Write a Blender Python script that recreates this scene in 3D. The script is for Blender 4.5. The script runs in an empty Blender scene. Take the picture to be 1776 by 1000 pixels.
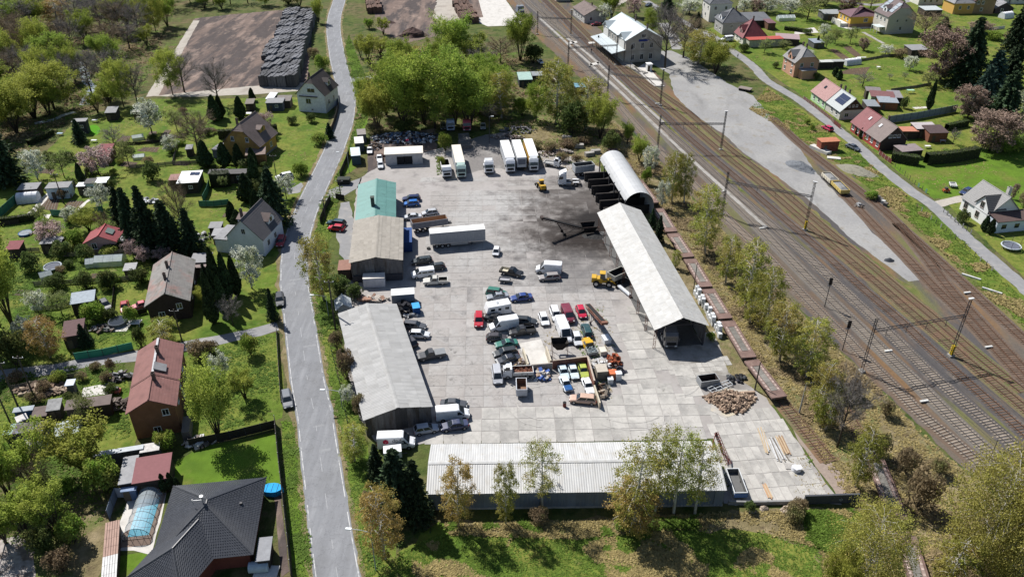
import bpy,bmesh,math,random
from mathutils import Vector,Matrix,noise
R=math.radians
random.seed(7)
sc=bpy.context.scene
col=sc.collection

# ---------------------------------------------------------------- camera, sky, sun, exposure
H_CAM,TILT,FPX=90.0,R(32.3),1390.0
cam_d=bpy.data.cameras.new('camera')
cam=bpy.data.objects.new('camera',cam_d);col.objects.link(cam)
cam.location=(0,0,H_CAM);cam.rotation_euler=(R(90)-TILT,0,0)
cam_d.sensor_width=36.0;cam_d.lens=36.0*FPX/1776.0
cam_d.clip_start=1.0;cam_d.clip_end=4000.0
sc.camera=cam
SUN_AZ,SUN_EL=R(132.7),R(50)           # direction towards the sun, anticlockwise from +x
wd=bpy.data.worlds.new('World');sc.world=wd;wd.use_nodes=True
wn=wd.node_tree;bg=wn.nodes['Background']
sky=wn.nodes.new('ShaderNodeTexSky');sky.sky_type='NISHITA';sky.sun_disc=False
sky.sun_elevation=SUN_EL;sky.sun_rotation=R(90)-SUN_AZ;sky.altitude=400
wn.links.new(sky.outputs[0],bg.inputs[0]);bg.inputs[1].default_value=0.066
sun_d=bpy.data.lights.new('sun','SUN');sun_d.energy=4.7;sun_d.angle=R(0.5);sun_d.color=(1,.965,.91)
sun=bpy.data.objects.new('sun',sun_d);col.objects.link(sun)
sun.rotation_euler=Vector((math.cos(SUN_EL)*math.cos(SUN_AZ),math.cos(SUN_EL)*math.sin(SUN_AZ),math.sin(SUN_EL))).to_track_quat('Z','Y').to_euler()
vs=sc.view_settings
vs.view_transform='Standard';vs.look='None';vs.gamma=1;vs.use_curve_mapping=False;vs.exposure=0.58
sc.render.engine='CYCLES'
sc.cycles.max_bounces=5;sc.cycles.transparent_max_bounces=8;sc.cycles.diffuse_bounces=2
sc.cycles.glossy_bounces=2;sc.cycles.transmission_bounces=3
sc.cycles.caustics_reflective=False;sc.cycles.caustics_refractive=False

# ---------------------------------------------------------------- surveying: sight line to a place on the ground (or at height h)
def G(x,y,h=0.0):
 u=(x-888)/FPX;v=(y-500)/FPX
 d=Vector((u,math.cos(TILT)-v*math.sin(TILT),-(math.sin(TILT)+v*math.cos(TILT))))
 t=(h-H_CAM)/d.z
 return Vector((0,0,H_CAM))+d*t
def PIX(p):
 rx,ry,rz=p[0],p[1],p[2]-H_CAM
 zc=ry*math.cos(TILT)-rz*math.sin(TILT);yc=-(ry*math.sin(TILT)+rz*math.cos(TILT))
 return 888+FPX*rx/zc,500+FPX*yc/zc
def HGT(x,yb,yt):
 g=G(x,yb);lo,hi=0.0,50.0
 for _ in range(30):
  m=(lo+hi)/2
  if PIX((g.x,g.y,m))[1]>yt:lo=m
  else:hi=m
 return lo
def SCL(y):# metres per photo pixel across, at ground row y
 return (H_CAM/math.cos(TILT))/(y+378.8)
def inside(p,poly):
 x,y=p[0],p[1];r=False;n=len(poly)
 for i in range(n):
  x1,y1=poly[i][0],poly[i][1];x2,y2=poly[i-1][0],poly[i-1][1]
  if (y1>y) !=(y2>y) and x<(x2-x1)*(y-y1)/(y2-y1)+x1:r=not r
 return r

# ---------------------------------------------------------------- materials
MATS={}
def _n(nt,t,**k):
 n=nt.nodes.new(t)
 for a,b in k.items():setattr(n,a,b)
 return n
def _math(nt,op,a,b):
 n=_n(nt,'ShaderNodeMath',operation=op)
 for i,v in enumerate((a,b)):
  if hasattr(v,'links'):nt.links.new(v,n.inputs[i])
  else:n.inputs[i].default_value=v
 return n.outputs[0]
def _mix(nt,f,a,b):
 n=_n(nt,'ShaderNodeMix',data_type='RGBA')
 for s,v in ((n.inputs[0],f),(n.inputs[6],a),(n.inputs[7],b)):
  if hasattr(v,'links'):nt.links.new(v,s)
  else:s.default_value=v if isinstance(v,float) else (*v,1)
 return n.outputs[2]
def _map(nt,v,a,b,c=0.0,d=1.0):
 n=_n(nt,'ShaderNodeMapRange')
 nt.links.new(v,n.inputs[0])
 for i,q in enumerate((a,b,c,d)):n.inputs[i+1].default_value=q
 return n.outputs[0]
def M(name,c,rough=.85,var=.12,scale=2.0,layers=(),spots=(),metal=0.0,spec=.3,orand=0.0,island=0.0,transl=0.0,bump=0.0,bscale=8.0,cracks=None,streak=None,alpha=1.0,trans=0.0,huer=0.0):
 """base colour c; layers = (colour, noise scale, lo, hi[, (sx,sy,sz)]); spots = (colour, x, y, rx, ry, angle, strength) stains on the ground"""
 if name in MATS:return MATS[name]
 m=bpy.data.materials.new(name);m.use_nodes=True;nt=m.node_tree
 bs=nt.nodes['Principled BSDF'];out=nt.nodes['Material Output']
 tc=_n(nt,'ShaderNodeTexCoord');P=tc.outputs['Object']
 oi=_n(nt,'ShaderNodeObjectInfo')
 w=_math(nt,'MULTIPLY',oi.outputs['Random'],37.0)
 def nz(s,det=5.0,sv=None,rough=.6):
  n=_n(nt,'ShaderNodeTexNoise',noise_dimensions='4D')
  n.inputs['Scale'].default_value=s;n.inputs['Detail'].default_value=det;n.inputs['Roughness'].default_value=rough
  src=P
  if sv:
   mp=_n(nt,'ShaderNodeMapping');nt.links.new(P,mp.inputs[0]);mp.inputs['Scale'].default_value=sv;src=mp.outputs[0]
  nt.links.new(src,n.inputs['Vector']);nt.links.new(w,n.inputs['W'])
  return n.outputs[0]
 colr=c
 for L in layers:
  f=_map(nt,nz(L[1],6.0,L[4] if len(L)>4 else None),L[2],L[3])
  colr=_mix(nt,f,colr,L[0])
 for s in spots:
  mp=_n(nt,'ShaderNodeMapping',vector_type='TEXTURE');nt.links.new(P,mp.inputs[0])
  mp.inputs['Location'].default_value=(s[1],s[2],0);mp.inputs['Rotation'].default_value=(0,0,R(s[5]));mp.inputs['Scale'].default_value=(s[3],s[4],1e3)
  ln=_n(nt,'ShaderNodeVectorMath',operation='LENGTH');nt.links.new(mp.outputs[0],ln.inputs[0])
  d=_math(nt,'ADD',ln.outputs['Value'],_math(nt,'MULTIPLY',_math(nt,'SUBTRACT',nz(.35),.5),1.5))
  f=_map(nt,d,1.05,.35,0.0,s[6]);colr=_mix(nt,f,colr,s[0])
 val=_map(nt,nz(scale),.3,.7,1-var,1+var)
 if cracks:
  c1=_map(nt,_math(nt,'ABSOLUTE',_math(nt,'SUBTRACT',nz(cracks[0],8.0),.5),0.0),.0,cracks[1],1-cracks[2],1.0);val=_math(nt,'MULTIPLY',val,c1)
 if streak:val=_math(nt,'MULTIPLY',val,_map(nt,nz(streak[0],3.0,streak[1]),.35,.65,1-streak[2],1+streak[2]))
 if orand:val=_math(nt,'MULTIPLY',val,_map(nt,oi.outputs['Random'],0,1,1-orand,1+orand))
 if island:
  ge=_n(nt,'ShaderNodeNewGeometry')
  val=_math(nt,'MULTIPLY',val,_map(nt,ge.outputs['Random Per Island'],0,1,1-island,1+island))
 hs=_n(nt,'ShaderNodeHueSaturation')
 if hasattr(colr,'links'):nt.links.new(colr,hs.inputs['Color'])
 else:hs.inputs['Color'].default_value=(*colr,1)
 nt.links.new(val,hs.inputs['Value'])
 if huer:
  nt.links.new(_map(nt,oi.outputs['Random'],0,1,.5-huer,.5+huer),hs.inputs['Hue'])
 nt.links.new(hs.outputs[0],bs.inputs['Base Color'])
 bs.inputs['Roughness'].default_value=rough;bs.inputs['Metallic'].default_value=metal
 bs.inputs['Specular IOR Level'].default_value=spec
 if trans:bs.inputs['Transmission Weight'].default_value=trans
 if alpha<1:bs.inputs['Alpha'].default_value=alpha
 if bump:
  b=_n(nt,'ShaderNodeBump');b.inputs['Strength'].default_value=min(1,bump);b.inputs['Distance'].default_value=.3*bump
  nt.links.new(nz(bscale),b.inputs['Height']);nt.links.new(b.outputs[0],bs.inputs['Normal'])
 if transl:
  tr=_n(nt,'ShaderNodeBsdfTranslucent');nt.links.new(hs.outputs[0],tr.inputs[0])
  mx=_n(nt,'ShaderNodeMixShader');mx.inputs[0].default_value=transl
  nt.links.new(bs.outputs[0],mx.inputs[1]);nt.links.new(tr.outputs[0],mx.inputs[2]);nt.links.new(mx.outputs[0],out.inputs[0])
 MATS[name]=m
 return m
def paint(c,rough=.3,spec=.5):
 k='paint_%02d_%02d_%02d' % tuple(int(v*99) for v in c)
 return M(k,c,rough,.08,1.5,spec=spec,layers=[(tuple(v*.75+.05 for v in c),1.1,.5,.68)])
def plain(c,rough=.85,var=.15,orand=0.0,scale=1.5):
 k='plain_%03d_%03d_%03d_%d' % (*[int(v*999) for v in c],int(orand*100))
 return M(k,c,rough,var,scale,orand=orand)
BLACK=M('black_rubber',(.012,.012,.013),.8)
GLASS=M('dark_glass',(.015,.02,.025),.08,.05,spec=.7)
CHROME=M('pale_metal',(.45,.46,.47),.4,metal=.6)
STEEL=M('dark_steel',(.05,.05,.055),.6,.25)
RUST=M('rusty_steel',(.13,.05,.03),.85,.3,1.5,layers=[((.2,.1,.07),.8,.45,.65)])
WOODG=M('grey_wood',(.17,.15,.13),.9,.3,1.2,orand=.25)
LAMP=M('lamp_lens',(.75,.77,.78),.15,.03,spec=.7)
REDLENS=M('red_lens',(.35,.01,.01),.2,.03)

# ---------------------------------------------------------------- mesh building
class MB:
 def __init__(s):s.v=[];s.f=[];s.m=[]
 def add(s,vs,fs,mi=0):
  o=len(s.v);s.v+=[tuple(v) for v in vs];s.f+=[tuple(i+o for i in f) for f in fs];s.m+=[mi]*len(fs);return s
 def box(s,x0,x1,y0,y1,z0,z1,mi=0):
  return s.add([(x0,y0,z0),(x1,y0,z0),(x1,y1,z0),(x0,y1,z0),(x0,y0,z1),(x1,y0,z1),(x1,y1,z1),(x0,y1,z1)],
              [(0,3,2,1),(4,5,6,7),(0,1,5,4),(1,2,6,5),(2,3,7,6),(3,0,4,7)],mi)
 def boxc(s,c,d,rz=0.0,mi=0,ry=0.0,rx=0.0):
  mt=Matrix.Translation(c) @ Matrix.Rotation(rz,4,'Z') @ Matrix.Rotation(ry,4,'Y') @ Matrix.Rotation(rx,4,'X')
  a,b,e=d[0]/2,d[1]/2,d[2]/2
  vs=[mt @ Vector(q) for q in [(-a,-b,-e),(a,-b,-e),(a,b,-e),(-a,b,-e),(-a,-b,e),(a,-b,e),(a,b,e),(-a,b,e)]]
  return s.add(vs,[(0,3,2,1),(4,5,6,7),(0,1,5,4),(1,2,6,5),(2,3,7,6),(3,0,4,7)],mi)
 def quad(s,a,b,c,d,mi=0):return s.add([a,b,c,d],[(0,1,2,3)],mi)
 def poly(s,pts,mi=0):return s.add(pts,[tuple(range(len(pts)))],mi)
 def prism(s,pts,z0,z1,mi=0):
  n=len(pts)
  return s.add([(p[0],p[1],z0) for p in pts]+[(p[0],p[1],z1) for p in pts],
              [tuple(range(n-1,-1,-1)),tuple(range(n,2*n))]+[(i,(i+1) % n,n+(i+1) % n,n+i) for i in range(n)],mi)
 def loft(s,rings,mi=0,cap=True):
  n=len(rings[0]);vs=[p for r in rings for p in r];fs=[]
  for k in range(len(rings)-1):
   for i in range(n):
    j=(i+1) % n;fs.append((k*n+i,k*n+j,(k+1)*n+j,(k+1)*n+i))
  if cap:fs.append(tuple(range(n-1,-1,-1)));fs.append(tuple((len(rings)-1)*n+i for i in range(n)))
  return s.add(vs,fs,mi)
 def tube(s,pts,rad,n=6,mi=0,cap=True):
  pts=[Vector(p) for p in pts];rs=rad if isinstance(rad,(list,tuple)) else [rad]*len(pts);rings=[]
  for i,p in enumerate(pts):
   d=(pts[min(i+1,len(pts)-1)]-pts[max(i-1,0)]).normalized()
   u=d.orthogonal().normalized() if abs(d.z)>.95 else d.cross(Vector((0,0,1))).normalized()
   w=d.cross(u)
   rings.append([p+(u*math.cos(2*math.pi*k/n)+w*math.sin(2*math.pi*k/n))*rs[i] for k in range(n)])
  return s.loft(rings,mi,cap)
 def cyl(s,c,r,h,n=12,mi=0,axis='z'):
  c=Vector(c);d={'x':Vector((1,0,0)),'y':Vector((0,1,0)),'z':Vector((0,0,1))}[axis]
  return s.tube([c-d*h/2,c+d*h/2],r,n,mi)
 def mesh(s,name,mats,smooth=False):
  me=bpy.data.meshes.new(name);me.from_pydata(s.v,[],s.f)
  for m in (mats if isinstance(mats,(list,tuple)) else [mats]):me.materials.append(m)
  if any(s.m):me.polygons.foreach_set('material_index',s.m)
  if smooth:me.polygons.foreach_set('use_smooth',[True]*len(s.f))
  me.update();return me
def O(name,me,parent=None,loc=(0,0,0),rz=0.0,mat=None,kind=None):
 """link a mesh (or an MB plus material) as one object"""
 if isinstance(me,MB):me=me.mesh(name,mat if mat else plain((.5,.5,.5)))
 o=bpy.data.objects.new(name,me);col.objects.link(o)
 o.location=loc;o.rotation_euler=(0,0,rz)
 if parent:o.parent=parent
 if kind:o['kind']=kind
 return o
def tag(o,label,cat,group=None):
 o['label']=label;o['category']=cat
 if group:o['group']=group
 return o
def thing(name,label,cat,loc=(0,0,0),rz=0.0,group=None):
 o=bpy.data.objects.new(name,None);col.objects.link(o);o.empty_display_size=.5
 o.location=loc;o.rotation_euler=(0,0,rz)
 return tag(o,label,cat,group)
def copy_tree(o,parent=None):
 c=o.copy();col.objects.link(c)
 if parent:c.parent=parent
 for ch in o.children:copy_tree(ch,c)
 return c
def smooth_line(pts,step=2.0):
 """Catmull-Rom through world points, resampled"""
 P=[Vector(p) for p in pts];P=[P[0]*2-P[1]]+P+[P[-1]*2-P[-2]];out=[]
 for i in range(1,len(P)-2):
  a,b,c,d=P[i-1:i+3];n=max(1,int((c-b).length/step))
  for k in range(n):
   t=k/n
   out.append(.5*((2*b)+(c-a)*t+(2*a-5*b+4*c-d)*t*t+(3*b-a-3*c+d)*t**3))
 out.append(P[-2]);return out
def GL(pts,step=2.0):return smooth_line([G(*p) for p in pts],step)
def offs(line,d):
 o=[]
 for i,p in enumerate(line):
  t=(line[min(i+1,len(line)-1)]-line[max(i-1,0)]);t=Vector((t.y,-t.x,0)).normalized();o.append(p+t*d)
 return o
def ribbon(mb,line,w,z,mi=0,jag=0.0):
 A,B=offs(line,-w/2),offs(line,w/2)
 if jag:
  A=[a+(a-b).normalized()*noise.noise(a*.6)*jag for a,b in zip(A,B)];B=[b+(b-a).normalized()*noise.noise(b*.6)*jag for a,b in zip(A,B)]
 for i in range(len(line)-1):
  mb.quad(*[(q.x,q.y,z) for q in (A[i],B[i],B[i+1],A[i+1])],mi)
 return mb
def edge_poly(pts,jag=.5,step=1.5):
 W=[G(*p) for p in pts];out=[]
 for i,a in enumerate(W):
  b=W[(i+1) % len(W)];n=max(1,int((b-a).length/step))
  d=(b-a).normalized();nn=Vector((d.y,-d.x,0))
  for k in range(n):
   p=a.lerp(b,k/n)
   out.append(p+nn*jag*(noise.noise(p*.35)*1.2+noise.noise(p*1.1)*.6))
 return out
def patch(name,pts,z,mat,jag=.5,kind='structure',step=1.5):
 P=edge_poly(pts,jag,step)
 bm=bmesh.new();vs=[bm.verts.new((p.x,p.y,z)) for p in P]
 es=[bm.edges.new((vs[i],vs[(i+1) % len(vs)])) for i in range(len(vs))]
 bmesh.ops.triangle_fill(bm,use_beauty=True,edges=es,normal=(0,0,1))
 me=bpy.data.meshes.new(name);bm.to_mesh(me);bm.free();me.materials.append(mat)
 return O(name,me,kind=kind)
# ================================================================ SETTING: ground, roads, yard, railway
LAWN=M('lawn_grass',(.092,.138,.021),.95,.28,.9,layers=[((.155,.165,.036),.09,.42,.6),((.055,.105,.015),.22,.5,.66),((.18,.16,.07),.5,.6,.76),((.07,.13,.016),1.6,.55,.7)],spec=.1,bump=.5,bscale=5)
LAWNB=M('bright_lawn_grass',(.095,.165,.018),.95,.2,1.2,layers=[((.06,.11,.014),.3,.45,.66),((.14,.145,.036),.15,.5,.7)],spec=.1,bump=.4,bscale=5)
MEADOW=M('rough_meadow',(.08,.1,.028),.95,.28,.5,layers=[((.115,.1,.048),.07,.45,.6),((.04,.066,.016),.3,.5,.62),((.09,.07,.042),.5,.58,.72)],spec=.1,bump=.9,bscale=2.5)
SCRUB=M('dry_scrub_ground',(.17,.14,.075),.95,.25,.7,layers=[((.1,.125,.035),.16,.5,.62),((.26,.21,.13),.4,.5,.7),((.1,.075,.045),.9,.58,.7)],spec=.1,bump=.9,bscale=2.5)
WOODS=M('woodland_floor',(.085,.09,.032),.95,.3,.5,layers=[((.13,.1,.055),.12,.48,.6),((.08,.12,.024),.25,.52,.65)],spec=.1,bump=.9,bscale=2)
DRYG=M('dry_yellow_grass',(.15,.14,.055),.95,.2,.6,layers=[((.09,.115,.03),.12,.45,.6),((.17,.115,.065),.4,.5,.66)],spec=.1,bump=.6,bscale=4)
DIRT=M('churned_dirt',(.155,.115,.098),.95,.18,.5,layers=[((.07,.058,.056),.16,.45,.55,(1,.2,1)),((.24,.18,.15),.3,.52,.68,(1,.3,1)),((.1,.075,.06),1.2,.6,.75)],spec=.15,bump=.7,bscale=1.5)
SOIL=M('garden_soil',(.1,.07,.05),.95,.25,1.5,spec=.1,bump=.5)
PALE=M('pale_gravel',(.36,.33,.29),.95,.12,.8,layers=[((.27,.24,.21),.2,.5,.65)],spec=.15)
GRAV=M('grey_gravel',(.245,.242,.24),.95,.12,1.5,layers=[((.285,.28,.272),.06,.42,.6),((.195,.192,.188),.14,.52,.66,(1,.4,1)),((.22,.2,.17),.3,.56,.7),((.19,.19,.185),.7,.66,.8)],spec=.15,bump=.2,bscale=6)
ROADM=M('worn_asphalt',(.195,.2,.213),.9,.06,3,cracks=(.3,.008,.25),layers=[((.235,.24,.253),.4,.5,.66,(1.6,.25,1)),((.17,.173,.182),.16,.5,.68)],spec=.25,streak=(.9,(1.5,.06,1),.07))
LANE=M('lane_asphalt',(.22,.22,.225),.9,.1,1,layers=[((.28,.27,.26),.3,.5,.65)],spec=.2)
BALL=M('railway_ballast',(.12,.098,.078),.95,.2,3,layers=[((.075,.07,.07),.05,.45,.55,(1,.25,1)),((.16,.1,.055),.12,.48,.62,(1,.3,1)),((.12,.12,.05),.1,.54,.64,(1,.3,1))],spec=.15,bump=.3,bscale=6)
YARDM=M('yard_asphalt',(.293,.274,.26),.92,.07,1.2,
 layers=[((.33,.31,.3),.1,.45,.62),((.21,.195,.19),.22,.55,.68),((.15,.14,.135),.9,.66,.78)],
 spots=[((.05,.042,.039),19,168,22,19,20,.95),((.024,.019,.017),19,165,16,13,20,.95),((.06,.052,.048),19.5,183,17,16,10,.85),((.015,.013,.013),21,173,9,7,0,.9),((.1,.095,.095),16,146,14,12,0,.7),((.05,.045,.042),30,195,16,12,0,.8),
           ((.13,.12,.11),37,113,8,7,0,.7),((.14,.13,.12),-8,115,9,13,0,.3),((.12,.11,.105),2,138,10,8,0,.45)],spec=.2)
SLABM=M('concrete_slab',(.385,.37,.345),.92,.1,1.5,orand=.12,cracks=(.2,.006,.18),layers=[((.28,.27,.255),.25,.46,.62),((.17,.16,.15),.9,.62,.76)],
 spots=[((.13,.12,.11),37,113,9,7,0,.75),((.6,.47,.28),41,107.2,9,5.5,0,.8),((.24,.23,.22),16,105,14,6,0,.35),((.22,.22,.225),45,88,7,5,0,.6)],spec=.2)
YSLABM=M('yard_slab',(.298,.279,.265),.92,.1,1.2,orand=.03,cracks=(.16,.008,.25),
 layers=[((.34,.33,.32),.09,.45,.6),((.2,.19,.185),.2,.54,.66),((.13,.122,.118),.8,.63,.74),((.36,.35,.34),1.6,.66,.8)],
 spots=[((.06,.05,.046),17,168,24,21,20,.86),((.024,.019,.017),19,165,16,13,20,.96),((.075,.065,.06),18.5,188,22,16,10,.85),((.015,.013,.013),20,173,10,8,0,.9),((.13,.125,.125),14,148,13,12,0,.6),((.14,.13,.12),-8,115,9,13,0,.3),((.12,.11,.105),2,138,10,8,0,.45)],spec=.2)
OLDC=M('old_concrete',(.3,.285,.265),.92,.15,1,layers=[((.2,.185,.165),.4,.5,.66)],spec=.2)
CONCW=M('pale_concrete',(.5,.48,.45),.9,.1,1,layers=[((.4,.38,.35),.4,.5,.66)],spec=.2)
WHITEP=M('road_paint',(.46,.46,.46),.8,.15,3,layers=[((.26,.265,.27),1.2,.46,.58)])
FAINTP=M('faded_road_paint',(.28,.285,.295),.85,.15,3)

gm=MB();nx=24
for i in range(nx):
 for j in range(nx):
  x0,x1=-680+1360*i/nx,-680+1360*(i+1)/nx;y0,y1=-180+1340*j/nx,-180+1340*(j+1)/nx
  gm.quad((x0,y0,0),(x1,y0,0),(x1,y1,0),(x0,y1,0))
O('ground',gm,mat=MEADOW,kind='structure')
PATCHES=[
 ('woodland_floor',WOODS,.01,[(-300,-90),(445,-60),(335,40),(262,150),(205,185),(120,210),(45,255),(0,300),(-300,330)],1.5),
 ('garden_lawn',LAWN,.012,[(45,300),(120,222),(205,195),(262,172),(500,170),(575,165),(563,250),(505,400),(482,560),(330,592),(200,612),(0,640),(-300,700),(-300,340)],.4),
 ('lawn',LAWN,.012,[(318,610),(480,576),(492,660),(490,725),(430,745),(330,765)],.3),
 ('lawn',LAWNB,.014,[(305,800),(345,775),(478,748),(490,850),(300,858)],.3),
 ('lawn',LAWNB,.014,[(197,965),(255,955),(290,1040),(150,1060)],.2),
 ('lawn',LAWN,.012,[(0,700),(40,670),(215,640),(232,700),(240,790),(130,800),(-40,820)],.4),
 ('lawn',LAWN,.012,[(1215,55),(1290,30),(2000,-90),(2300,700),(1830,530),(1640,352),(1540,282),(1450,208),(1330,124),(1255,70)],.3),
 ('lawn',LAWNB,.014,[(1545,288),(1690,262),(1800,225),(1990,300),(1990,420),(1680,335),(1620,345)],.3),
 ('meadow_strip',LAWNB,.014,[(488,728),(514,733),(545,1010),(560,1100),(515,1100),(492,800)],.3),
 ('meadow_strip',LAWN,.014,[(535,500),(580,740),(625,1010),(640,1100),(720,1100),(660,850),(600,640),(575,520),(566,440),(600,300),(640,190),(615,178),(598,262),(556,346),(532,430)],.6),
 ('meadow_strip',LAWNB,.013,[(596,90),(614,156),(620,190),(604,262),(592,310),(620,290),(640,200),(640,150),(605,60)],.5),
 ('meadow',LAWN,.012,[(700,1100),(690,960),(760,905),(1000,925),(1180,900),(1300,895),(1430,930),(1440,1000),(1400,1100)],1.2),
 ('dry_bank',SCRUB,.016,[(770,905),(1000,900),(1290,885),(1480,880),(1560,960),(1540,1100),(1440,1060),(1420,950),(1290,915),(1150,915),(1000,932),(780,925)],1.2),
 ('dry_scrub',SCRUB,.012,[(1040,240),(1140,350),(1365,690),(1480,870),(1560,960),(1640,1100),(2000,1100),(1830,930),(1700,835),(1640,790),(1540,690),(1430,585),(1300,447),(1185,325),(1120,255),(1060,205)],.8),
 ('dry_scrub',SCRUB,.012,[(890,215),(960,195),(1060,240),(1045,285),(1000,300),(935,285)],1.),
 ('woodland_floor',WOODS,.011,[(612,215),(635,140),(655,60),(700,80),(860,85),(930,95),(960,170),(1055,230),(1050,262),(955,225),(740,215),(655,228)],1.5),
 ('dirt_lot',DIRT,.018,[(255,168),(338,32),(480,18),(545,18),(532,148),(470,156),(300,164)],.6),
 ('dirt_lot',DIRT,.018,[(640,-30),(870,-50),(850,30),(820,42),(760,62),(700,76),(655,50)],.8),
 ('pale_path',PALE,.022,[(253,168),(335,36),(346,36),(275,166)],.2),
 ('pale_path',PALE,.022,[(262,167),(430,150),(582,140),(582,153),(440,164),(330,168)],.3),
 ('pale_track',PALE,.022,[(765,-40),(800,-40),(806,40),(770,52),(752,30)],.8),
 ('concrete_apron',CONCW,.024,[(822,-30),(856,-30),(908,44),(846,46),(816,34),(838,30)],.1),
 ('railway_ground',BALL,.02,[(840,-60),(905,40),(975,105),(1040,170),(1095,225),(1140,275),(1190,330),(1245,390),(1290,435),(1345,495),(1440,588),(1490,638),(1555,700),(1600,745),(1665,805),(1710,838),(1850,960),(2100,900),(1900,710),(1776,600),(1705,515),(1645,450),(1525,342),(1400,240),(1330,195),(1250,180),(1180,170),(1120,108),(1050,60),(985,0),(950,-60)],.5),
 ('dry_grass_strip',DRYG,.024,[(1150,160),(1190,190),(1260,248),(1330,296),(1420,372),(1480,426),(1590,506),(1640,560),(1705,620),(1690,628),(1600,548),(1500,468),(1400,388),(1300,303),(1200,220),(1140,168)],.9),
 ('dry_grass_strip',DRYG,.024,[(1075,140),(1200,245),(1330,345),(1470,465),(1600,585),(1740,710),(1725,712),(1590,592),(1450,470),(1320,358),(1190,255),(1070,150)],.7),
 ('gravel_lot',GRAV,.03,[(1095,345-255),(1165,88),(1205,106),(1226,120),(1265,146),(1306,166),(1335,200),(1381,248),(1417,302),(1456,341),(1487,372),(1513,403),(1542,429),(1596,486),(1576,488),(1529,453),(1482,419),(1435,375),(1399,344),(1326,291),(1280,257),(1257,234),(1202,198),(1169,164),(1160,128)],.35),
 ('rough_bank',LAWN,.028,[(1300,190),(1330,150),(1400,195),(1490,262),(1580,340),(1680,420),(1800,535),(1800,600),(1700,510),(1640,448),(1560,375),(1460,290),(1390,245),(1335,198)],.5),
 ('dry_grass_strip',DRYG,.032,[(1395,243),(1440,270),(1510,330),(1600,400),(1700,490),(1800,590),(1776,595),(1680,505),(1600,430),(1500,345),(1440,290)],.9),
 ('dirt_lot',DIRT,.02,[(638,300),(640,245),(755,222),(757,262),(690,298),(660,312)],.6),
 ('yard',YARDM,.03,[(618,330),(625,308),(655,290),(665,285),(745,262),(760,258),(800,250),(860,240),(945,270),(1000,272),(1040,290),(1050,340),(1078,395),(1140,600),(1180,625),(1262,645),(1330,690),(1350,720),(1460,875),(1390,872),(1296,874),(1255,872),(1240,760),(745,766),(700,775),(650,765),(612,700),(592,545),(600,480),(610,470),(612,390)],.3),
 ('garden_path',LANE,.03,[(596,340),(622,325),(628,308),(600,318),(556,335),(548,352)],.2),
 ('dark_gravel',M('dark_gravel',(.17,.16,.155),.95,.15,1.5,layers=[((.24,.23,.22),.2,.5,.65)]),.034,[(792,262),(805,245),(850,232),(880,228),(905,258),(955,285),(930,300),(860,292),(800,302)],1.),
 ('concrete_patch',CONCW,.036,[(1105,118),(1118,110),(1150,145),(1140,150)],.1),
 ('gravel_strip',M('pink_gravel',(.25,.2,.17),.95,.15,2),.02,[(1350,700),(1376,712),(1420,770),(1480,855),(1455,862),(1395,780)],.4),
 ('dry_scrub',SCRUB,.016,[(1108,372),(1132,352),(1368,696),(1330,705),(1262,646),(1232,604),(1128,400)],.4),
 ('shed_apron',OLDC,.038,[(1132,596),(1238,574),(1264,652),(1180,645)],.3),
 ('sawdust',M('sawdust',(.44,.39,.3),.95,.12,1.5,layers=[((.36,.34,.31),.5,.42,.58)]),.1,[(1224,692),(1236,680),(1262,676),(1296,676),(1304,698),(1290,714),(1258,724),(1234,712)],1.5),
 ('gravel_lane',LANE,.03,[(600,455),(614,455),(612,380),(606,350),(590,352),(583,400),(590,440)],.5),
]
for nme,mt,z,pts,jag in PATCHES:patch(nme,pts,z,mt,jag)

# main road
RL=[(577,0),(570,29),(567,52),(569,78),(574,109),(580,135),(584,156),(587,172),(583,203),(575,229),(563,260),(552,285),(530,328),(510,367),(496,404),(489,442),(488,510),(493,545),(497,591),(505,656),(515,715),(520,760),(529,835),(538,909),(547,1000),(556,1100)]
RR=[(600,0),(592,21),(589.5,42),(591,60),(596,91),(603,117),(610,138),(614,156),(616,177),(614,205),(607,226),(597,255),(581,292),(560,342),(545,386),(534,432),(532,471),(537,510),(549,578),(562,661),(576,720),(582,760),(596,849),(609,932),(624,1000),(646,1100)]
RL=[(585,-40)]+RL;RR=[(608,-40)]+RR
cl=[(G(*a)+G(*b))/2 for a,b in zip(RL,RR)];cline=smooth_line(cl,1.5)
road_w=6.1
road=O('road',ribbon(MB(),cline,road_w,.045,jag=.25),mat=ROADM,kind='structure')
shoulder=O('road_shoulder',ribbon(MB(),cline,road_w+1.5,.038,jag=.9),mat=SCRUB,kind='structure')
def dashes(line,off,w,on,gap,z,name,mat,parent,seed=1,skip=.15):
 rnd=random.Random(seed);L=offs(line,off);mb=MB();d=0;run=[]
 for i in range(len(L)-1):
  d+=(L[i+1]-L[i]).length
  if (d % (on+gap))<on and rnd.random()>skip:run.append(i)
 for i in run:ribbon(mb,[L[i],L[i+1]],w,z)
 return O(name,mb,parent,mat=mat)
dashes(cline,2.75,.14,1000,1,.052,'edge_line',WHITEP,road,3,.12)
dashes(cline,-2.75,.14,1000,1,.052,'edge_line',WHITEP,road,4,.3)
dashes(cline,0,.12,3,4.5,.052,'centre_line',FAINTP,road,5,.1)
# patched tar seams across the road
pm=MB();rr=random.Random(3)
for k in range(22):
 i=rr.randrange(20,len(cline)-2);p=cline[i];t=(cline[i+1]-p).normalized();s=Vector((t.y,-t.x,0));a=rr.uniform(-2.5,0);b=a+rr.uniform(1,2.6);l=rr.uniform(.25,1.1)
 pm.quad(*[((q.x,q.y,.049)) for q in (p+s*a,p+s*b,p+s*b+t*l,p+s*a+t*l)])
O('repair_patch',pm,road,mat=M('road_repair',(.225,.23,.24),.9,.1,2))
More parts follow.
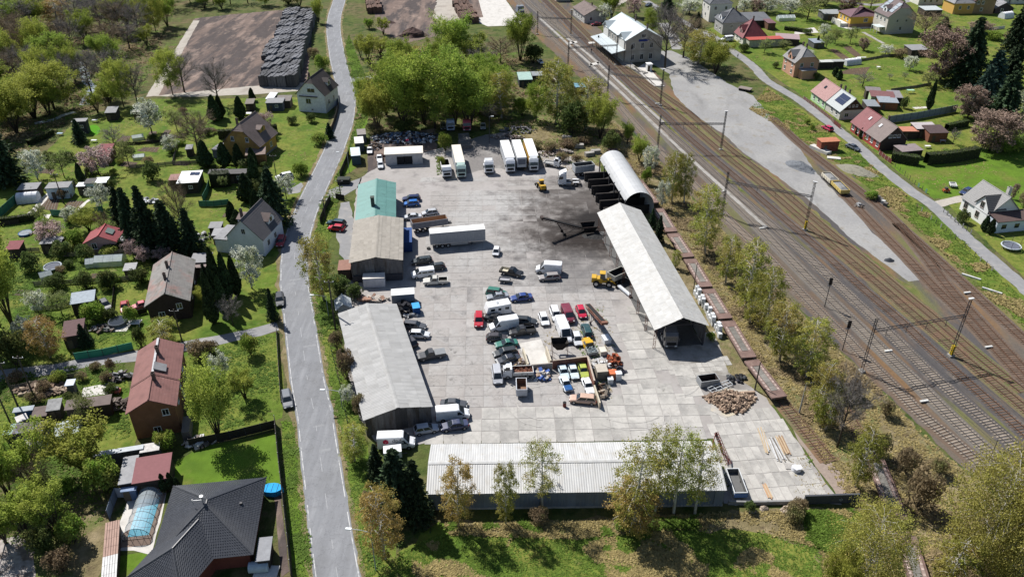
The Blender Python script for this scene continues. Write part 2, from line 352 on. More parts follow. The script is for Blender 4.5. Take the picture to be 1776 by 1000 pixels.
# lanes
patchlane=[
 ('lane',[(-60,668),(0,651),(91,640),(156,627),(234,617),(320,600),(390,587),(450,574),(492,562)],3.2,LANE,.03),
 ('lane',[(1120,2),(1160,25),(1195,43),(1235,62),(1258,80),(1305,114),(1330,140),(1383,172),(1435,211),(1491,256),(1525,288),(1580,331),(1620,358),(1670,406),(1721,451),(1776,498),(1850,565),(1950,665)],3.7,LANE,.04),
 ('lane',[(606,140),(625,137),(645,134)],4.5,LANE,.041),('lane',[(612,168),(628,166),(640,160)],3.,LANE,.041),
 ('lane',[(575,136),(560,144),(540,148)],3.,PALE,.036),
 ('lane',[(1620,356),(1650,348),(1680,342)],3,PALE,.038),
 ('lane',[(532,320),(512,330),(498,332)],4,LANE,.037),
 ('lane',[(1120,-30),(1090,-5),(1062,12)],4,PALE,.035),('lane',[(1176,86),(1166,62),(1150,40)],4.5,GRAV,.035),
 ('lane',[(1376,-25),(1440,-5),(1500,8),(1550,6),(1620,-8)],4,LANE,.036),
 ('footpath',[(62,405),(72,390),(82,372)],1.8,CONCW,.03),('footpath',[(52,372),(70,352),(86,335)],1.6,CONCW,.03),
 ('footpath',[(206,397),(212,384),(216,374)],.9,CONCW,.03),('footpath',[(135,366),(147,352),(156,346)],1.,CONCW,.03),
 ('footpath',[(1497,56),(1515,66),(1533,76)],1.5,OLDC,.03),('footpath',[(1585,188),(1608,186)],1.5,CONCW,.03)]
for n,pts,w,mt,z in patchlane:O(n,ribbon(MB(),GL(pts,2),w,z,jag=.35),mat=mt,kind='structure')
for pts,mt in [([(1378,60),(1378,52),(1412,48),(1420,57)],CONCW),([(1452,46),(1470,44),(1520,48),(1475,52)],CONCW),([(190,955),(222,866),(238,846),(290,850),(278,905),(262,962),(232,954)],CONCW),([(474,838),(484,838),(502,990),(488,1000)],DIRT),([(440,975),(470,975),(490,1010),(450,1010)],OLDC)]:
 patch('paving',pts,.03,mt,.1)
# vegetable beds
for k,pts in enumerate([[(68,362),(80,343),(104,343),(98,367)],[(110,360),(120,348),(146,349),(140,362)],[(200,246),(212,236),(228,236),(222,246)],[(252,246),(260,228),(272,228),(268,246)],[(276,240),(286,226),(297,226),(288,242)],[(237,262),(248,256),(277,255),(272,264)],[(388,247),(396,241),(412,241),(408,250)],[(385,376),(390,369),(402,370),(400,378)],[(62,300),(70,292),(96,294),(90,302)],[(205,288),(214,280),(240,282),(232,290)],[(300,286),(310,279),(332,281),(324,288)],[(152,482),(160,474),(196,474),(190,483)],[(20,512),(30,502),(60,504),(52,514)],[(225,382),(232,374),(252,376),(246,384)],[(60,236),(72,228),(96,230),(88,238)],[(348,228),(356,222),(372,222),(366,229)],[(1437,86),(1448,85),(1474,101),(1462,104)],[(1462,82),(1474,80),(1494,96),(1484,100)],[(1452,128),(1470,120),(1510,116),(1500,130)],[(139,690),(145,672),(190,664),(186,682)]]):
 P=patch('garden_bed',pts,.026,SOIL if k !=19 else CONCW,.15)
 if k<16:
  rb=MB();W=[G(*p) for p in pts]
  for q in range(1,6):
   a=W[0].lerp(W[3],q/6);b=W[1].lerp(W[2],q/6);rb.tube([a+Vector((0,0,.05)),b+Vector((0,0,.05))],.1,4)
  O('bed_ridges',rb,P,mat=plain((.24,.21,.17),var=.25))
patch('round_lawn',[(163+11*math.cos(a),225.5+9*math.sin(a)) for a in [k*math.pi/8 for k in range(16)]],.03,M('fresh_lawn',(.07,.22,.01),.95,.06,1,spec=.1),.05)
STONY=M('stony_ground',(.3,.27,.25),.95,.35,1.4,layers=[((.15,.12,.1),.5,.5,.6)])
patch('stony_ground',[(-60,960),(30,930),(62,950),(58,1040),(-80,1080)],.02,STONY,.8)
patch('brown_ground',[(100,1000),(150,900),(185,870),(200,880),(170,1000),(150,1060),(90,1080)],.02,SCRUB,.8)
STREAM=M('stream_water',(.3,.33,.36),.12,.3,1,spec=.8)
O('stream',ribbon(MB(),GL([(135,108),(146,125),(150,140),(158,150),(152,168),(145,182)],2),3.0,.03,jag=.8),mat=STREAM,kind='structure')
O('stream',ribbon(MB(),GL([(128,194),(110,200),(100,206),(60,214)],2),2.0,.03,jag=.8),mat=STREAM,kind='structure')

# ---------------------------------------------------------------- concrete slabs of the yard: each slab its own part
yard_slabs=thing('slab_paving','x','x');del yard_slabs['label'];del yard_slabs['category'];yard_slabs['kind']='structure'
slab_me={}
def slab_mesh(w,l,mat):
 k=(w,l,mat.name)
 if k not in slab_me:
  b=MB();g=.045 if 'concrete' in mat.name else .018;bv=.03 if 'concrete' in mat.name else .012
  x,y=w/2-g,l/2-g
  b.loft([[(-x,-y,-.02),(x,-y,-.02),(x,y,-.02),(-x,y,-.02)],[(-x,-y,.0),(x,-y,.0),(x,y,.0),(-x,y,.0)],[(-x+bv,-y+bv,.012),(x-bv,-y+bv,.012),(x-bv,y-bv,.012),(-x+bv,y-bv,.012)]])
  slab_me[k]=b.mesh('slab',mat)
 return slab_me[k]
SL_N=0;REST=MB()
def slabs(poly_px,ang,w,l,mat,z,skip=0.0,off=(0,0),cap=300):
 """slabs w x l metres whose centre lies in the outline; ang = direction of the w side"""
 global SL_N
 W=[G(*p) for p in poly_px];c=sum(W,Vector())/len(W);a=R(ang);u=Vector((math.cos(a),math.sin(a),0));v=Vector((-u.y,u.x,0));rnd=random.Random(len(poly_px)+int(w*100))
 cells=[]
 for i in range(-40,41):
  for j in range(-40,41):
   p=c+u*((i+off[0])*w)+v*((j+off[1])*l)
   if inside(p,W) and rnd.random()>=skip:cells.append(p)
 cells.sort(key=lambda p:p.y)
 for p in cells:
  dz=z+rnd.random()*(.014 if mat is SLABM else .005)
  if SL_N<cap:
   o=O('slab',slab_mesh(w,l,mat),yard_slabs,(p.x,p.y,dz),a);SL_N+=1
   o.rotation_euler=(rnd.uniform(-.004,.004),rnd.uniform(-.004,.004),a+rnd.uniform(-.006,.006))
  else:
   x,y=w/2-.05,l/2-.05
   REST.quad(*[p+u*sx*x+v*sy*y+Vector((0,0,dz+.012)) for sx,sy in ((-1,-1),(1,-1),(1,1),(-1,1))])
slabs([(748,768),(765,722),(880,712),(1000,706),(1060,690),(1130,655),(1225,700),(1238,768)],1.5,3.05,2.9,SLABM,.05,.0)
slabs([(1238,768),(1225,715),(1330,705),(1350,722),(1392,790),(1442,865),(1390,869),(1262,866)],6,1.32,2.95,SLABM,.05,.03)
slabs([(1075,528),(1108,530),(1168,640),(1215,640),(1225,690),(1080,660),(1100,620)],7,3.4,2.9,SLABM,.052,.05)
slabs([(1130,640),(1200,655),(1270,632),(1262,612),(1200,628)],7,1.1,1.4,SLABM,.052,.1)
slabs([(716,480),(735,400),(745,330),(1000,330),(1040,400),(1070,500),(1075,525),(1060,640),(1040,690),(760,705),(740,600)],2,3.3,2.95,YSLABM,.046,.04)
slabs([(700,318),(1000,318),(1010,300),(760,305)],2,3.3,2.95,YSLABM,.046,.04)
O('slabs',REST,yard_slabs,mat=YSLABM,kind='stuff')

# tyre marks turning over the slabs
tm=MB();rr=random.Random(8)
for k in range(16):
 c=G(rr.uniform(900,1200),rr.uniform(640,745));a0=rr.uniform(0,6.28);q=rr.uniform(4,16);da=rr.uniform(.5,1.5)
 for d in (0,1.7):
  L=[Vector((c.x+(q+d)*math.cos(a0+da*i/14),c.y+(q+d)*math.sin(a0+da*i/14),0)) for i in range(15)]
  W=[PIX(p) for p in L]
  if all(770<x<1215 and 655<y<760 for x,y in W):ribbon(tm,L,.22,.094+k*.0012+d*.0003)
O('tyre_marks',tm,mat=M('tyre_mark',(.33,.318,.296),.95,.2,.8,layers=[((.36,.345,.325),.7,.42,.56)]),kind='structure')
# ---------------------------------------------------------------- railway tracks
SLEEPW=M('timber_sleeper',(.13,.085,.06),.9,.25,2,orand=.3)
SLEEPC=M('concrete_sleeper',(.25,.21,.17),.9,.2,2,orand=.2)
RAILM=M('rusty_rail',(.13,.075,.05),.55,.2,1,metal=.3)
RAILS=M('polished_rail',(.2,.18,.17),.35,.2,1,metal=.6)
def bedm(k):return [M('bed_brown',(.115,.083,.062),.95,.2,4,layers=[((.12,.1,.085),.3,.5,.65)],bump=.3),M('bed_grey',(.12,.108,.096),.95,.2,4,layers=[((.14,.125,.11),.3,.5,.65)],bump=.3),M('bed_dark',(.075,.069,.068),.95,.25,4,layers=[((.13,.11,.095),.3,.5,.65)],bump=.3),M('bed_grassy',(.13,.11,.06),.95,.25,3,layers=[((.1,.12,.035),.2,.48,.6),((.16,.1,.06),.4,.5,.6)],bump=.3)][k]
sl_me={}
def sleeper_mesh(mat):
 if mat.name not in sl_me:
  b=MB();b.loft([[(-.13,-1.25,-.1),(.13,-1.25,-.1),(.13,1.25,-.1),(-.13,1.25,-.1)],[(-.12,-1.25,.06),(.12,-1.25,.06),(.12,1.25,.06),(-.12,1.25,.06)]]);sl_me[mat.name]=b.mesh('sleeper',mat)
 return sl_me[mat.name]
SPENT=0
def track(pts,bed,smat,near=455,rmat=RAILM,h=.16,bw=3.6,root=None,sp=.62):
 line=GL(pts,1.5)
 r=bpy.data.objects.new('railway_track',None);col.objects.link(r);r['kind']='structure'
 b=MB();A,B=offs(line,-bw/2),offs(line,bw/2);C,D=offs(line,-1.5),offs(line,1.5)
 for i in range(len(line)-1):
  up=Vector((0,0,h));lo=Vector((0,0,.02))
  b.quad(A[i]+lo,C[i]+up,C[i+1]+up,A[i+1]+lo);b.quad(C[i]+up,D[i]+up,D[i+1]+up,C[i+1]+up);b.quad(D[i]+up,B[i]+lo,B[i+1]+lo,D[i+1]+up)
 O('ballast_bed',b,r,mat=bedm(bed))
 for s in (-.75,.75):
  m=MB();e=offs(line,s-.036);f=offs(line,s+.036);z0,z1=h+.04,h+.2
  for i in range(len(line)-1):
   q=[(e[i],z0),(e[i],z1),(f[i],z1),(f[i],z0)];w=[(e[i+1],z0),(e[i+1],z1),(f[i+1],z1),(f[i+1],z0)]
   for k in range(3):m.quad(*[(p.x,p.y,z) for p,z in (q[k],q[k+1],w[k+1],w[k])])
  O('rail',m,r,mat=rmat)
 d=0;nxt=0;far=MB();n=0;spots=[]
 for i in range(len(line)-1):
  seg=line[i+1]-line[i];L=seg.length
  while nxt<d+L:
   spots.append((line[i]+seg*((nxt-d)/L),math.atan2(seg.y,seg.x)));nxt+=sp
  d+=L
 rnd=random.Random(9)
 for p,a in sorted(spots,key=lambda q:q[0].y):
  x,y=PIX(p)
  a+=rnd.uniform(-.02,.02)
  if y>near and n<290 and-20<x<1800 and y<1010:
   O('sleeper',sleeper_mesh(smat),r,(p.x,p.y,h+.02+rnd.uniform(-.02,.01)),a);n+=1
  elif y<1100:
   u=Vector((math.cos(a),math.sin(a),0))*.12;v=Vector((-u.y,u.x,0)).normalized()*1.25;q=Vector((p.x,p.y,h+.06))
   far.quad(q-u-v,q+u-v,q+u+v,q-u+v)
 if far.f:O('sleepers',far,r,mat=smat,kind='stuff')
 return r
track([(880,-20),(896,0),(932,44),(984,91),(1049,156),(1106,221),(1140,258),(1200,318),(1254,373),(1326,442),(1382,502),(1430,551),(1466,586),(1503,625),(1555,677),(1599,721),(1646,760),(1703,810),(1776,878),(1860,960)],0,SLEEPC,rmat=RAILS)
track([(893,-20),(911,0),(950,34),(997,73),(1067,146),(1130,208),(1169,250),(1200,281),(1286,364),(1326,405),(1370,450),(1417,498),(1456,536),(1495,573),(1534,612),(1586,661),(1638,713),(1682,755),(1732,800),(1850,915)],1,SLEEPC,rmat=RAILS)
track([(905,-20),(925,0),(965,40),(1005,82),(1062,138),(1140,213),(1187,254),(1260,322),(1328,382),(1400,446),(1456,498),(1521,558),(1573,609),(1625,659),(1682,708),(1742,760),(1850,862)],2,SLEEPC,rmat=RAILS)
track([(920,-20),(948,5),(1000,56),(1036,92),(1098,152),(1156,203),(1195,240),(1270,303),(1330,355),(1420,432),(1495,500),(1560,555),(1612,604),(1664,651),(1716,697),(1776,750),(1860,826)],2,SLEEPW,h=.1)
track([(936,-20),(975,18),(1020,62),(1062,104),(1109,146),(1166,192),(1226,243),(1270,280),(1330,328),(1430,415),(1531,500),(1586,547),(1638,591),(1690,636),(1776,708),(1860,780)],3,SLEEPW,h=.07)
track([(1078,114),(1130,151),(1187,190),(1265,257),(1326,305),(1430,395),(1500,452),(1568,509),(1625,556),(1700,620),(1776,680)],3,SLEEPW,h=.03,near=900)
track([(1462,337),(1474,347),(1518,393),(1573,448),(1622,500),(1672,547),(1716,594),(1755,636),(1830,715)],0,SLEEPW,h=.06)
track([(1340,205),(1388,250),(1451,300),(1508,345),(1555,386),(1600,440),(1646,500),(1698,557),(1742,605),(1776,642),(1850,722)],0,SLEEPW,h=.08)
track([(1556,388),(1612,438),(1664,486),(1690,510),(1716,534),(1776,589),(1850,655)],0,SLEEPW,h=.08)
track([(1048,240),(1072,276),(1106,317),(1140,362),(1166,404),(1195,448),(1226,500),(1260,555),(1301,623),(1352,690),(1400,750),(1440,800)],3,SLEEPW,h=.05,near=660)
track([(1410,620),(1443,668),(1480,735),(1520,800),(1548,870),(1572,930),(1600,1010),(1625,1100)],3,SLEEPW,h=.05,near=660)
# platform kerbs between the running lines
def kerb_line(name,pts,w,z0,z1,mat,kind='structure'):
 L=GL(pts,3);m=MB();A,B=offs(L,-w/2),offs(L,w/2)
 for i in range(len(L)-1):
  a,b,c,d=A[i],B[i],B[i+1],A[i+1]
  f=lambda p,z:(p.x,p.y,z)
  m.quad(f(a,z1),f(b,z1),f(c,z1),f(d,z1));m.quad(f(a,z0),f(a,z1),f(d,z1),f(d,z0));m.quad(f(b,z0),f(c,z0),f(c,z1),f(b,z1))
 return O(name,m,mat=mat,kind=kind)
kerb_line('platform',[(935,32),(985,78),(1036,124),(1100,184),(1130,214),(1196,276),(1262,336),(1329,397)],1.1,0,.42,OLDC)
kerb_line('platform',[(984,68),(1026,101),(1088,158),(1130,196),(1150,214)],1.1,0,.42,OLDC)
kerb_line('platform',[(1094,110),(1112,128),(1136,150),(1152,150)],.5,0,.3,CONCW)
kerb_line('platform',[(1035,70),(1060,92),(1098,118),(1120,128)],2.2,0,.3,OLDC)
patch('platform_crossing',[(1022,76),(1036,72),(1092,112),(1075,120)],.06,LANE,.1)
for pts in ([(1024,112),(1040,109),(1037,114),(1021,116)],[(985,75),(1000,73),(1002,76),(988,78)],[(1020,75),(1030,74),(1032,77),(1022,78)]):
 W=[G(*p) for p in pts];m=MB();m.prism([(p.x,p.y) for p in W],.1,.42);O('track_crossing',m,mat=CONCW,kind='structure')
# ================================================================ BUILDINGS
def V(*a):return Vector(a)
def roof_rows(mb,L,W,he,hr,oe,og,tS,tN,rows,step=.03,th=.14,tiles=0.0):
 """pitched roof in local axes (ridge along x). tS / tN: 1 gable, 0 full hip, between = half hip, at the -x / +x end"""
 hw=W/2+oe;zl=he-oe*(hr-he)/(W/2);X=L/2+og;sl=math.hypot(hw,hr-zl)
 xe=lambda t,te:X-max(0,t-te)*hw
 zt=lambda t:zl+(hr-zl)*t
 for s in (-1,1):
  nrm=V(0,s*(hr-zl),hw).normalized()
  for i in range(rows):
   t0,t1=i/rows,(i+1)/rows
   a,b=V(-xe(t0,tS),s*hw*(1-t0),zt(t0)),V(xe(t0,tN),s*hw*(1-t0),zt(t0))
   c,d=V(xe(t1,tN),s*hw*(1-t1),zt(t1)),V(-xe(t1,tS),s*hw*(1-t1),zt(t1))
   if tiles:
    n=max(1,int((b-a).length/tiles))
    for k in range(n):
     p0,p1,q0,q1=a.lerp(b,k/n),a.lerp(b,(k+1)/n),d.lerp(c,k/n),d.lerp(c,(k+1)/n)
     m0,m1=p0.lerp(p1,.5)+nrm*(step+.07),q0.lerp(q1,.5)+nrm*.07
     mb.quad(p0+nrm*step,m0,m1,q0);mb.quad(m0,p1+nrm*step,q1,m1);mb.poly([p0,p1,p1+nrm*step,m0,p0+nrm*step])
   else:
    mb.quad(a+nrm*step,b+nrm*step,c,d);mb.quad(a,b,b+nrm*step,a+nrm*step)
  a,b,c,d=V(-X,s*hw,zl),V(X,s*hw,zl),V(xe(1,tN),0,hr),V(-xe(1,tS),0,hr)
  e0,e1=V(xe(tN,tN),s*hw*(1-tN),zt(tN)),V(-xe(tS,tS),s*hw*(1-tS),zt(tS))
  dn=nrm*-th;mb.poly([p+dn for p in (a,b,e0,c,d,e1)]);mb.quad(a,b,b+dn,a+dn)
  mb.quad(b,e0,e0+dn,b+dn);mb.quad(a,e1,e1+dn,a+dn)
 for sx,te in ((-1,tS),(1,tN)):
  if te>=1:continue
  hs=(hr-zl)*(1-te)/(hw*(1-te)) if te<1 else 1
  nrm=V(sx*(hr-zl),0,hw).normalized();rr=max(2,int(rows*(1-te)))
  for i in range(rr):
   t0,t1=te+(1-te)*i/rr,te+(1-te)*(i+1)/rr
   a,b=V(sx*xe(t0,te),-hw*(1-t0),zt(t0)),V(sx*xe(t0,te),hw*(1-t0),zt(t0))
   c,d=V(sx*xe(t1,te),hw*(1-t1),zt(t1)),V(sx*xe(t1,te),-hw*(1-t1),zt(t1))
   if tiles:
    n=max(1,int((b-a).length/tiles))
    for k in range(n):
     p0,p1,q0,q1=a.lerp(b,k/n),a.lerp(b,(k+1)/n),d.lerp(c,k/n),d.lerp(c,(k+1)/n)
     m0,m1=p0.lerp(p1,.5)+nrm*(step+.07),q0.lerp(q1,.5)+nrm*.07
     mb.quad(p0+nrm*step,m0,m1,q0);mb.quad(m0,p1+nrm*step,q1,m1);mb.poly([p0,p1,p1+nrm*step,m0,p0+nrm*step])
   else:
    mb.quad(a+nrm*step,b+nrm*step,c,d);mb.quad(a,b,b+nrm*step,a+nrm*step)
 # ridge and hip caps
 cap=[V(-xe(1,tS),0,hr+.05),V(xe(1,tN),0,hr+.05)];mb.tube(cap,.12,6)
 for sx,te in ((-1,tS),(1,tN)):
  if te<1:
   for s in (-1,1):mb.tube([V(sx*X,s*hw*(1-te),zt(te)+.05),V(sx*xe(1,te),0,hr+.05)],.1,5)
def wall_body(L,W,he,hr,tS,tN,z0=0.0):
 mb=MB();x,y=L/2,W/2
 c=[(-x,-y),(x,-y),(x,y),(-x,y)]
 for i in range(4):
  a,b=c[i],c[(i+1) % 4];mb.quad((*a,z0),(*b,z0),(*b,he),(*a,he))
 for sx,te in ((-1,tS),(1,tN)):
  if te>0:mb.poly([(sx*x,-y,he),(sx*x,y,he),(sx*x,y*(1-te),he+(hr-he)*te),(sx*x,-y*(1-te),he+(hr-he)*te)])
 return mb
WIN_ME={}
def window(parent,face,u,z,w,h,L,W,frame=(.7,.7,.68),name='window'):
 k=(name,w,h,frame)
 if k not in WIN_ME:
  f=MB();t=.09
  for a in ((-w/2-t,w/2+t,-h/2-t,-h/2),(-w/2-t,w/2+t,h/2,h/2+t),(-w/2-t,-w/2,-h/2,h/2),(w/2,w/2+t,-h/2,h/2),(-.03,.03,-h/2,h/2)):f.box(a[0],a[1],-.04,.07,a[2],a[3])
  f.box(-w/2-.15,w/2+.15,-.02,.14,-h/2-t-.05,-h/2-t)
  p=MB();p.box(-w/2,w/2,-.03,.025,-h/2,h/2)
  WIN_ME[k]=(f.mesh(name,plain(frame)),p.mesh('pane',GLASS))
 loc,rz={'R':((u,-W/2,z),math.pi),'L':((u,W/2,z),0),'N':((L/2,u,z),-math.pi/2),'S':((-L/2,u,z),math.pi/2)}[face]
 o=O(name,WIN_ME[k][0],parent,loc,rz);O('pane',WIN_ME[k][1],o);return o
def chimney(parent,x,y,z0,z1,m,w=.5):
 b=MB();b.box(x-w/2,x+w/2,y-w/2,y+w/2,z0,z1);b.box(x-w/2-.06,x+w/2+.06,y-w/2-.06,y+w/2+.06,z1-.14,z1)
 b.cyl((x,y,z1+.1),.12,.25,8);return O('chimney',b,parent,mat=m)
def house(name,label,cat,c,ang,L,W,he,hr,wall,roof,tS=1,tN=1,oe=.45,og=.35,rows=None,win=(),chim=(),group=None,frame=(.7,.7,.68),plinth=None,step=.035,tiles=0.0,door=None):
 t=thing(name,label,cat,(c[0],c[1],0),R(ang),group)
 sl=math.hypot(W/2,hr-he)
 O('wall',wall_body(L,W,he,hr,tS,tN),t,mat=wall)
 rb=MB();roof_rows(rb,L,W,he,hr,oe,og,tS,tN,rows or max(4,int(sl/.42)),step,tiles=tiles)
 rf=O('roof',rb,t,mat=roof)
 if plinth:
  b=MB();b.box(-L/2-.03,L/2+.03,-W/2-.03,W/2+.03,0,.7);O('plinth',b,t,mat=plinth)
 for w in win:window(t,w[0],w[1],w[2],w[3] if len(w)>3 else 1.0,w[4] if len(w)>4 else 1.3,L,W,frame)
 for x,y,z1 in chim:chimney(rf,x,y,he,z1,plain((.12,.09,.08)))
 if door:
  f,u=door;b=MB();b.box(-.5,.5,-.03,.06,0,2.05);loc,rz={'R':((u,-W/2,0),math.pi),'L':((u,W/2,0),0),'N':((L/2,u,0),-math.pi/2),'S':((-L/2,u,0),math.pi/2)}[f]
  O('door',b,t,loc,rz,mat=plain((.12,.07,.04)))
 return t
def dormer(t,x,s,L,W,he,hr,dw,dh,wallm,roofm,name='dormer',y0=.85,peak=.9,win=True):
 """gabled dormer breaking the slope on side s (+1 = +y)"""
 y=s*W/2*y0;z0=he+(hr-he)*(1-y0);b=MB();yi=s*W/2*.05
 b.quad((x-dw/2,y,z0-.3),(x+dw/2,y,z0-.3),(x+dw/2,y,z0+dh),(x-dw/2,y,z0+dh))
 for sx in (-1,1):b.quad((x+sx*dw/2,y,z0-.3),(x+sx*dw/2,y,z0+dh),(x+sx*dw/2,yi,z0+dh),(x+sx*dw/2,yi,z0-.3))
 b.poly([(x-dw/2,y,z0+dh),(x+dw/2,y,z0+dh),(x,y,z0+dh+peak)])
 d=O(name,b,t,mat=wallm);r=MB()
 for sx in (-1,1):
  a=[(x+sx*(dw/2+.25),y+s*.25,z0+dh-.2),(x,y+s*.25,z0+dh+peak),(x,yi,z0+dh+peak),(x+sx*(dw/2+.25),yi,z0+dh-.2)]
  r.poly([(p[0],p[1],p[2]+.1) for p in a]);r.poly(a);r.quad(a[0],a[1],(*a[1][:2],a[1][2]+.1),(*a[0][:2],a[0][2]+.1))
 O('dormer_roof',r,d,mat=roofm)
 if win:
  w=MB();w.box(x-.5,x+.5,min(y,y+s*.05),max(y,y+s*.05),z0+.2,z0+1.3);O('pane',w,d,mat=GLASS)
def hut(name,label,cat,bb,h,ang,wall,roof,pitch=0.0,rows=0,door=True,wins=1,group=None,hw=None,oh=.2):
 """small flat or lean-to building; bb = outline of its roof in the photograph"""
 x0,y0,x1,y1=bb;a=G(x0,(y0+y1)/2,h);b=G(x1,(y0+y1)/2,h);d0=G((x0+x1)/2,y0,h);d1=G((x0+x1)/2,y1,h)
 L=(b-a).length;W=(d0-d1).length;c=(d0+d1)/2;sa=abs(math.sin(R(ang)))
 W=max(.8,W-L*sa*.8)
 t=thing(name,label,cat,(c.x,c.y,0),R(ang),group);hh=h-.12
 l,w=L/2-oh,W/2-oh
 b=MB();dz=pitch*W/2
 vs=[(-l,-w,0),(l,-w,0),(l,w,0),(-l,w,0),(-l,-w,hh-dz),(l,-w,hh-dz),(l,w,hh+dz),(-l,w,hh+dz)]
 b.add(vs,[(4,5,6,7),(0,1,5,4),(1,2,6,5),(2,3,7,6),(3,0,4,7)]);O('wall',b,t,mat=wall)
 r=MB();L2,W2=L/2,W/2
 if rows:
  for i in range(rows):
   ya,yb=-W2+W*i/rows,-W2+W*(i+1)/rows;za,zb=hh+pitch*ya,hh+pitch*yb
   r.quad((-L2,ya,za+.14),(L2,ya,za+.14),(L2,yb,zb+.1),(-L2,yb,zb+.1));r.quad((-L2,ya,za),(L2,ya,za),(L2,ya,za+.14),(-L2,ya,za+.14))
  r.quad((-L2,-W2,hh-dz),(L2,-W2,hh-dz),(L2,W2,hh+dz),(-L2,W2,hh+dz))
 else:
  r.add([(-L2,-W2,hh-dz),(L2,-W2,hh-dz),(L2,W2,hh+dz),(-L2,W2,hh+dz),(-L2,-W2,hh-dz+.12),(L2,-W2,hh-dz+.12),(L2,W2,hh+dz+.12),(-L2,W2,hh+dz+.12)],[(0,3,2,1),(4,5,6,7),(0,1,5,4),(1,2,6,5),(2,3,7,6),(3,0,4,7)])
 O('roof',r,t,mat=roof)
 if door and L>2:
  d=MB();d.box(-.45,.45,-.06,.02,0,min(1.95,hh-dz-.1));O('door',d,t,(-l*.45,-w,0),mat=plain((.1,.08,.06)))
 for k in range(wins if L>2.4 else 0):window(t,'R',l*(.25+.55*k),hh*.6,.8,.7,2*l,2*w)
 return t
# ---------------------------------------------------------------- sheet-clad sheds: every roofing sheet and cladding sheet is a part
def sheet_mesh(w,l,amp,n,mat,name='roof_sheet'):
 b=MB();prof=[]
 for i in range(n+1):
  x=-w/2+w*i/n;prof.append((x,amp if i % 2 else 0.0))
 for (xa,za),(xb,zb) in zip(prof,prof[1:]):b.quad((xa,-l/2,za+.03),(xb,-l/2,zb+.03),(xb,l/2,zb),(xa,l/2,za))
 b.quad((-w/2,-l/2,-.03),(w/2,-l/2,-.03),(w/2,-l/2,.03),(-w/2,-l/2,.03))
 return b.mesh(name,mat)
def sheet_roof(t,L,W,he,hr,oe,og,rows,sw,mat,amp=.05,n=6,rnd=None,rows2=None):
 rnd=rnd or random.Random(5);hw=W/2+oe;zl=he-oe*(hr-he)/(W/2);Lt=L+2*og;nc=max(1,round(Lt/sw));w=Lt/nc
 for s in (-1,1):
  rw=rows if s<0 else (rows2 or rows);sl=math.hypot(hw,hr-zl)/rw;me=sheet_mesh(w,sl+.08,amp,n,mat)
  pitch=math.atan2(hr-zl,hw)
  for j in range(rw):
   f=(j+.5)/rw;y=s*hw*(1-f);z=zl+(hr-zl)*f+.02*(j % 2)
   for i in range(nc):
    o=O('roof_sheet',me,t,(-Lt/2+w*(i+.5),y,z+rnd.uniform(0,.012)))
    o.rotation_euler=(pitch+rnd.uniform(-.003,.003),rnd.uniform(-.004,.004),0 if s<0 else math.pi) if s<0 else (pitch+rnd.uniform(-.003,.003),rnd.uniform(-.004,.004),math.pi)
 c=MB()
 for s in (-1,1):c.quad((-Lt/2,0,hr+.11),(Lt/2,0,hr+.11),(Lt/2,s*.35,hr+.1-.35*(hr-zl)/hw),(-Lt/2,s*.35,hr+.1-.35*(hr-zl)/hw))
 O('ridge_cap',c,t,mat=mat)
def clad_wall(t,face,L,W,he,hr,mat,u0=None,u1=None,sw=1.0,z0=.1,top=None,amp=.04):
 """vertical cladding sheets on one face; gable faces follow the slope"""
 half=(L if face in 'LR' else W)/2;u0=-half if u0 is None else u0;u1=half if u1 is None else u1
 n=max(1,round((u1-u0)/sw));rnd=random.Random(int(half*10))
 for i in range(n):
  a,b=u0+(u1-u0)*i/n,u0+(u1-u0)*(i+1)/n
  zt=(lambda u:he-.05) if face in 'LR' else (lambda u:he+(hr-he)*(1-abs(u)/half)-.08)
  m=MB();k=5
  for q in range(k):
   p,r=a+(b-a)*q/k,a+(b-a)*(q+1)/k;d0,d1=(amp if q % 2 else 0),(amp if q % 2==0 else 0)
   m.quad((p,d0,z0),(r,d1,z0),(r,d1,zt(r)),(p,d0,zt(p)))
  loc,rz={'R':((0,-W/2,0),math.pi),'L':((0,W/2,0),0),'N':((L/2,0,0),-math.pi/2),'S':((-L/2,0,0),math.pi/2)}[face]
  O('cladding_sheet',m,t,loc,rz+rnd.uniform(-.002,.002),mat=mat)
def posts(t,L,W,h,ys,n,w,mat,lattice=False):
 b=MB()
 if lattice:
  for d in (-.22,.22):b.boxc((0,d,h/2),(.09,.06,h))
  for k in range(int(h/.5)):b.boxc((0,0,.3+k*.5),(.05,.5,.05),rx=.75 if k % 2 else-.75)
 else:b.boxc((0,0,h/2),(w,w,h))
 me=b.mesh('post',mat)
 for y in ys:
  for i in range(n):O('post',me,t,(-L/2+.4+(L-.8)*i/(n-1),y,0))
ROOF_L=M('weathered_cement_sheet',(.36,.357,.35),.9,.08,.7,orand=.06,layers=[((.29,.285,.275),.35,.5,.68),((.2,.19,.175),1.2,.66,.8)],streak=(.8,(1.5,.12,1),.08),spec=.2)
ROOF_B=M('brownish_cement_sheet',(.31,.285,.25),.9,.1,.8,orand=.07,layers=[((.24,.22,.19),.4,.5,.66)],spec=.2)
ROOF_W=M('white_metal_sheet',(.415,.412,.4),.6,.06,.8,orand=.05,spec=.3,streak=(.9,(1.5,.15,1),.07),layers=[((.36,.35,.33),.5,.48,.66),((.28,.25,.22),1.3,.66,.8)])
ROOF_F=M('white_ribbed_sheet',(.425,.425,.42),.55,.06,1.2,orand=.04,spec=.3,streak=(1.2,(2,.15,1),.09),layers=[((.36,.345,.32),.6,.5,.7),((.25,.21,.17),1.6,.66,.8)])
ROOF_G=M('green_metal_roof',(.1,.23,.21),.6,.08,.8,orand=.07,spec=.35,layers=[((.06,.14,.13),.8,.58,.75)])
